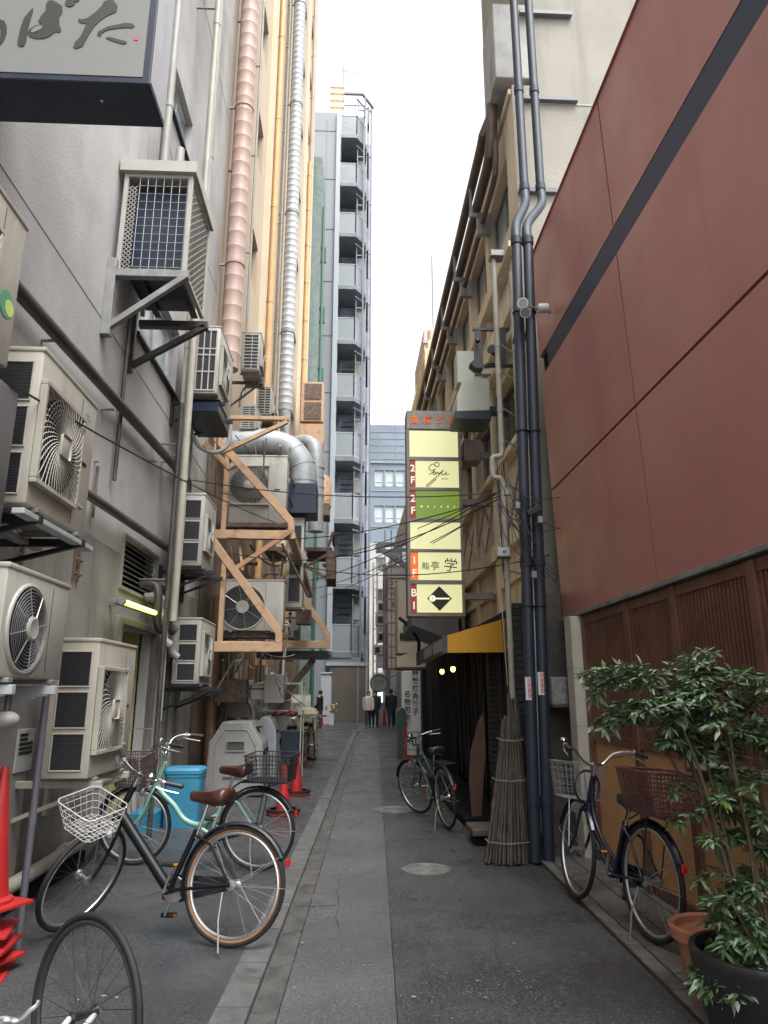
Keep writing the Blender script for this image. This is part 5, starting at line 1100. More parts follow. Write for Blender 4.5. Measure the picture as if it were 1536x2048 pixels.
for (a, c, e, f) in ((.1, .9, zz0, zz0 + .012), (.1, .9, zz1 - .012, zz1), (.1, .13, zz0, zz1), (.87, .9, zz0, zz1)): b.bx(c0.x + w_ * a, c0.x + w_ * c, 17.992, 17.999, e, f)
b.build('logo_box', M_ink, t); text('松', .26, M_ink, t, FACE(c0.x + w_ * .35, 17.996, .44), bold=.008); text('山', .18, M_ink, t, FACE(c0.x + w_ * .7, 17.996, .36), bold=.006)
t = thing('litter_bin', 'dark green street bin with red side next to the white lettered sign', 'bin', (1.33, 17.8, 0)); b = MB(); b.prism([(1.18, 17.9, .0), (1.36, 17.9, 0), (1.38, 17.9, 1.05), (1.28, 17.9, 1.2), (1.14, 17.9, 1.1)], (0, .6, 0)); b.build('body', M_dgfr, t); b = MB(); b.bx(1.3, 1.38, 17.86, 17.9, .0, .78); b.build('red_side', M_cone, t)
# ================================================================ lit box sign
t = ls = thing('lit_sign', 'tall illuminated box sign with six stacked tenant panels and orange building name on top', 'sign', (1.27, 10.5, 4.2))
LX0, LX1, LZ0, LZ1 = .84, 1.69, 2.62, 5.87; LY = 10.5
b = MB(); b.bx(LX0, LX1, LY + .006, LY + .34, LZ0, LZ1, .006); b.build('case', M_sgrey, t)
c = AY(868, 842, LY)
def zof(py): return AY(868, py, LY).z
rows = [(862, 914), (922, 975), (982, 1037), (1045, 1098), (1105, 1160), (1169, 1225)]
b = MB(); b.bx(LX0 + .005, LX1 - .005, LY - .02, LY + .01, zof(860) + .01, LZ1 - .005, .004); b.build('name_plate', mat('plate_grey', (.27, .26, .24), .5, .2, 5, dirt=(.12, .1, .1), damt=.4), t)
nx = [AY(px, 842, LY).x for px in (828, 854, 877, 900)]
for ch, x in zip('高橋ビル', nx): text(ch, .15, M_orink, t, FACE(x, LY - .024, zof(842)), bold=.004)
P0, P1 = LX0 + .045, LX1 - .04; TABX = AY(831, 950, LY).x
for i, (a, c_) in enumerate(rows):
    z1, z0 = zof(a), zof(c_)
    b = MB(); x0_ = P0 if i in (0, 3) else (TABX + .025 if i == 4 else TABX); b.bx(x0_, P1, LY - .004, LY + .006, z0, z1); b.build('tenant_panel', M_litg if i == 2 else M_lit, t, label=['blank lit panel at the top', 'lit panel with looping black script', 'green lit panel with small white letters', 'blank lit panel in the middle', 'lit panel with brushed black characters', 'lit panel with black diamond mark'][i])
    if i not in (0, 3):
        b = MB(); b.bx(P0, x0_ - .003, LY - .005, LY + .006, z0, z1); b.build('floor_tab', M_lito if i == 4 else M_litr, t)
        s2 = ['', '2F', '2F', '', '1F', 'B1'][i]; xx = (P0 + x0_) / 2
        for k, ch in enumerate(s2): text(ch, .155, M_whink, t, FACE(xx, LY - .008, z1 - .13 - k * .19), bold=.003)
b = MB()
for k in range(5): za, zb_ = zof(rows[k][1]), zof(rows[k + 1][0]); b.bx(LX0 + .01, LX1 - .01, LY - .02, LY + .004, zb_ + .004, za - .004, .003)
b.bx(LX0, P0 - .004, LY - .022, LY + .005, LZ0, zof(860)); b.bx(P1 + .004, LX1, LY - .022, LY + .005, LZ0, zof(860)); b.bx(P0 - .004, P1 + .004, LY - .022, LY + .005, LZ0, zof(1228)); b.build('frame', M_sgrey, t)
# marks on panels
def ink(pts, r, name='script', m=None):
    b = MB(); b.tube(smooth([AY(x, y, LY - .008) for x, y in pts], 5), r, 5); b.build(name, m or M_ink, ls)
ink([(872, 932), (868, 929), (872, 925), (878, 927), (877, 933), (872, 933), (866, 928), (860, 932), (858, 938), (864, 941), (870, 938), (866, 944), (858, 949)], .006)
ink([(870, 949), (866, 948), (868, 944), (872, 945), (870, 949), (876, 944), (877, 948), (887, 940), (880, 948), (868, 958), (856, 968), (853, 972), (858, 971), (872, 958)], .006)
ink([(886, 946), (884, 950), (889, 949), (893, 944), (892, 950), (899, 948)], .0055)
text('GINZA', .035, M_ink, t, FACE(AY(889, 957.5, LY).x, LY - .007, zof(957.5)))
for k, ch in enumerate('masuda'): text(ch, .045, M_whink, t, FACE(AY(843 + k * 13.1, 1013, LY).x, LY - .007, zof(1013)), bold=.002)
for ch, px, py, sz in (('鮨', 851, 1133, .12), ('亭', 870, 1133, .14), ('学', 901, 1132, .22)): text(ch, sz, M_ink, t, FACE(AY(px, py, LY).x, LY - .007, zof(py)) @ Matrix.Rotation(-.12, 4, 'Z'))
cx, cz = AY(879, 1197, LY).x, zof(1197); s = .185
b = MB(); b.prism([(cx - s, LY - .007, cz), (cx, LY - .007, cz - s), (cx + s, LY - .007, cz), (cx, LY - .007, cz + s)], (0, .002, 0)); b.build('diamond_mark', M_ink, t)
b = MB(); b.lathe([(.048, 0), (.048, .003)], (cx - .105, LY - .0075, cz), (0, -1, 0), 24); b.bx(cx - .06, cx + .15, LY - .010, LY - .0075, cz - .012, cz + .01); b.build('disc_mark', mat('mark_white', (.75, .73, .6), .5, 0, emit=(.75, .73, .5), estr=.3), t)
text('1', .06, M_ink, t, FACE(cx - .105, LY - .012, cz))
b = MB()
for z in (zof(905), zof(1000), zof(1190)): b.bx(LX1, XC, LY + .1, LY + .2, z - .05, z + .05, .004)
b.build('mounting_arm', M_sgrey, t)
b = MB(); b.bx(LX1 + .05, LX1 + .3, LY - .1, LY + .2, zof(925), zof(882), .01); b.build('control_box', mat('brown_box', (.16, .13, .11), .5, .2, 5), t)
t = thing('dome_camera', 'small white dome camera on a stalk above the lit sign corner', 'camera', (1.8, 10.3, 5.2)); c = AY(931, 858, 10.3); b = MB(); b.ball(c, .05, 14); b.build('dome', M_white, t); b = MB(); b.cyl(c, c - Vector((0, 0, .14)), .035); b.cyl(c, c + Vector((.35, 0, .02)), .015); b.build('stalk', M_black, t)
# unlit box sign and black frame
t = thing('blank_sign', 'unlit pale green grey box sign with chamfered corner above the lit sign', 'sign', (1.7, 9.3, 5.7))
q = [AY(914, 822, 9.1), AY(914, 790, 9.1), AY(924, 765, 9.1), AY(935, 757, 9.1), AY(975, 757, 9.1), AY(979, 766, 9.1), AY(979, 820, 9.1)]
b = MB(); b.prism([Vector((p.x, 9.1, p.z)) for p in q], (0, .45, 0)); b.build('case', M_boxg, t)
b = MB(); z_ = q[0].z; b.bx(q[0].x - .03, q[-1].x + .02, 9.08, 9.6, z_ - .12, z_ - .004, .005); b.bx(q[-1].x, XC, 9.2, 9.4, z_ + .05, z_ + .12); b.build('base_rail', M_navy, t)
c = AY(920, 720, 9.4); t = thing('equipment_box', 'upright pale green cabinet behind the black bracket frame', 'cabinet', (1.8, 9.6, 6.2)); b = MB(); p, q_ = AY(915, 765, 9.6), AY(948, 702, 9.6); b.bx(p.x, q_.x, 9.6, 9.9, p.z, q_.z, .008); b.bx(q_.x, XC, 9.7, 9.8, p.z + .2, p.z + .27); b.build('body', M_boxg, t)
t = thing('bracket_frame', 'black steel bracket frame holding a long dark floodlight and a horn', 'bracket', (1.8, 8.9, 6.3))
b = MB(); a_, c_, d_, e_ = AY(945, 659, 8.7), AY(1003, 659, 8.7), AY(965, 731, 8.7), AY(1003, 731, 8.7); b.bar(a_, c_, .04); b.bar(d_, e_, .045); b.bar(c_, e_, .1, .05); b.bar(c_, (XC, 8.7, c_.z), .04); b.bar(e_, (XC, 8.7, e_.z), .04); b.build('frame', M_black, t)
b = MB(); p = [AY(x, y, 8.66) for x, y in ((950, 664), (960, 664), (966, 735), (950, 735))]; b.prism([Vector((v.x, 8.62, v.z)) for v in p], (0, .1, 0)); b.prism([Vector((v.x, 8.58, v.z)) for v in (AY(940, 727, 8.6), AY(948, 720, 8.6), AY(970, 730, 8.6), AY(966, 738, 8.6), AY(950, 736, 8.6))], (0, .16, 0)); b.build('floodlight', M_black, t)
b = MB(); c = AY(990, 708, 8.6); b.cyl(c - Vector((.06, .1, -.02)), c + Vector((.03, .05, 0)), .07, .02, 14); b.ball(AY(955, 682, 8.56), .035, 12); b.build('horn', M_black, t)
b = MB(); b.bx(c.x + .0, c.x + .04, 8.58, 8.64, c.z + .15, c.z + .25); b.ball(AY(968, 729, 8.6), .02, 8); b.build('white_clip', M_white, t)
# ================================================================ pipes at the corner
GB = 'black drain pipes at the corner'
for (pa, pb, lab) in ((1031, 1048, 'thick black drain pipe next to the bamboo bundle, with a white red lettered sticker'), (1063, 1080, 'thick black drain pipe next to the stone pillar, with the higher white sticker')):
    top = AY(pa, 0, 7.75); mid = AY(pb, 385, 7.75); low = AY(pb - 18 if pa < 1050 else pb - 24, 485, 7.0); x0 = low.x - (0 if pa < 1050 else .0)
    base_x = AY(1061 if pa < 1050 else 1087, 1520, 7.0).x; tx = AY(1033 if pa < 1050 else 1056, 490, 7.0).x
    pts = [(mid.x, 7.72, 14), (mid.x, 7.72, mid.z)] + smooth([(mid.x, 7.72, mid.z - .02), (mid.x - .04, 7.6, mid.z - .3), (tx + .05, 7.15, low.z + .35), (tx, 7.0, low.z)], 6)[1:] + [(base_x, 7.0, .02)]; bxz = lambda z: base_x + (tx - base_x) * (z - .02) / (low.z - .02)
    t = thing('drain_pipe', lab, 'pipe', (base_x, 7.0, 0), GB)
    b = MB(); b.tube(pts, .056, 18); b.build('tube', M_blkpipe, t)
    b = MB()
    for z in (.5, 2.75, low.z - .03): b.cyl((bxz(z), 7., z), (bxz(z), 7., z + .09), .065, seg=18)
    for z in (mid.z, 9.3, 11.0): b.cyl((mid.x, 7.72, z), (mid.x, 7.72, z + .09), .065, seg=18)
    b.build('coupling', M_blkpipe, t)
    b = MB()
    for z in (2.35, 4.2, 5.6): b.ring((bxz(z), 7., z), (0, 0, 1), .062, .008, 20, 5); b.bar((bxz(z), 7.06, z), (bxz(z) + .1, 7.7, z), .02)
    b.build('clamp', M_black, t)
    st = MB(); sxx = base_x + .015; a = [(sxx + .0575 * math.sin(q), 7. - .0575 * math.cos(q)) for q in [R(k) for k in range(-44, 45, 8)]]
    zs = (1.38, 1.68) if pa < 1050 else (1.42, 1.72); Z0, Z1 = zs
    Z0 = AY(1057 if pa < 1050 else 1085, 1400 if pa < 1050 else 1390, 7).z; Z1 = Z0 + .215
    for (p, q) in zip(a, a[1:]): st.quad((*p, Z0), (*q, Z0), (*q, Z1), (*p, Z1))
    so_ = st.build('sticker', M_paper, t)
    for k, ch in enumerate('貼紙厳禁'): text(ch, .05, M_redink, so_, FACE(sxx, 7. - .0595, Z1 - .03 - k * .05), ext=.0005)
t = thing('drain_pipe', 'thin grey pipe squeezed between the two black drain pipes', 'pipe', (1.885, 7.02, 0)); b = MB(); b.tube([(1.805, 7.03, .25), (1.865, 7.03, 6.2)], .026, 10); b.build('tube', M_pvc, t)
t = thing('pipe_rail', 'galvanised channel arms fixed to the cream end wall holding the black pipes', 'bracket', (2.5, 8, 9)); b = MB()
for py, px in ((18, 1145), (190, 1157), (375, 1115)):
    a_ = AY(1040, py, 8.1); e_ = AY(px, py, 8.1); b.bx(a_.x, e_.x, 8.12, 8.19, a_.z - .035, a_.z + .035, .004)
b.build('channel', mat('dark_channel', (.1, .105, .115), .5, .1), t)
xw = AY(1008, 1000, 7.6).x
t = thing('drain_pipe', 'cream downpipe with a double offset bend in front of the cream facade', 'pipe', (xw, 7.6, 1.4))
zz = lambda py: AY(1008, py, 7.6).z
P = [(xw, 7.6, zz(515)), (xw, 7.6, zz(900))] + smooth([(xw, 7.6, zz(905)), (xw - .02, 7.6, zz(912)), (xw - .1, 7.6, zz(915)), (xw - .115, 7.6, zz(925)), (xw - .115, 7.6, zz(945)), (xw - .1, 7.6, zz(955)), (xw - .03, 7.6, zz(957)), (xw, 7.6, zz(967))], 4) + [(xw, 7.6, zz(980)), (xw, 7.6, zz(1405))]
b = MB(); b.tube(P, .031, 14); b.build('tube', M_pvcl, t)
b = MB()
for py in (690, 745, 820, 885, 1040, 1150, 1290): b.cyl((xw, 7.6, zz(py) - .03), (xw, 7.6, zz(py) + .03), .037, seg=14); b.bar((xw, 7.63, zz(py) + .06), (XC, 8.2, zz(py) + .06), .015)
b.build('coupling', M_pvcl, t)
b = MB(); z_ = zz(515); b.bx(xw - .05, xw + .12, 7.52, 7.68, z_ - .03, z_ + .06, .01); b.build('hopper', M_galvd, t)
t = thing('drain_pipe', 'thin stained cream conduit to the right of the offset downpipe', 'pipe', (xw + .09, 7.75, 1)); b = MB(); x_ = AY(1033, 800, 7.75).x; b.tube([(x_, 7.75, 1.), (x_, 7.75, 6.6)], .022, 10)
for k in range(9): b.cyl((x_, 7.75, 1.3 + k * .6), (x_, 7.75, 1.34 + k * .6), .027, seg=10)
b.build('tube', M_pvcl, t)
t = thing('junction_box', 'small pale junction box on the cream downpipe level with the lowest lit panels', 'box', AY(1007, 1105, 7.5)); c = AY(1007, 1105, 7.5); b = MB(); b.box(c, (.14, .07, .1), .008); b.build('box', M_white, t); b = MB(); b.box(c + Vector((.0, -.037, 0)), (.03, .004, .018)); b.box(c + Vector((0, 0, -.058)), (.15, .07, .014)); b.build('plate', M_black, t)
# twin spotlight
t = thing('spotlight', 'pair of white cylindrical spotlights on an arm at the edge of the red panels', 'lamp', AY(1062, 615, 7.5))
c = AY(1076, 617, 7.0); b = MB(); b.cyl(c + Vector((.0, 0, .0)), c + Vector((.11, 0, .01)), .052, seg=18); b.cyl(c + Vector((.1, 0, .01)), (2.2, 7.1, c.z + .01), .02); b.build('mount', mat('lamp_white', (.6, .6, .58), .45, .05), t)
for k, (px, py) in enumerate(((1046, 610), (1051, 624))):
    c = AY(px, py, 6.85 - k * .06); d = Vector((-.25, -.85, -.55 if k else -.15)).normalized(); b = MB(); b.cyl(c - d * .06, c + d * .06, .052, .06, 18); b.build('lamp_head', MATS['lamp_white'], t)
    b = MB(); b.cyl(c + d * .055, c + d * .062, .05, seg=18); b.build('lens', M_signf, t)
a_ = AY(1052, 613, 6.85); b = MB(); b.tube([a_, AY(1066, 615, 6.9), AY(1076, 617, 7.0)], .014, 8); b.build('arm', M_alu, t)
# meter box and notices in the gap
c = AY(1117, 1382, 7.55); t = thing('meter_box', 'scratched pale metal meter cabinet in the gap between black pipes and stone pillar', 'box', c); b = MB(); b.bx(c.x - .085, c.x + .085, 7.5, 7.75, c.z - .14, c.z + .14, .008); b.bx(c.x + .02, c.x + .3, 7.68, 7.74, c.z, c.z + .04); b.build('cabinet', mat('scratched_sheet', (.25, .26, .25), .4, .3, 16, dirt=(.16, .14, .12), damt=.6, dscale=(14, 14, 10)), t); b = MB(); b.bx(c.x - .085, c.x + .105, 7.49, 7.76, c.z - .165, c.z - .143, .003); b.bx(c.x + .087, c.x + .1, 7.5, 7.75, c.z - .14, c.z + .14); b.build('edge', M_rust, t)
# bamboo bundle
t = thing('bamboo_bundle', 'tall bundle of weathered bamboo screens tied with cord, leaning against the corner pier', 'bundle', (1.5, 7.1, 0))
random.seed(9)
for k in range(23):
    f = (k % 12) / 11 + random.uniform(-.03, .03); back = .05 if k >= 12 else 0.
    xb = 1.25 + .40 * f; yb = 6.99 + back + random.uniform(-.03, .03) - .05 * math.sin(f * PI); xt = 1.555 + .15 * f + random.uniform(-.012, .012); yt = 7.40 + back * .6 + random.uniform(-.02, .02)
    zt = (1.46 if f > .35 else 1.25) + random.uniform(-.14, .06); r = random.uniform(.0145, .0215); n = 9
    P, rs = [], []
    for j in range(n * 2 + 1):
        q = j / (n * 2); P.append(Vector((xb, yb, random.uniform(0, .02) if j == 0 else 0)).lerp(Vector((xt, yt, zt)), q) + Vector((random.uniform(-.004, .004), random.uniform(-.004, .004), 0))); rs.append(r * (1.0 - .25 * q) * (1.13 if j % 2 else .97))
    b = MB(); b.tube(P, rs, 8); b.build('cane', M_bambo, t)
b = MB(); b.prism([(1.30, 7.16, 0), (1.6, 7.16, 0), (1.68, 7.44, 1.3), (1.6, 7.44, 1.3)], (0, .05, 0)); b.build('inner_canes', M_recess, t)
b = MB()
for z in (.2, .72, 1.08):
    f = z / 1.4; xa, xb = 1.24 + .31 * f, 1.66 + .06 * f; yy = 6.93 + .4 * f; b.tube([(xa - .012, yy + .12, z), (xa, yy, z - .01), ((xa + xb) / 2, yy - .035, z - .02), (xb, yy, z - .012), (xb + .01, yy + .12, z)], .005, 5)
b.build('cord', mat('grey_cord', (.2, .19, .17), .7, .2, 20), t)
# ================================================================ overhead cables
def cable(label, a, c, s, r=.007):
    t = thing('cable', label, 'cable', a, 'thin black cables strung across the alley'); b = MB(); b.tube(sag(a, c, s, 14), r, 5); b.build('wire', M_cable, t)
hub = Vector((1.78, 7.62, 4.1))
hub = AY(1010, 972, 7.5)
L_ = [((20, 768), 3.6, (660, 1065), 19, .25, 'near cable passing in front of the swirl grille unit'), ((385, 960), 8.3, (1003, 985), 7.6, .12, 'highest cable of the fan crossing the green sign panel'),
      ((455, 1075), 10.5, (1005, 990), 7.6, .2, 'cable from the upper ochre shelf to the cream downpipe'), ((470, 1108), 10.5, (1008, 992), 7.6, .34, 'slack cable just under the upper ochre shelf'),
      ((600, 1165), 14.5, (1010, 975), 7.6, .16, 'cable from the far ochre shelf up to the downpipe'), ((640, 1120), 18, (1008, 982), 7.6, .1, 'cable from the far green wall to the downpipe'),
      ((610, 1180), 18, (935, 1045), 9.3, .15, 'cable crossing the blank middle sign panel'), ((640, 1195), 20, (925, 1052), 9.3, .1, 'cable running just beneath the one on the blank panel'), ((560, 1120), 12, (1100, 1110), 7.9, .25, 'lowest cable reaching the bracket on the red building'),
      ((470, 870), 10.3, (640, 1010), 17, .2, 'cable under the ribbed side unit going deeper'), ((440, 985), 9.2, (660, 1000), 18, .12, 'cable passing over the upper narrow unit')]
for (p, y, q, y2, s, lab) in L_: cable(lab, AY(*p, y), AY(*q, y2), s)
t = thing('cable_tangle', 'tangled black cables and clamps hanging on the black pipes beside the lit sign', 'cable', hub)
random.seed(4)
for k in range(22):
    a_ = AY(random.uniform(985, 1050), random.uniform(960, 1010), 6.95); c_ = AY(random.uniform(1040, 1125), random.uniform(990, 1190), 6.88)
    m_ = a_.lerp(c_, .5) + Vector((random.uniform(-.12, .12), random.uniform(-.05, .0), random.uniform(-.3, .05))); b = MB() if k == 0 else b; b.tube(smooth([a_, m_, c_], 6), .004, 5)
b.build('wires', M_cable, t)
b = MB()
for (px, py) in ((1035, 1012), (1080, 1040), (1068, 1150), (1013, 985)): b.box(AY(px, py, 6.86), (.05, .05, .07), .006)
b.build('clamps', M_galvd, t)
b = MB(); p = AY(1068, 1022, 6.86); b.box(p, (.16, .06, .06), .006, Matrix.Rotation(-.5, 3, 'Y') @ Matrix.Identity(3)); b.build('splice_box', M_black, t)
t = thing('service_cable', 'bundle of grey and black cables running down beside the cream downpipe', 'cable', (1.8, 7.8, 2)); 
for k in range(5):
    b = MB(); x_ = xw - .07 + k * .035; b.tube(smooth([(x_, 7.72, 4.1), (x_ + random.uniform(-.03, .03), 7.7, 3.3), (x_ + random.uniform(-.02, .05), 7.7, 2.5), (x_ + .05, 7.72, 1.6)], 5), .006, 5); b.build('wire', M_cable if k % 2 else M_pvcl, t)
# ================================================================ sign stack far away
t = thing('tenant_sign_stack', 'distant vertical stack of grey tenant signs with dark red floor tabs', 'sign', (1.8, 27, 3))
p, q = AY(767, 1340, 27), AY(803, 1155, 27); x0, x1 = p.x, q.x + .15
ys_ = [1151, 1158, 1178, 1200, 1222, 1247, 1270, 1294, 1316, 1338]
b = MB(); b.bx(x0 - .02, x1 + .04, 27.0, 27.2, AY(780, 1340, 27).z, AY(780, 1130, 27).z); b.build('case', M_sgrey, t)
labs = ['', 'コラン', 'WCU', '鮨本', '', '三', '', '24', '三']
for k in range(9):
    za, zb = AY(780, ys_[k + 1] - 2, 27).z, AY(780, ys_[k] + 1, 27).z
    if k == 0: zb = AY(780, 1137, 27).z
    b = MB(); b.bx(x0 + .17, x1, 26.96, 27.0, za, zb); b.build('tenant_panel', M_far, t)
    if k not in (0, 4): b = MB(); b.bx(x0, x0 + .15, 26.96, 27., za, zb); b.build('floor_tab', mat('maroon', (.13, .03, .03), .5, .1), t)
    if labs[k]: text(labs[k], .24, M_ink, t, FACE((x0 + .17 + x1) / 2, 26.95, (za + zb) / 2))
b = MB()
for px in (770, 783): c = AY(px, 1200, 26.7); b.bx(c.x - .02, c.x + .02, 26.7, 26.74, AY(px, 1340, 26.7).z, AY(px, 1060, 26.7).z)
b.bx(1.2, 2.3, 26.7, 26.75, AY(780, 1150, 26.7).z, AY(780, 1150, 26.7).z + .04); b.build('ladder_frame', M_twd, t)
t = thing('steel_gantry', 'dark triangular steel gantry arm left of the lit sign', 'frame', (1.4, 18, 5)); a_, c_, d_ = AY(752, 1092, 18), AY(816, 1086, 18), AY(812, 1132, 18); b = MB(); b.bar(a_, c_, .1); b.bar(a_ - Vector((0, 0, .15)), c_ - Vector((0, 0, .18)), .08); b.bar(a_, d_, .12); b.bar(c_, (2.3, 18, c_.z), .08); b.bar(d_, (2.3, 18, d_.z), .08); b.build('arm', M_twd, t)
# round mirror-like vent and clutter at far right end
t = thing('traffic_mirror', 'round grey backed mirror hanging over the far end of the alley', 'mirror', (1.9, 36, 3)); c = AY(758, 1366, 36); b = MB(); b.cyl(c, c + Vector((0, .08, 0)), .42, seg=24); b.build('disc', M_ccon, t); b = MB(); b.ring(c, (0, 1, 0), .42, .04, 24, 6); b.bar(c, (2.3, 36.1, c.z + .4), .05); b.build('rim', M_twd, t)
for (px, py, y, s_, m_, nm) in ((762, 1240, 34, .5, M_ac2, 'upper pale service box at the far end below the mirror poles'), (764, 1275, 35, .45, M_twl, 'middle service box at the far end'), (757, 1300, 33, .4, M_ac2, 'lowest service box with dark slots at the far end'), (764, 1215, 36, .55, M_far, 'topmost service box at the far end')):
    c = AY(px, py, y); t = thing('service_box', nm, 'box', c); b = MB(); b.box(c, (s_, s_, s_ * 1.1), .02); b.build('body', m_, t); b = MB(); b.box(c + Vector((-.05, -s_ / 2 - .01, 0)), (s_ * .5, .02, s_ * .6)); b.build('slot', M_black, t); b = MB(); b.bar(c + Vector((s_ / 2, 0, 0)), (2.3, c.y, c.z), .05); b.build('arm', M_twd, t)
# ================================================================ bicycles (local frame: x forward, y left, rear contact point at the origin)
WR = .34
def wheel_into(parent, cx, tyre, rim_m, S=None, name='wheel', seed=0, sp=32, spw=.0011, hubm=None, lab=None, tr=.017):
    T = S or Matrix.Identity(4); c = Vector((cx, 0, WR))
    b = MB(0); b.ring(c, (0, 1, 0), WR - tr, tr, 56, 10); b.xf(T); w_ = b.build(name, M_tyre if tyre == M_tan else tyre, parent, label=lab)
    if tyre == M_tan: b = MB(0); b.ring(c, (0, 1, 0), WR - tr * 1.65, tr * .8, 56, 10); b.xf(T); b.build('sidewall', M_tan, w_)
    b = MB(0); b.ring(c, (0, 1, 0), WR - tr * 2.35 - (.008 if tyre == M_tan else 0), .011, 56, 8); b.xf(T); b.build('rim', rim_m, w_)
    b = MB(0); rn = random.Random(seed)
    for k in range(sp):
        a = 2 * PI * k / sp; s_ = 1 if k % 2 else -1; a2 = a + (.55 if (k // 2) % 2 else -.55)
        b.tube([c + Vector((math.cos(a2) * .028, s_ * .03, math.sin(a2) * .028)), c + Vector((math.cos(a) * (WR - .042), 0, math.sin(a) * (WR - .042)))], spw, 4, cap=False)
    b.xf(T); b.build('spokes', mat('spoke_steel', (.16, .16, .165), .4, .1, 9, metal=.7), w_)
    b = MB(0); b.lathe([(.012, -.055), (.032, -.05), (.03, -.035), (.016, -.03), (.016, .03), (.03, .035), (.032, .05), (.012, .055)], c, (0, 1, 0), 18); b.xf(T); b.build('hub', hubm or M_alu, w_)
    return w_
def fender(b, cx, a0, a1, w=.028, rr=WR + .018, n=16):
    ri = [];
    for k in range(n + 1):
        a = R(a0 + (a1 - a0) * k / n); c, s = math.cos(a), math.sin(a)
        ri.append([(cx + c * (rr - .012), -w, WR + s * (rr - .012)), (cx + c * rr, -w * .7, WR + s * rr), (cx + c * (rr + .006), 0, WR + s * (rr + .006)), (cx + c * rr, w * .7, WR + s * rr), (cx + c * (rr - .012), w, WR + s * (rr - .012)), (cx + c * (rr + .001), 0, WR + s * (rr + .001))])
    b.loft(ri)
def wire_basket(b, x0, x1, w0, w1, z0, z1, r=.0022, nh=5, nv=9, rim=.004, xs=0.):
    """tapered basket; x0..x1 front-back at the top, w half widths bottom/top"""
    def ringz(f):
        xa = x0 + (1 - f) * .03 + xs * f; xb = x1 - (1 - f) * .03 + xs * f; w = w0 + (w1 - w0) * f; z = z0 + (z1 - z0) * f; c = .03
        return [Vector(p) for p in ((xa + c, -w, z), (xb - c, -w, z), (xb, -w + c, z), (xb, w - c, z), (xb - c, w, z), (xa + c, w, z), (xa, w - c, z), (xa, -w + c, z))]
    for k in range(nh + 1): b.tube(ringz(k / nh), rim if k == nh else r, 5, closed=True)
    R0, R1 = ringz(0), ringz(1)
    for i in range(8):
        p0, q0, p1, q1 = R0[i], R0[(i + 1) % 8], R1[i], R1[(i + 1) % 8]; n = max(1, int((q1 - p1).length / (.36 / nv)))
        for k in range(n): b.tube([p0.lerp(q0, k / n), p1.lerp(q1, k / n)], r, 4)
    for k in range(1, nv):
        f = k / nv; xa, xb = x0 + .03, x1 - .03; yy = -w0 + 2 * w0 * f; b.tube([(xa, yy, z0), (xb, yy, z0)], r, 4); xx = xa + (xb - xa) * f; b.tube([(xx, -w0, z0), (xx, w0, z0)], r, 4)
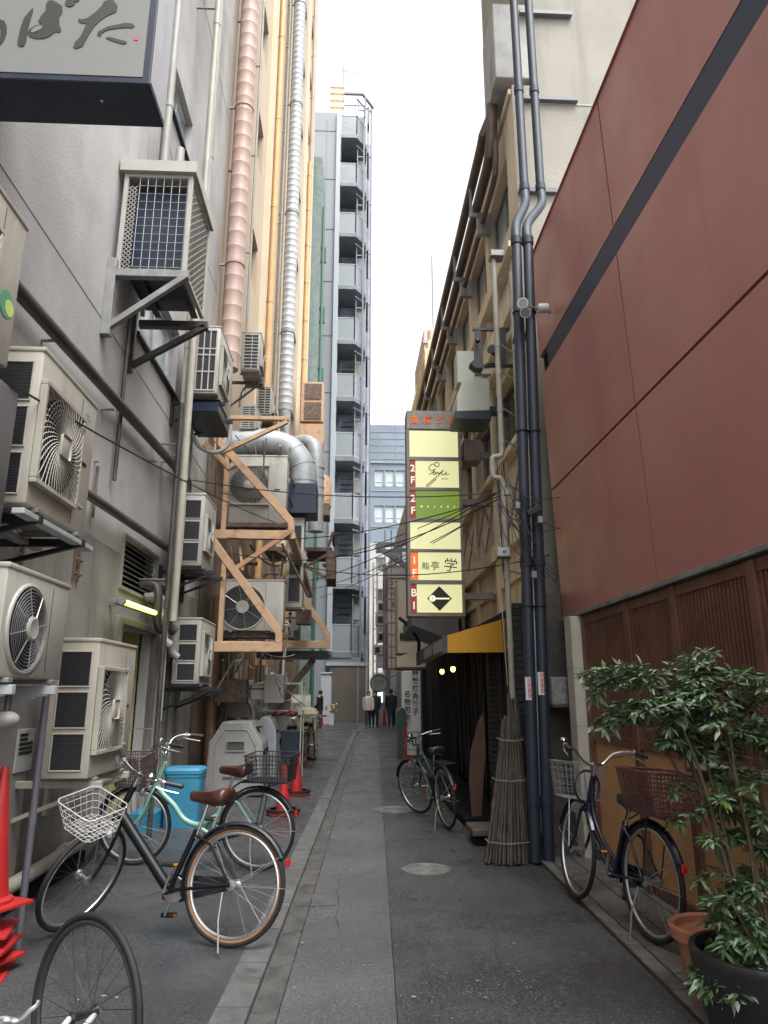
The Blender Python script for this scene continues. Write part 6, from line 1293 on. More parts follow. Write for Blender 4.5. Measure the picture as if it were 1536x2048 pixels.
def make_bike(label, group='bicycles parked in the alley', frame='straight', fm=None, saddle=M_leath, tyre_f=M_tyre, tyre_r=M_tyre, steer=0., bars='swept', fb=None, rb=None, rack=False, fend=M_black, guard=True, wb=1.08, reflector=True, hubf=None, saddle_z=.84, tube_r=.021, basket_m=None, rbasket_m=None, stand='side', white_box=False, ffend=True):
    t = thing('bicycle', label, 'bicycle', group=group)
    A = Vector((wb - .05, 0, WR)); ax = Vector((-.375, 0, .927))
    S = Matrix.Translation(A) @ Matrix.Rotation(steer, 4, ax) @ Matrix.Translation(-A)
    at_ = lambda z: A + ax * ((z - WR) / .927)
    HB, HT = at_(.70), at_(.87); BB = Vector((.44, 0, .285)); ST = Vector((.30, 0, .64)); SD = Vector((.235, 0, saddle_z))
    wheel_into(t, 0, tyre_r, M_alu, seed=1); wheel_into(t, wb, tyre_f, M_alu, S, seed=2, hubm=hubf)
    b = MB(0); b.tube([HB - ax * .02, HT + ax * .02], .021, 12); b.tube([BB, ST], .017, 12); b.cyl(BB + Vector((0, -.04, 0)), BB + Vector((0, .04, 0)), .024)
    for s_ in (-1, 1):
        b.tube([(.40, s_ * .03, .29), (.22, s_ * .055, .315), (0, s_ * .06, WR)], .0095, 8); b.tube([ST + Vector((-.0, s_ * .018, -.03)), (.17, s_ * .045, .56), (0, s_ * .062, WR)], .0085, 8)
    if frame == 'straight': b.tube([HB + ax * .02, BB + Vector((.01, 0, .01))], tube_r * 1.2, 14)
    elif frame == 'loop':
        P = smooth([HT, HB + Vector((-.01, 0, -.02)), Vector((.80, 0, .52)), Vector((.69, 0, .40)), Vector((.56, 0, .36)), Vector((.46, 0, .40)), Vector((.385, 0, .44))], 6); b.tube(P, tube_r * 1.1, 14); b.tube([Vector((.58, 0, .355)), BB], tube_r * .9, 12)
    elif frame == 'double':
        b.tube(smooth([HT - ax * .02, Vector((.74, 0, .64)), Vector((.60, 0, .47)), Vector((.42, 0, .37))], 6), tube_r * .72, 12); b.tube(smooth([HB, Vector((.78, 0, .53)), Vector((.6, 0, .37)), BB], 6), tube_r, 12)
    else: b.tube([HB, BB], tube_r, 12); b.tube([HT, ST - Vector((-.02, 0, .12))], tube_r * .8, 12)
    b.build('frame', fm, t)
    b = MB(0)
    for s_ in (-1, 1): b.tube(smooth([HB + Vector((0, s_ * .03, -.02)), at_(.62) + Vector((0, s_ * .05, 0)), at_(.45) + Vector((.005, s_ * .055, 0)), Vector((wb, s_ * .058, WR))], 5), [.014] * 8 + [.012] * 4 + [.009] * 4 if False else .0115, 8)
    b.tube([HB + Vector((0, -.045, -.02)), HB + Vector((0, .045, -.02))], .016, 8); b.xf(S); b.build('fork', fm, t)
    # handlebar
    hz = at_(.97)
    if bars == 'flat': P = [(hz.x + .02, 0, .975), (hz.x + .02, .06, .975), (hz.x - .01, .17, .985), (hz.x - .08, .29, .985)]
    elif bars == 'high': P = [(hz.x + .03, 0, .97), (hz.x + .04, .07, .975), (hz.x + .03, .16, 1.06), (hz.x - .05, .25, 1.085), (hz.x - .2, .285, 1.07)]
    else: P = [(hz.x + .03, 0, .97), (hz.x + .05, .07, .975), (hz.x + .03, .17, 1.02), (hz.x - .06, .26, 1.04), (hz.x - .19, .28, 1.03)]
    L = smooth(P, 5); Rr = [Vector((p.x, -p.y, p.z)) for p in L]
    b = MB(0); b.tube(list(reversed(Rr)) + L[1:], .0115, 10); b.tube([HT, at_(.975) + Vector((0, 0, 0))], .0125, 10); b.tube([at_(.975), (hz.x + .03, 0, .975)], .014, 8); b.xf(S); hb = b.build('handlebar', M_chrome, t)
    for C in (L, Rr):
        e, d = C[-1], (C[-1] - C[-3]).normalized()
        b = MB(0); b.tube([e - d * .1, e + d * .015], .0165, 10); b.ball(e + d * .012, .0165, 8); b.xf(S); b.build('grip', M_bkpl, hb)
        s_ = 1 if e.y > 0 else -1; q = e - d * .135
        b = MB(0); b.tube(smooth([q, q + Vector((.03, 0, -.025)), q + d * .06 + Vector((.035, 0, -.035)), q + d * .15 + Vector((.02, s_ * .0, -.045))], 4), .0055, 6); b.box(q, (.03, .03, .03), .004); b.xf(S); b.build('brake_lever', M_alu, hb)
    b = MB(0); q = L[-1] - (L[-1] - L[-3]).normalized() * .2 + Vector((0, 0, .02)); b.lathe([(.026, 0), (.024, .014), (.012, .024), (.002, .026)], q, (0, 0, 1), 16); b.xf(S); b.build('bell', M_chrome, hb)
    b = MB(0)
    for s_ in (1, -1): q = L[-4]; b.tube(smooth([Vector((q.x, s_ * q.y, q.z)), (hz.x + .12, s_ * .12, 1.02 + .02 * s_), (hz.x + .12, s_ * .04, .9), HB + Vector((.03, 0, 0))], 5), .0026, 5)
    b.xf(S); b.build('brake_cable', M_bkpl if fb != 'x' else M_alu, hb)
    # saddle
    b = MB(0); rr = []
    for (x, w, zt, zb) in ((.135, .018, .0, -.04), (.12, .03, .012, -.055), (.06, .038, .012, -.065), (-.01, .056, .012, -.075), (-.07, .094, .024, -.085), (-.115, .108, .036, -.08), (-.142, .094, .038, -.06), (-.155, .05, .03, -.02)):
        rr.append([SD + Vector((x, w * cy, (zt if cz > 0 else zb * .9) * abs(cz) + (0 if cz > 0 else 0))) for cy, cz in ((-1, -.6), (-.9, .5), (-.5, 1), (0, 1.05), (.5, 1), (.9, .5), (1, -.6), (.7, -1), (0, -.3), (-.7, -1))])
    b.loft(rr); sd_ = b.build('saddle', saddle, t, sharp=60)
    b = MB(0); b.tube([ST - Vector((.0, 0, .05)), SD - Vector((0, 0, .045))], .0125, 10)
    for s_ in (-1, 1): b.tube([SD + Vector((.08, s_ * .015, -.03)), SD + Vector((0, s_ * .02, -.055)), SD + Vector((-.1, s_ * .05, -.045))], .004, 6)
    for s_ in (-1, 1): b.tube([SD + Vector((-.09, s_ * .05, -.045)) + Vector((0, 0, -.012 * k)) + Vector((.012 * (k % 2), 0, 0)) for k in range(4)], .008, 6)
    b.build('seat_post', M_chrome, sd_)
    # crank
    b = MB(0); ca = R(-72)
    b.lathe([(.075, .0), (.078, .003), (.075, .006)], BB + Vector((0, -.048, 0)), (0, -1, 0), 28)
    p1 = BB + Vector((math.cos(ca) * .165, -.075, math.sin(ca) * .165)); p2 = BB + Vector((-math.cos(ca) * .165, .075, -math.sin(ca) * .165))
    b.bar(BB + Vector((0, -.065, 0)), p1, .018, .012, .003); b.bar(BB + Vector((0, .065, 0)), p2, .018, .012, .003); b.cyl(BB + Vector((0, -.07, 0)), BB + Vector((0, .07, 0)), .012); ck = b.build('crank', M_alu, t)
    for p, s_ in ((p1, -1), (p2, 1)):
        b = MB(0); q = p + Vector((0, s_ * .055, 0)); b.box(q, (.085, .075, .026), .006); pd = b.build('pedal', M_bkpl, ck)
        b = MB(0); b.box(q, (.09, .045, .014), .002); b.build('reflector', M_amb, pd)
    b = MB(0)
    if guard: b.prism([(.51, -.052, .22), (.53, -.052, .30), (.49, -.052, .365), (.42, -.052, .368), (.0, -.052, .375), (-.03, -.052, .34), (0, -.052, .315), (.38, -.052, .215)], (0, -.014, 0)); b.build('chain_guard', fend, t)
    else:
        b.tube([(.44, -.055, .36), (.0, -.055, .37)], .004, 5); b.tube([(.44, -.055, .21), (.0, -.055, .31)], .004, 5); b.lathe([(.035, 0), (.035, .006)], (0, -.05, WR), (0, -1, 0), 18); b.build('chain', M_black, t)
    b = MB(0); fender(b, 0, -14, 152); fr_ = b.build('rear_mudguard', fend, t)
    b = MB(0)
    for s_ in (-1, 1): b.tube([(0, s_ * .06, WR), (-.30, s_ * .035, WR + .17)], .0028, 5); b.tube([(0, s_ * .06, WR), (-.35, s_ * .03, WR + .0)], .0028, 5)
    b.build('stay', M_alu, fr_)
    if ffend:
        b = MB(0); fender(b, wb, 20, 150); b.xf(S); ff = b.build('front_mudguard', fend, t)
        b = MB(0)
        for s_ in (-1, 1): b.tube([(wb, s_ * .06, WR), (wb + .33, s_ * .03, WR + .1)], .0028, 5)
        b.xf(S); b.build('stay', M_alu, ff)
    if reflector: b = MB(0); b.box((-.345, 0, WR + .14), (.018, .034, .042), .005); b.build('rear_reflector', M_redl, t)
    b = MB(0)
    if stand == 'side':
        for s_ in (1,): b.tube([(.04, .07, .3), (.02, .13, .16), (-.02, .17, .0)], .006, 8)
    else:
        for s_ in (-1, 1): b.tube([(0, s_ * .075, .33), (-.05, s_ * .11, .12), (-.1, s_ * .13, .0)], .007, 6)
        b.tube([(-.1, -.13, .006), (-.1, .13, .006)], .007, 6)
    b.build('kickstand', M_galvd, t)
    b = MB(0); b.tube([(wb - .1, 0, .62), (wb - .02, .02, .66)], .012); b.box(HB + Vector((.06, 0, -.04)), (.03, .05, .04), .006)
    b.lathe([(.038, 0), (.04, .03), (.02, .05)], HB + Vector((.09, .05, -.06)), (1, 0, 0), 16); b.xf(S); b.build('front_lamp', M_alu, t)
    if fb:
        b = MB(0)
        if fb == 'low': wire_basket(b, wb - .13, wb + .19, .12, .16, .70, .88, .0019, 4, 8, .0036, .03)
        elif fb == 'tall': wire_basket(b, wb - .13, wb + .17, .15, .19, .70, .95, .0022, 5, 10, .004, .02)
        else: wire_basket(b, wb - .13, wb + .17, .15, .19, .70, .95, .0045, 9, 15, .007, .02)
        b.xf(S); bk = b.build('front_basket', basket_m or M_wire, t)
        b = MB(0)
        for s_ in (-1, 1): b.tube([(wb, s_ * .065, WR), (wb + .02, s_ * .07, .7)], .004, 5)
        b.xf(S); b.build('basket_stay', M_alu, bk)
    if rack:
        b = MB(0)
        for y_ in (-.06, -.02, .02, .06): b.tube([(.16, y_, .735), (-.26, y_, .735)], .005, 6)
        for x_ in (.16, -.05, -.26): b.tube([(x_, -.07, .735), (x_, .07, .735)], .005, 6)
        for s_ in (-1, 1): b.tube([(0, s_ * .065, WR), (-.08, s_ * .07, .73)], .005, 6); b.tube([ST, (.16, s_ * .06, .735)], .005, 6)
        b.build('rear_rack', M_black, t)
    if rb:
        b = MB(0)
        if rb == 'wire': wire_basket(b, -.33, .09, .15, .18, .75, .97, .003, 6, 12, .005); b.bx(-.3, .06, -.14, .14, .748, .756)
        else: wire_basket(b, -.34, .1, .14, .19, .75, 1.0, .005, 9, 14, .009); b.bx(-.3, .06, -.13, .13, .748, .758)
        b.build('rear_basket', rbasket_m or M_black, t)
    return t
def place_bike(o, x, y, heading, lean, z=.0): o.location = (x, y, z); o.rotation_euler = (lean, 0, heading); return o
bk = make_bike('black low frame bicycle with white wire basket and tan rear tyre, standing before the cones', frame='straight', fm=M_bkfr, tyre_r=M_tan, steer=R(84), bars='flat', fb='low', fend=M_black, guard=True, tube_r=.029, saddle_z=.86, ffend=False)
place_bike(bk, -.72, 4.84, R(163), R(8), .019)
mb = make_bike('mint green loop frame bicycle with dark baskets front and rear, behind the black one', frame='loop', fm=M_mint, steer=R(8), bars='high', fb='mesh', rb='wire', rack=True, fend=M_black, guard=True, basket_m=mat('brown_wicker', (.07, .05, .045), .6, .3, 20), saddle_z=.85, wb=1.17)
place_bike(mb, -.79, 6.78, R(167), R(-3), .017)
nb = make_bike('navy blue bicycle with grey wire front basket and brown rear basket beside the timber slats', frame='double', fm=M_nvfr, steer=R(-6), bars='high', fb='tall', rb='mesh', rack=True, fend=M_nvfr, guard=True, saddle=M_blks, basket_m=M_gwire, rbasket_m=M_brpl, wb=1.0, saddle_z=.80)
place_bike(nb, 1.87, 4.78, R(99.5), R(4), .03)
gb_ = make_bike('dark green bicycle with black saddle parked before the dark shopfront', frame='diamond', fm=M_dgfr, steer=R(22), bars='flat', fb=None, rack=True, fend=M_black, guard=False, saddle=M_blks, tube_r=.016, saddle_z=.86)
place_bike(gb_, 1.14, 8.74, R(103), R(-5), .008)
# ring lock hanging on the navy bicycle handlebar
b = MB(0); b.ring((.83, .0, .80), (.9, .2, 0), .115, .008, 32, 8); lk = b.build('ring_lock', M_black, nb)
# front-left bicycle lying on its side: only wheel, fork and lever inside the frame
t = lb = thing('bicycle', 'pale road bicycle lying before the cone stack with its black front wheel upright', 'bicycle', (-1.22, 3.08, 0), 'bicycles parked in the alley')
def W(x, y, Y): return AY(x, y, Y)
hubc = AY(160, 2026, 3.08); hubc.z = WR; Rz_ = Matrix.Translation((hubc.x, 3.08, 0)) @ Matrix.Rotation(R(-38), 4, 'Z') @ Matrix.Rotation(R(-3), 4, 'X')
b = MB(); b.ring((0, 0, WR), (0, 1, 0), WR - .014, .014, 64, 12); b.xf(Rz_); wl = b.build('wheel', M_tyre, t)
b = MB(); b.ring((0, 0, WR), (0, 1, 0), WR - .036, .012, 64, 8); b.xf(Rz_); b.build('rim', mat('black_rim', (.03, .03, .033), .3, .1), wl)
b = MB()
for k in range(24):
    a = 2 * PI * k / 24; s_ = 1 if k % 2 else -1; b.tube([Vector((math.cos(a + .3 * s_) * .02, s_ * .035, WR + math.sin(a + .3 * s_) * .02)), Vector((math.cos(a) * (WR - .045), 0, WR + math.sin(a) * (WR - .045)))], .0012, 4)
b.xf(Rz_); b.build('spokes', M_black, wl)
b = MB(); b.lathe([(.012, -.06), (.022, -.05), (.014, -.03), (.014, .03), (.022, .05), (.012, .06)], (0, 0, WR), (0, 1, 0), 18); b.xf(Rz_); b.build('hub', M_black, wl)
b = MB()
h1, h2 = Rz_ @ Vector((0, -.06, WR)), Rz_ @ Vector((0, .06, WR)); crown = Vector(((h1.x + h2.x) / 2 - .10, hubc.y - .33, .2)); off = (h2 - h1) * .45
b.tube([h1, crown - off + Vector((0, 0, .01))], .012, 10); b.tube([h2, crown + off + Vector((0, 0, .01))], .012, 10); b.tube([crown - off, crown + off], .016, 10); b.build('fork', M_white, t)
b = MB(); b.tube([crown, crown + Vector((-.05, -.18, -.05))], .02, 10); b.tube([crown + Vector((-.03, -.1, -.03)), crown + Vector((.3, -.6, -.1))], .018, 10); b.tube([crown + Vector((-.05, -.18, -.05)), crown + Vector((.5, -.7, -.08))], .016, 10); b.tube([crown + Vector((.5, -.7, -.08)), crown + Vector((.3, -.6, -.1))], .016); b.build('frame', M_white, t)
g0 = AY(-30, 2046, 2.8); g1 = AY(8, 2040, 2.85); g2 = AY(35, 2042, 2.85)
b = MB(); b.tube([crown + Vector((-.05, -.18, -.05)), g1 + Vector((0, -.05, -.01)), g0 + Vector((-.1, 0, 0))], .012, 10); b.build('handlebar', M_white, t)
b = MB(); b.tube(smooth([g0, g1, g2, AY(58, 2022, 2.86), AY(72, 2012, 2.87), AY(78, 2001, 2.88)], 5), [.012] * 10 + [.0075] * 16, 8); b.build('brake_lever', M_alu, t)
# ================================================================ cones
def cone_profile(b, x, y, z, h=.62, r0=.11, r1=.022): b.lathe([(r0, .03), (r0 * .98, .06), (r1 + (r0 - r1) * .5, h * .5), (r1, h), (r1 * .8, h + .01)], (x, y, z), (0, 0, 1), 28)
def cone(label, x, y, z=0, rz=0., h=.68, base=True, sc=1., group='red traffic cones'):
    t = thing('traffic_cone', label, 'traffic cone', (x, y, z), group)
    b = MB(); cone_profile(b, x, y, z, h * sc, .1 * sc); b.lathe([(.125 * sc, .025), (.125 * sc, .045), (.1 * sc, .06)], (x, y, z), seg=28); b.build('body', M_cone, t)
    b = MB(); b.box((x, y, z + .014), (.34 * sc, .34 * sc, .026), .02 * sc, Matrix.Rotation(rz, 3, 'Z'), 2); b.build('base', M_cone, t)
    return t
random.seed(2)
cs = AZ(8, 1958, 0); cx0, cy0 = -2.03, 4.5
labs = ['topmost whole cone of the stack at the left edge', 'second cone flange from the top of the left edge stack', 'third cone flange from the top of the left edge stack', 'fourth cone flange in the left edge stack', 'lowest cone flange touching the ground in the left edge stack']
for k in range(5):
    z_ = .05 * (4 - k) + (.06 if k == 0 else 0) + .02 * (4 - k)
    cone(labs[k], cx0 + random.uniform(-.015, .015), cy0 + random.uniform(-.01, .01), z_, random.uniform(-.5, .5), h=.74 if k == 0 else .66, group='stacked red cones')
for (px, py, h, lab) in ((575, 1640, .62, 'red cone behind the mint bicycle rear wheel, left of a pair'), (600, 1600, .64, 'red cone behind the rear wire basket, right of a pair'), (608, 1530, .55, 'small red cone beside the beige ribbed bin'), (643, 1460, .72, 'distant red cone at the feet of the hooded person')):
    c = AZ(px, py - 8); 
    if py < 1480: c.x += .05
    cone(lab, c.x - .06, c.y, 0, .3, h=h)
    if py in (1640, 1600):
        t = thing('cone_weight', 'dark rubber weight ring around the cone base at the %s of the pair' % ('left' if py == 1640 else 'right'), 'weight', (c.x - .06, c.y, .03)); b = MB(); b.lathe([(.17, .05), (.22, .05), (.22, .09), (.17, .09)], (c.x - .06, c.y, 0), seg=24, cap=False); b.build('ring', M_bkpl, t)
c = AZ(742 + 22, 1455); cone('red and white cone behind the walkers at the alley end', 1.72, 36.9, 0, .1, h=.9)
# ================================================================ bins, tub, clutter
def chamfered(b, x0, x1, y0, y1, z0, z1, cx, cz, bev=.02):
    """body with the two top long edges cut (profile across x), extruded along y"""
    b.prism([(x0 - .03, y0, z0), (x1 + .03, y0, z0), (x1, y0, z1 - cz), (x1 - cx, y0, z1), (x0 + cx, y0, z1), (x0, y0, z1 - cz)], (0, y1 - y0, 0))
t = thing('recycling_bin', 'large grey plastic litter bin with chamfered shoulders and posting slot behind the brown saddle', 'bin', (-1.82, 11.7, 0))
bx0, bx1, by0, by1 = AY(412, 1560, 11.4).x, AY(522, 1560, 11.4).x, 11.4, 12.2
b = MB(); chamfered(b, bx0, bx1, by0, by1, .03, 1.1, .2, .32); bmesh.ops.bevel(b.bm, geom=b.bm.edges[:], offset=.035, segments=3, affect='EDGES', profile=.6); b.build('body', M_binp, t, sharp=50)
b = MB(); m_ = (bx0 + bx1) / 2; hw = (bx1 - bx0) / 2
P = [(m_ - hw + .12, by0 - .001, .1), (m_ + hw - .12, by0 - .001, .1), (m_ + hw - .1, by0 - .001, .74), (m_ + hw - .24, by0 - .001, .98), (m_ - hw + .24, by0 - .001, .98), (m_ - hw + .1, by0 - .001, .74)]; b.tube([Vector(p) for p in P], .012, 6, closed=True); b.build('moulding', M_binp, t)
b = MB(); b.bx(m_ - .12, m_ + .13, by0 - .004, by0 + .01, .68, .80); sl_ = b.build('slot', mat('slot_grey', (.09, .09, .088), .6, .1), t); b = MB()
for (a, c, e, f) in ((-.14, .15, .8, .82), (-.14, .15, .66, .68), (-.14, -.12, .68, .8), (.13, .15, .68, .8)): b.bx(m_ + a, m_ + c, by0 - .022, by0, e, f, .004)
b.build('slot_rim', M_binp, sl_)
b = MB(); b.bx(m_ - .17, m_ + .13, by0 - .004, by0 + .01, .26, .305); b.build('vent_slot', MATS['slot_grey'], t)
b = MB(); 
for k in range(2): b.bx(bx1 - .001, bx1 + .012, by0 + .15 + k * .35, by0 + .4 + k * .35, .6, .68, .004)
b.bx(bx1 - .14, bx1 - .06, by0 + .2, by0 + .5, 1.0, 1.012); b.build('side_slot', M_dark, t)
t = thing('bagged_bin', 'second grey bin with clear plastic cover behind the large grey bin', 'bin', (-1.3, 13, 0)); b = MB(); x0, x1 = AY(505, 1560, 12.8).x, AY(549, 1560, 12.8).x; chamfered(b, x0, x1, 12.7, 13.4, .03, 1.14, .12, .22); bmesh.ops.bevel(b.bm, geom=b.bm.edges[:], offset=.03, segments=3, affect='EDGES'); b.build('body', mat('blue_grey_plastic', (.33, .36, .38), .22, .1, 6), t, sharp=50)
b = MB(); b.bx(x1 - .1, x1 + .006, 12.8, 13.2, .86, .9); b.bx(x1 - .02, x1 + .008, 12.8, 13.2, .6, .64); b.build('slot', M_dark, t)
t = thing('ribbed_bin', 'beige ribbed waste bin with domed lid standing near the gutter', 'bin', (-1.2, 18, 0)); x0, x1 = AY(590, 1500, 17.6).x, AY(632, 1500, 17.6).x
b = MB(); b.bx(x0, x1, 17.6, 18.6, .08, 1.02, .03, 2); b.build('body', M_binb, t); b = MB()
for k in range(9): b.bx(x0 - .015, x1 + .015, 17.585, 18.615, .14 + k * .1, .18 + k * .1, .01) if False else b.bx(x1 - .002, x1 + .02, 17.62, 18.58, .14 + k * .1, .19 + k * .1, .006)
b.build('side_rib', M_binb, t); b = MB()
for k in range(2): xx = x0 + (x1 - x0) * (.3 + .35 * k); b.bx(xx - .035, xx + .035, 17.592, 17.6, .15, .86, .003)
b.build('front_groove', M_recess, t)
b = MB(); rr = []
for f, z in ((1.04, 1.0), (1.05, 1.05), (.9, 1.12), (.6, 1.18), (.3, 1.2)):
    xm, ym, hx, hy = (x0 + x1) / 2, 18.1, (x1 - x0) / 2 * f, .5 * f; rr.append([(xm - hx, ym - hy, z), (xm + hx, ym - hy, z), (xm + hx, ym + hy, z), (xm - hx, ym + hy, z)])
b.loft(rr); b.build('lid', M_binb, t); b = MB()
for (x, y) in ((x0 + .08, 17.7), (x1 - .08, 17.7), (x1 - .08, 18.5), (x0 + .08, 18.5)): b.cyl((x - .02, y, .05), (x + .02, y, .05), .05)
b.build('castors', M_bkpl, t)
t = thing('blue_tub', 'bright blue plastic tub with rolled rim beside the mint bicycle', 'tub', (-1.95, 8.9, 0)); p, q = AY(322, 1650, 8.9), AY(396, 1650, 8.9); cx = (p.x + q.x) / 2; r1 = (q.x - p.x) / 2
def rrect(hx, hy, z, c, cx, cy, n=5):
    out = []
    for (sx_, sy_, a0) in ((1, -1, -90), (1, 1, 0), (-1, 1, 90), (-1, -1, 180)):
        for k in range(n + 1): a = R(a0 + 90 * k / n); out.append((cx + sx_ * (hx - c) + c * math.cos(a), cy + sy_ * (hy - c) + c * math.sin(a), z))
    return out
b = MB(); b.loft([rrect(r1 * f, r1 * f * .9, z, .07, cx, 9.05) for f, z in ((.93, .0), (.96, .05), (1.0, .56), (1.03, .565), (1.03, .6), (.97, .605), (.96, .5))]); b.build('body', M_blue, t, sharp=40)
b = MB(); b.loft([rrect(r1 * 1.06 * f, r1 * f * .96, z, .07, cx, 9.05) for f, z in ((1., .602), (1., .64), (.9, .665))]); b.build('lid', M_blue, t)
t = thing('blue_crate', 'low blue crate half hidden behind the mint bicycle wheel', 'crate', (cx - .25, 8.9, 0)); b = MB(); b.bx(cx - .5, cx - r1 - .02, 8.6, 9.1, 0, .22, .01); b.build('body', M_blue, t)
t = thing('cart_frame', 'tall thin pale green cart frame standing before the slatted unit', 'cart', (-1.3, 13.6, 0)); b = MB(); x0, x1 = AY(522, 1440, 13.5).x, AY(602, 1440, 13.5).x
for x in (x0, x1):
    for y in (13.5, 14.2): b.bar((x, y, 0.02), (x, y, 1.72), .022)
for z in (1.2, 1.7): b.bar((x0, 13.5, z), (x1, 13.5, z), .024); b.bar((x0, 14.2, z), (x1, 14.2, z), .024); b.bar((x0, 13.5, z), (x0, 14.2, z), .022); b.bar((x1, 13.5, z), (x1, 14.2, z), .022)
b.build('frame', mat('pale_green_steel', (.36, .38, .3), .5, .1, 5), t); b = MB(); b.bx(x0 + .35, x1, 13.7, 14.1, .38, .85, .01); b.build('dark_crate', mat('navy_crate', (.02, .03, .05), .5, .1), t)
# two more bicycles by the bins (dark, mostly hidden)
b2 = dup(gb_, (-1.08, 14.9, .016), (R(-4), 0, R(100)), 'dark bicycle leaning between the bagged bin and the beige ribbed bin'); b3 = dup(gb_, (-1.0, 16.4, .016), (R(4), 0, R(84)), 'dark bicycle pushed against the near side of the beige ribbed bin, behind another dark one')
t = thing('maroon_bag', 'maroon folded fabric bundle on top of the bagged bin', 'bag', (-1.15, 12.95, 1.14)); b = MB(); random.seed(8)
for k in range(9): b.ball((-1.3 + .045 * k, 12.95 + random.uniform(-.1, .1), 1.16 + random.uniform(0, .05)), random.uniform(.035, .06), 8, (1.2, 1, .7))
b.build('cloth', mat('maroon_cloth', (.1, .02, .03), .8, .3, 20), t)
# ================================================================ pots and nandina
t = thing('dark_pot', 'big dark glazed plant pot holding the tall shrub, in front of the terracotta pot', 'pot', (1.87, 3.42, 0)); pc = (1.78, 3.36)
b = MB(); b.lathe([(.19, .03), (.21, .05), (.265, .24), (.285, .40), (.29, .42), (.285, .435), (.262, .435), (.255, .38), (.25, .36)], (*pc, 0), (0, 0, 1), 48, cap=False); b.lathe([(.19, .028), (.001, .028)], (*pc, 0), seg=48, cap=False); b.build('pot', M_pot, t, sharp=50)
b = MB(); b.lathe([(.252, .36), (.2, .375), (.1, .385), (.01, .39)], (*pc, 0), seg=32, cap=False); b.build('soil', M_soil, t)
t = thing('terracotta_pot', 'terracotta pot with rolled rim half hidden behind the dark glazed pot', 'pot', (1.88, 4.0, 0)); tc = (1.86, 3.93)
b = MB(); b.lathe([(.13, .028), (.14, .05), (.185, .29), (.2, .3), (.218, .31), (.222, .36), (.21, .37), (.19, .36), (.185, .33), (.17, .32), (.01, .31)], (*tc, 0), (0, 0, 1), 40, cap=False); b.build('pot', M_terra, t, sharp=45)
random.seed(31)
t = thing('nandina_shrub', 'leafy bamboo like shrub with arching sprays growing in the dark pot', 'shrub', (pc[0], pc[1], .45))
stems = MB(); L1, L2, L3 = MB(), MB(), MB()
def leaf(b, p, d, L, w, up):
    d = d.normalized(); s = d.cross(up); s = s.normalized() if s.length > 1e-4 else Vector((1, 0, 0)); n = s.cross(d).normalized()
    cu_ = random.uniform(.02, .3); c = [p, p + d * L * .35 + s * w - n * w * .15, p + d * L * .7 + s * w * .6 - n * L * cu_ * .4, p + d * L - n * L * cu_, p + d * L * .7 - s * w * .6 - n * L * cu_ * .4, p + d * L * .35 - s * w - n * w * .15]
    m_ = p + d * L * .5 + n * w * .12; vs = [b.bm.verts.new(q) for q in c]; mv = b.bm.verts.new(m_)
    for i in range(6): b.face((vs[i], vs[(i + 1) % 6], mv))
def leaves_at(p, d, n, L=.055, pale=0.):
    for k in range(n):
        a = random.uniform(0, 2 * PI); side = Vector((math.cos(a), math.sin(a), random.uniform(-.55, .35))); dd = (d * random.uniform(.3, 1.) + side * random.uniform(.4, 1.)).normalized()
        q = random.random(); tgt = L2 if q < pale else (L3 if q > .965 else L1)
        leaf(tgt, p + side * .008, dd, L * random.uniform(.45, 1.45), L * random.uniform(.14, .27), Vector((random.uniform(-.5, .5), random.uniform(-.5, .5), 1)).normalized())
def spray(p0, dirn, length, droop, pale, dens=1.):
    """compound frond: arching rachis with side twigs and leaflets"""
    dirn = dirn.normalized(); pts = [p0]; d = dirn.copy(); n = 6
    for k in range(n): d = (d + Vector((0, 0, -droop / n))).normalized(); pts.append(pts[-1] + d * length / n)
    stems.tube(pts, [.0035 - .0004 * k for k in range(n + 1)], 4)
    for k in range(1, n + 1):
        d = (pts[k] - pts[k - 1]).normalized(); sd_ = d.cross(Vector((0, 0, 1))).normalized()
        for s_ in (-1, 1):
            tw = (d * .7 + sd_ * s_ * .9 + Vector((0, 0, random.uniform(-.25, .15)))).normalized(); tl = length * .34 * (1 - .5 * k / n) * random.uniform(.7, 1.2); e = pts[k] + tw * tl
            stems.tube([pts[k], e], .0015, 4)
            for j in range(int(4 * dens)): q = pts[k].lerp(e, (j + .6) / (4 * dens)); leaves_at(q, tw, 2, .05, pale)
            leaves_at(e, tw, 2, .055, pale)
    leaves_at(pts[-1], d, 3, .058, pale)
base = Vector((pc[0], pc[1], .36)); tops = []
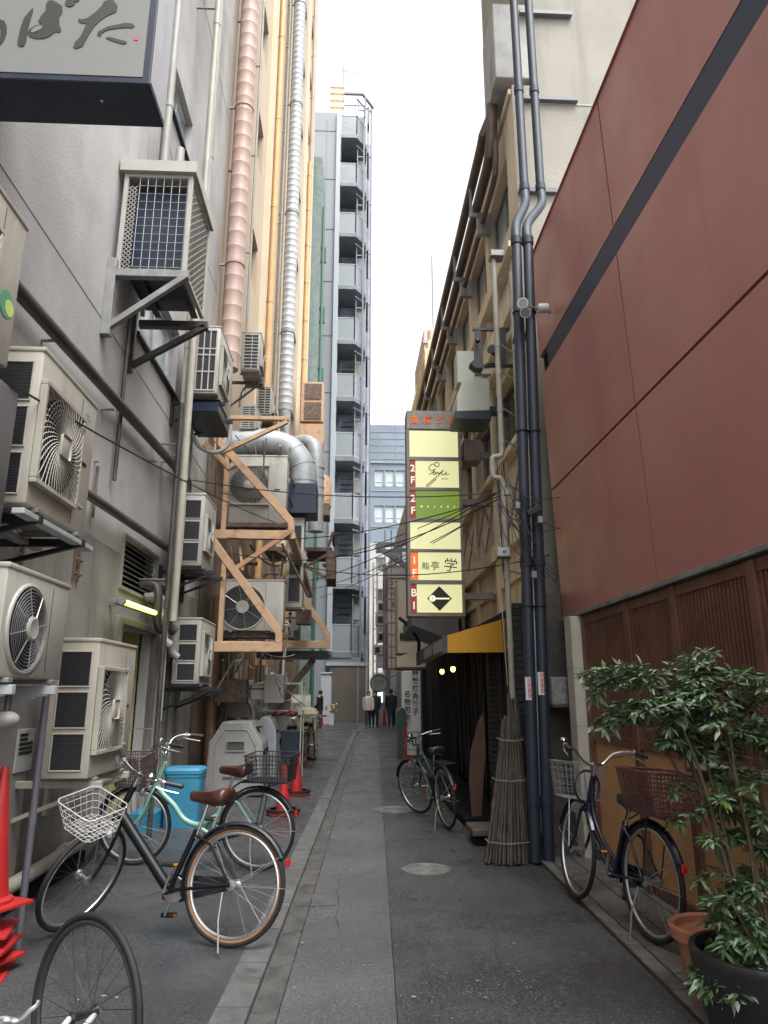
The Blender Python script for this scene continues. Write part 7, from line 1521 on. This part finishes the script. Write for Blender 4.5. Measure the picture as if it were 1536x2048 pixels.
for k in range(13):
    a = random.uniform(0, 2 * PI); rr_ = random.uniform(.02, .1); p = base + Vector((math.cos(a) * rr_, math.sin(a) * rr_, 0)); hgt = random.uniform(1.06, 1.27) if k < 9 else random.uniform(.3, .5)
    lean = Vector((random.uniform(-.17, .05), random.uniform(-.05, .25), 1)).normalized() if k < 9 else Vector((random.uniform(-.35, .3), random.uniform(-.3, .3), 1)).normalized()
    pts = [p]; d = lean.copy()
    for j in range(7): d = (d + Vector((random.uniform(-.09, .07), random.uniform(-.07, .1), 0))).normalized(); pts.append(pts[-1] + d * hgt / 7)
    stems.tube(pts, [.011 - .0009 * j for j in range(8)], 6); tops.append(pts)
    if k < 9:
        for q in range(6):
            a2 = random.uniform(0, 2 * PI); spray(pts[7 if q < 4 else 6], Vector((math.cos(a2) * .9 - .12, math.sin(a2) * .9 + .1, random.uniform(.3, .8))), random.uniform(.2, .34), random.uniform(.6, 1.15), .5)
    for j in range(1, 7):
        for q in range(1 if random.random() < (.85 if k < 6 else .6) else 0):
            a2 = random.uniform(0, 2 * PI); spray(pts[j], Vector((math.cos(a2), math.sin(a2), random.uniform(.0, .5))), random.uniform(.07, .14), random.uniform(.4, 1.2), .2, .45)
for k in range(20):   # low growth spilling over the rim
    a2 = random.uniform(PI * .6, 2.1 * PI); spray(base + Vector((math.cos(a2) * .12, math.sin(a2) * .12, .02)), Vector((math.cos(a2), math.sin(a2), random.uniform(.1, .9))), random.uniform(.1, .22), random.uniform(.8, 1.6), .12, .8)
for k in range(5):    # long reach to the left
    spray(tops[k % 9][7], Vector((-.9, random.uniform(-.25, .5), random.uniform(.25, .6))), random.uniform(.18, .27), random.uniform(.9, 1.3), .5)
stems.build('stems', M_stem, t)
L1.build('foliage', M_leaf, t, norm=False); L2.build('pale_foliage', M_leafp, t, norm=False); L3.build('young_leaves', M_leafy, t, norm=False)
random.seed(77)
t = thing('side_shrub', 'sparser young shrub rising against the orange wall behind the dark pot', 'shrub', (2.1, 3.7, .03)); stems = MB(); L1, L2, L3 = MB(), MB(), MB()
for k in range(6):
    p = Vector((2.12 + random.uniform(-.05, .05), 3.75 + random.uniform(-.1, .1), .03)); d = Vector((random.uniform(-.12, .12), random.uniform(-.1, .1), 1)).normalized(); pts = [p]
    for j in range(7): d = (d + Vector((random.uniform(-.12, .12), random.uniform(-.1, .1), 0))).normalized(); pts.append(pts[-1] + d * random.uniform(.13, .18))
    stems.tube(pts, .004, 5)
    for j in range(2, 8):
        if random.random() < .7: a2 = random.uniform(0, 2 * PI); spray(pts[j], Vector((math.cos(a2), math.sin(a2), .4)), random.uniform(.08, .16), 1., .15, .6)
stems.build('stems', M_stem, t); L1.build('foliage', M_leaf, t, norm=False); L2.build('pale_foliage', M_leafp, t, norm=False); L3.build('young_leaves', M_leafy, t, norm=False)
# fallen leaves and litter on the ground
t = thing('fallen_leaves', 'scattered pale leaf scraps lying on the asphalt', 'litter', (0, 6, 0)); b = MB()
for k in range(46): x, y = random.uniform(-1.4, 1.6), random.uniform(3.9, 10); s_ = random.uniform(.004, .011); a = random.uniform(0, PI); b.prism([(x + math.cos(a + q) * s_ * (1.6 if i % 2 else .8), y + math.sin(a + q) * s_, .017) for i, q in enumerate((0, 1.57, 3.14, 4.71))], (0, 0, .002))
o_ = b.build('scraps', mat('dry_leaf', (.3, .28, .16), .7, .3, 50), t); o_['kind'] = 'stuff'; t['kind'] = 'stuff'
# ================================================================ people (small, at the alley end)
def person(label, x, y, heading, h=1.68, coat=None, legs=None, hair=M_hair, walk=.12, skirt=False, arm=.1, long_coat=False):
    t = thing('person', label, 'person', (x, y, 0))
    H = h / 7.5; S_ = Matrix.Translation((x, y, 0)) @ Matrix.Rotation(heading, 4, 'Z')   # faces +y locally
    hip, kn, sh = h * .52, h * .28, h * .82; w = h * .115
    bm = bmesh.new(); sk = bm.verts.layers.skin.verify(); V = []
    def v(p, rx, ry=None):
        q = bm.verts.new(S_ @ Vector(p) - Vector((x, y, 0))); q[sk].radius = (rx, ry or rx); V.append(q); return q
    pel = v((0, 0, hip), h * .075, h * .06); q0 = pel; q0[sk].use_root = True
    wa = v((0, 0, h * .62), h * .065, h * .052); ch = v((0, 0, h * .74), h * .085, h * .062); nk0 = v((0, 0, sh), h * .06, h * .045); nk = v((0, .0, h * .865), h * .032); hd0 = v((0, .01, h * .90), h * .05, h * .055); hd1 = v((0, .01, h * .96), h * .045, h * .05); 
    for a, c in ((pel, wa), (wa, ch), (ch, nk0), (nk0, nk), (nk, hd0), (hd0, hd1)): bm.edges.new((a, c))
    for s_ in (-1, 1):
        f = walk * s_
        hp = v((s_ * h * .05, 0, h * .49), h * .052); k_ = v((s_ * h * .052, f * .6, kn), h * .034); an = v((s_ * h * .05, f * .9 - .02, h * .045), h * .022); to = v((s_ * h * .055, f * .9 + .12, h * .02), h * .02, h * .015)
        for a, c in ((pel, hp), (hp, k_), (k_, an), (an, to)): bm.edges.new((a, c))
        so_ = v((s_ * w, 0, sh - .015), h * .036); el = v((s_ * (w + .03), -f * .5, h * .63), h * .027); wr = v((s_ * (w + .01), -f * .8 + arm, h * .50), h * .018); hn = v((s_ * (w), -f * .8 + arm + .03, h * .46), h * .02, h * .012)
        for a, c in ((nk0, so_), (so_, el), (el, wr), (wr, hn)): bm.edges.new((a, c))
    me = bpy.data.meshes.new('body'); bm.to_mesh(me); bm.free(); o = bpy.data.objects.new('body', me); COL.objects.link(o)
    o.modifiers.new('skin', 'SKIN'); sb = o.modifiers.new('sub', 'SUBSURF'); sb.levels = sb.render_levels = 1
    bpy.context.view_layer.update(); dg = bpy.context.evaluated_depsgraph_get(); m2 = bpy.data.meshes.new_from_object(o.evaluated_get(dg)); bpy.data.objects.remove(o)
    m2.materials.clear(); m2.materials.append(M_skin)
    for p in m2.polygons: p.use_smooth = True
    o = bpy.data.objects.new('body', m2); COL.objects.link(o); o.parent = t
    def shell(name, rings, m):
        b = MB(0)
        b.loft([[(Matrix.Rotation(heading, 4, 'Z') @ Vector((rx * math.cos(a), cy + ry * math.sin(a), z))) for a in [2 * PI * k / 16 for k in range(16)]] for (rx, ry, z, cy) in rings]); b.build(name, m, t, sharp=60)
    zb = h * (.36 if long_coat else .47)
    shell('coat', [(h * .115, h * .085, zb, 0), (h * .12, h * .09, h * .5, 0), (h * .108, h * .08, h * .62, 0), (h * .13, h * .085, h * .76, 0), (h * .12, h * .075, h * .815, 0), (h * .05, h * .05, h * .86, 0)], coat or M_coat)
    for s_ in (-1, 1):
        f = walk * s_; P = [(s_ * w, 0, sh), (s_ * (w + .03), -f * .5, h * .63), (s_ * (w + .01), -f * .8 + arm, h * .5)]; b = MB(0); b.tube([Matrix.Rotation(heading, 4, 'Z') @ Vector(p) for p in P], [h * .045, h * .036, h * .027], 10); b.build('sleeve', coat or M_coat, t)
        P = [(s_ * h * .05, 0, h * .5), (s_ * h * .052, f * .6, kn), (s_ * h * .05, f * .9 - .02, h * .05)]; b = MB(0); b.tube([Matrix.Rotation(heading, 4, 'Z') @ Vector(p) for p in P], [h * .06, h * .045, h * .034], 10); b.build('trouser_leg', legs or M_jean, t)
        b = MB(0); b.box(Matrix.Rotation(heading, 4, 'Z') @ Vector((s_ * h * .052, f * .9 + .05, .035)), (.09, .25, .07), .02, Matrix.Rotation(heading, 3, 'Z'), 2); b.build('shoe', M_bkpl, t)
    b = MB(0); b.ball(Matrix.Rotation(heading, 4, 'Z') @ Vector((0, -.02, h * .945)), h * .058, 14, (1, 1, 1.15)); b.build('hair', hair, t)
    return t
c = AZ(640, 1452)
person('person in a black hooded jacket seen from the side, standing by the far red cone', -1.38, 34., R(70), 1.7, M_hair, M_coat, arm=.2, walk=.03)
person('person walking towards the camera in a white top and dark open jacket', .86, 34.4, PI, 1.66, M_wh, M_jean, walk=.14, hair=mat('brown_hair', (.08, .04, .025), .5, .2))
person('person in a dark jacket just right of the white topped walker', 1.2, 34.9, PI, 1.68, M_coat, M_coat, walk=-.12)
person('person in a long dark quilted coat seen from behind beyond the white lettered sign', 1.98, 35.4, 0, 1.75, M_coat, M_coat, walk=.05, long_coat=True)
person('person in grey clothes half hidden behind the long dark coat', 2.35, 36.8, 0, 1.68, M_gcloth, M_coat, walk=.06)
t = thing('flower_stand', 'small flower stand with pale and orange blooms before the brown shutter', 'plant stand', (-.95, 37.6, 0)); b = MB(); b.bx(-1.08, -.82, 37.5, 37.7, 0, .55, .01); b.build('stand', M_paleg, t); b = MB(); random.seed(6)
for k in range(26): b.ball((-.95 + random.uniform(-.28, .28), 37.6 + random.uniform(-.2, .2), .62 + random.uniform(0, .42)), random.uniform(.03, .06), 6)
b.build('blooms', mat('pale_blooms', (.5, .36, .2), .7, .5, 9), t)
t = thing('street_counter', 'grey counter with white papers standing between the walkers at the far end', 'counter', (1.5, 37.5, 0)); b = MB(); b.bx(1.3, 1.9, 37.4, 37.9, 0, 1.05, .02); b.build('body', M_ccon, t); b = MB(); b.bx(1.28, 1.92, 37.35, 37.95, 1.05, 1.1, .01); b.bx(1.35, 1.6, 37.6, 37.64, 1.1, 1.45); b.build('top', M_white, t)
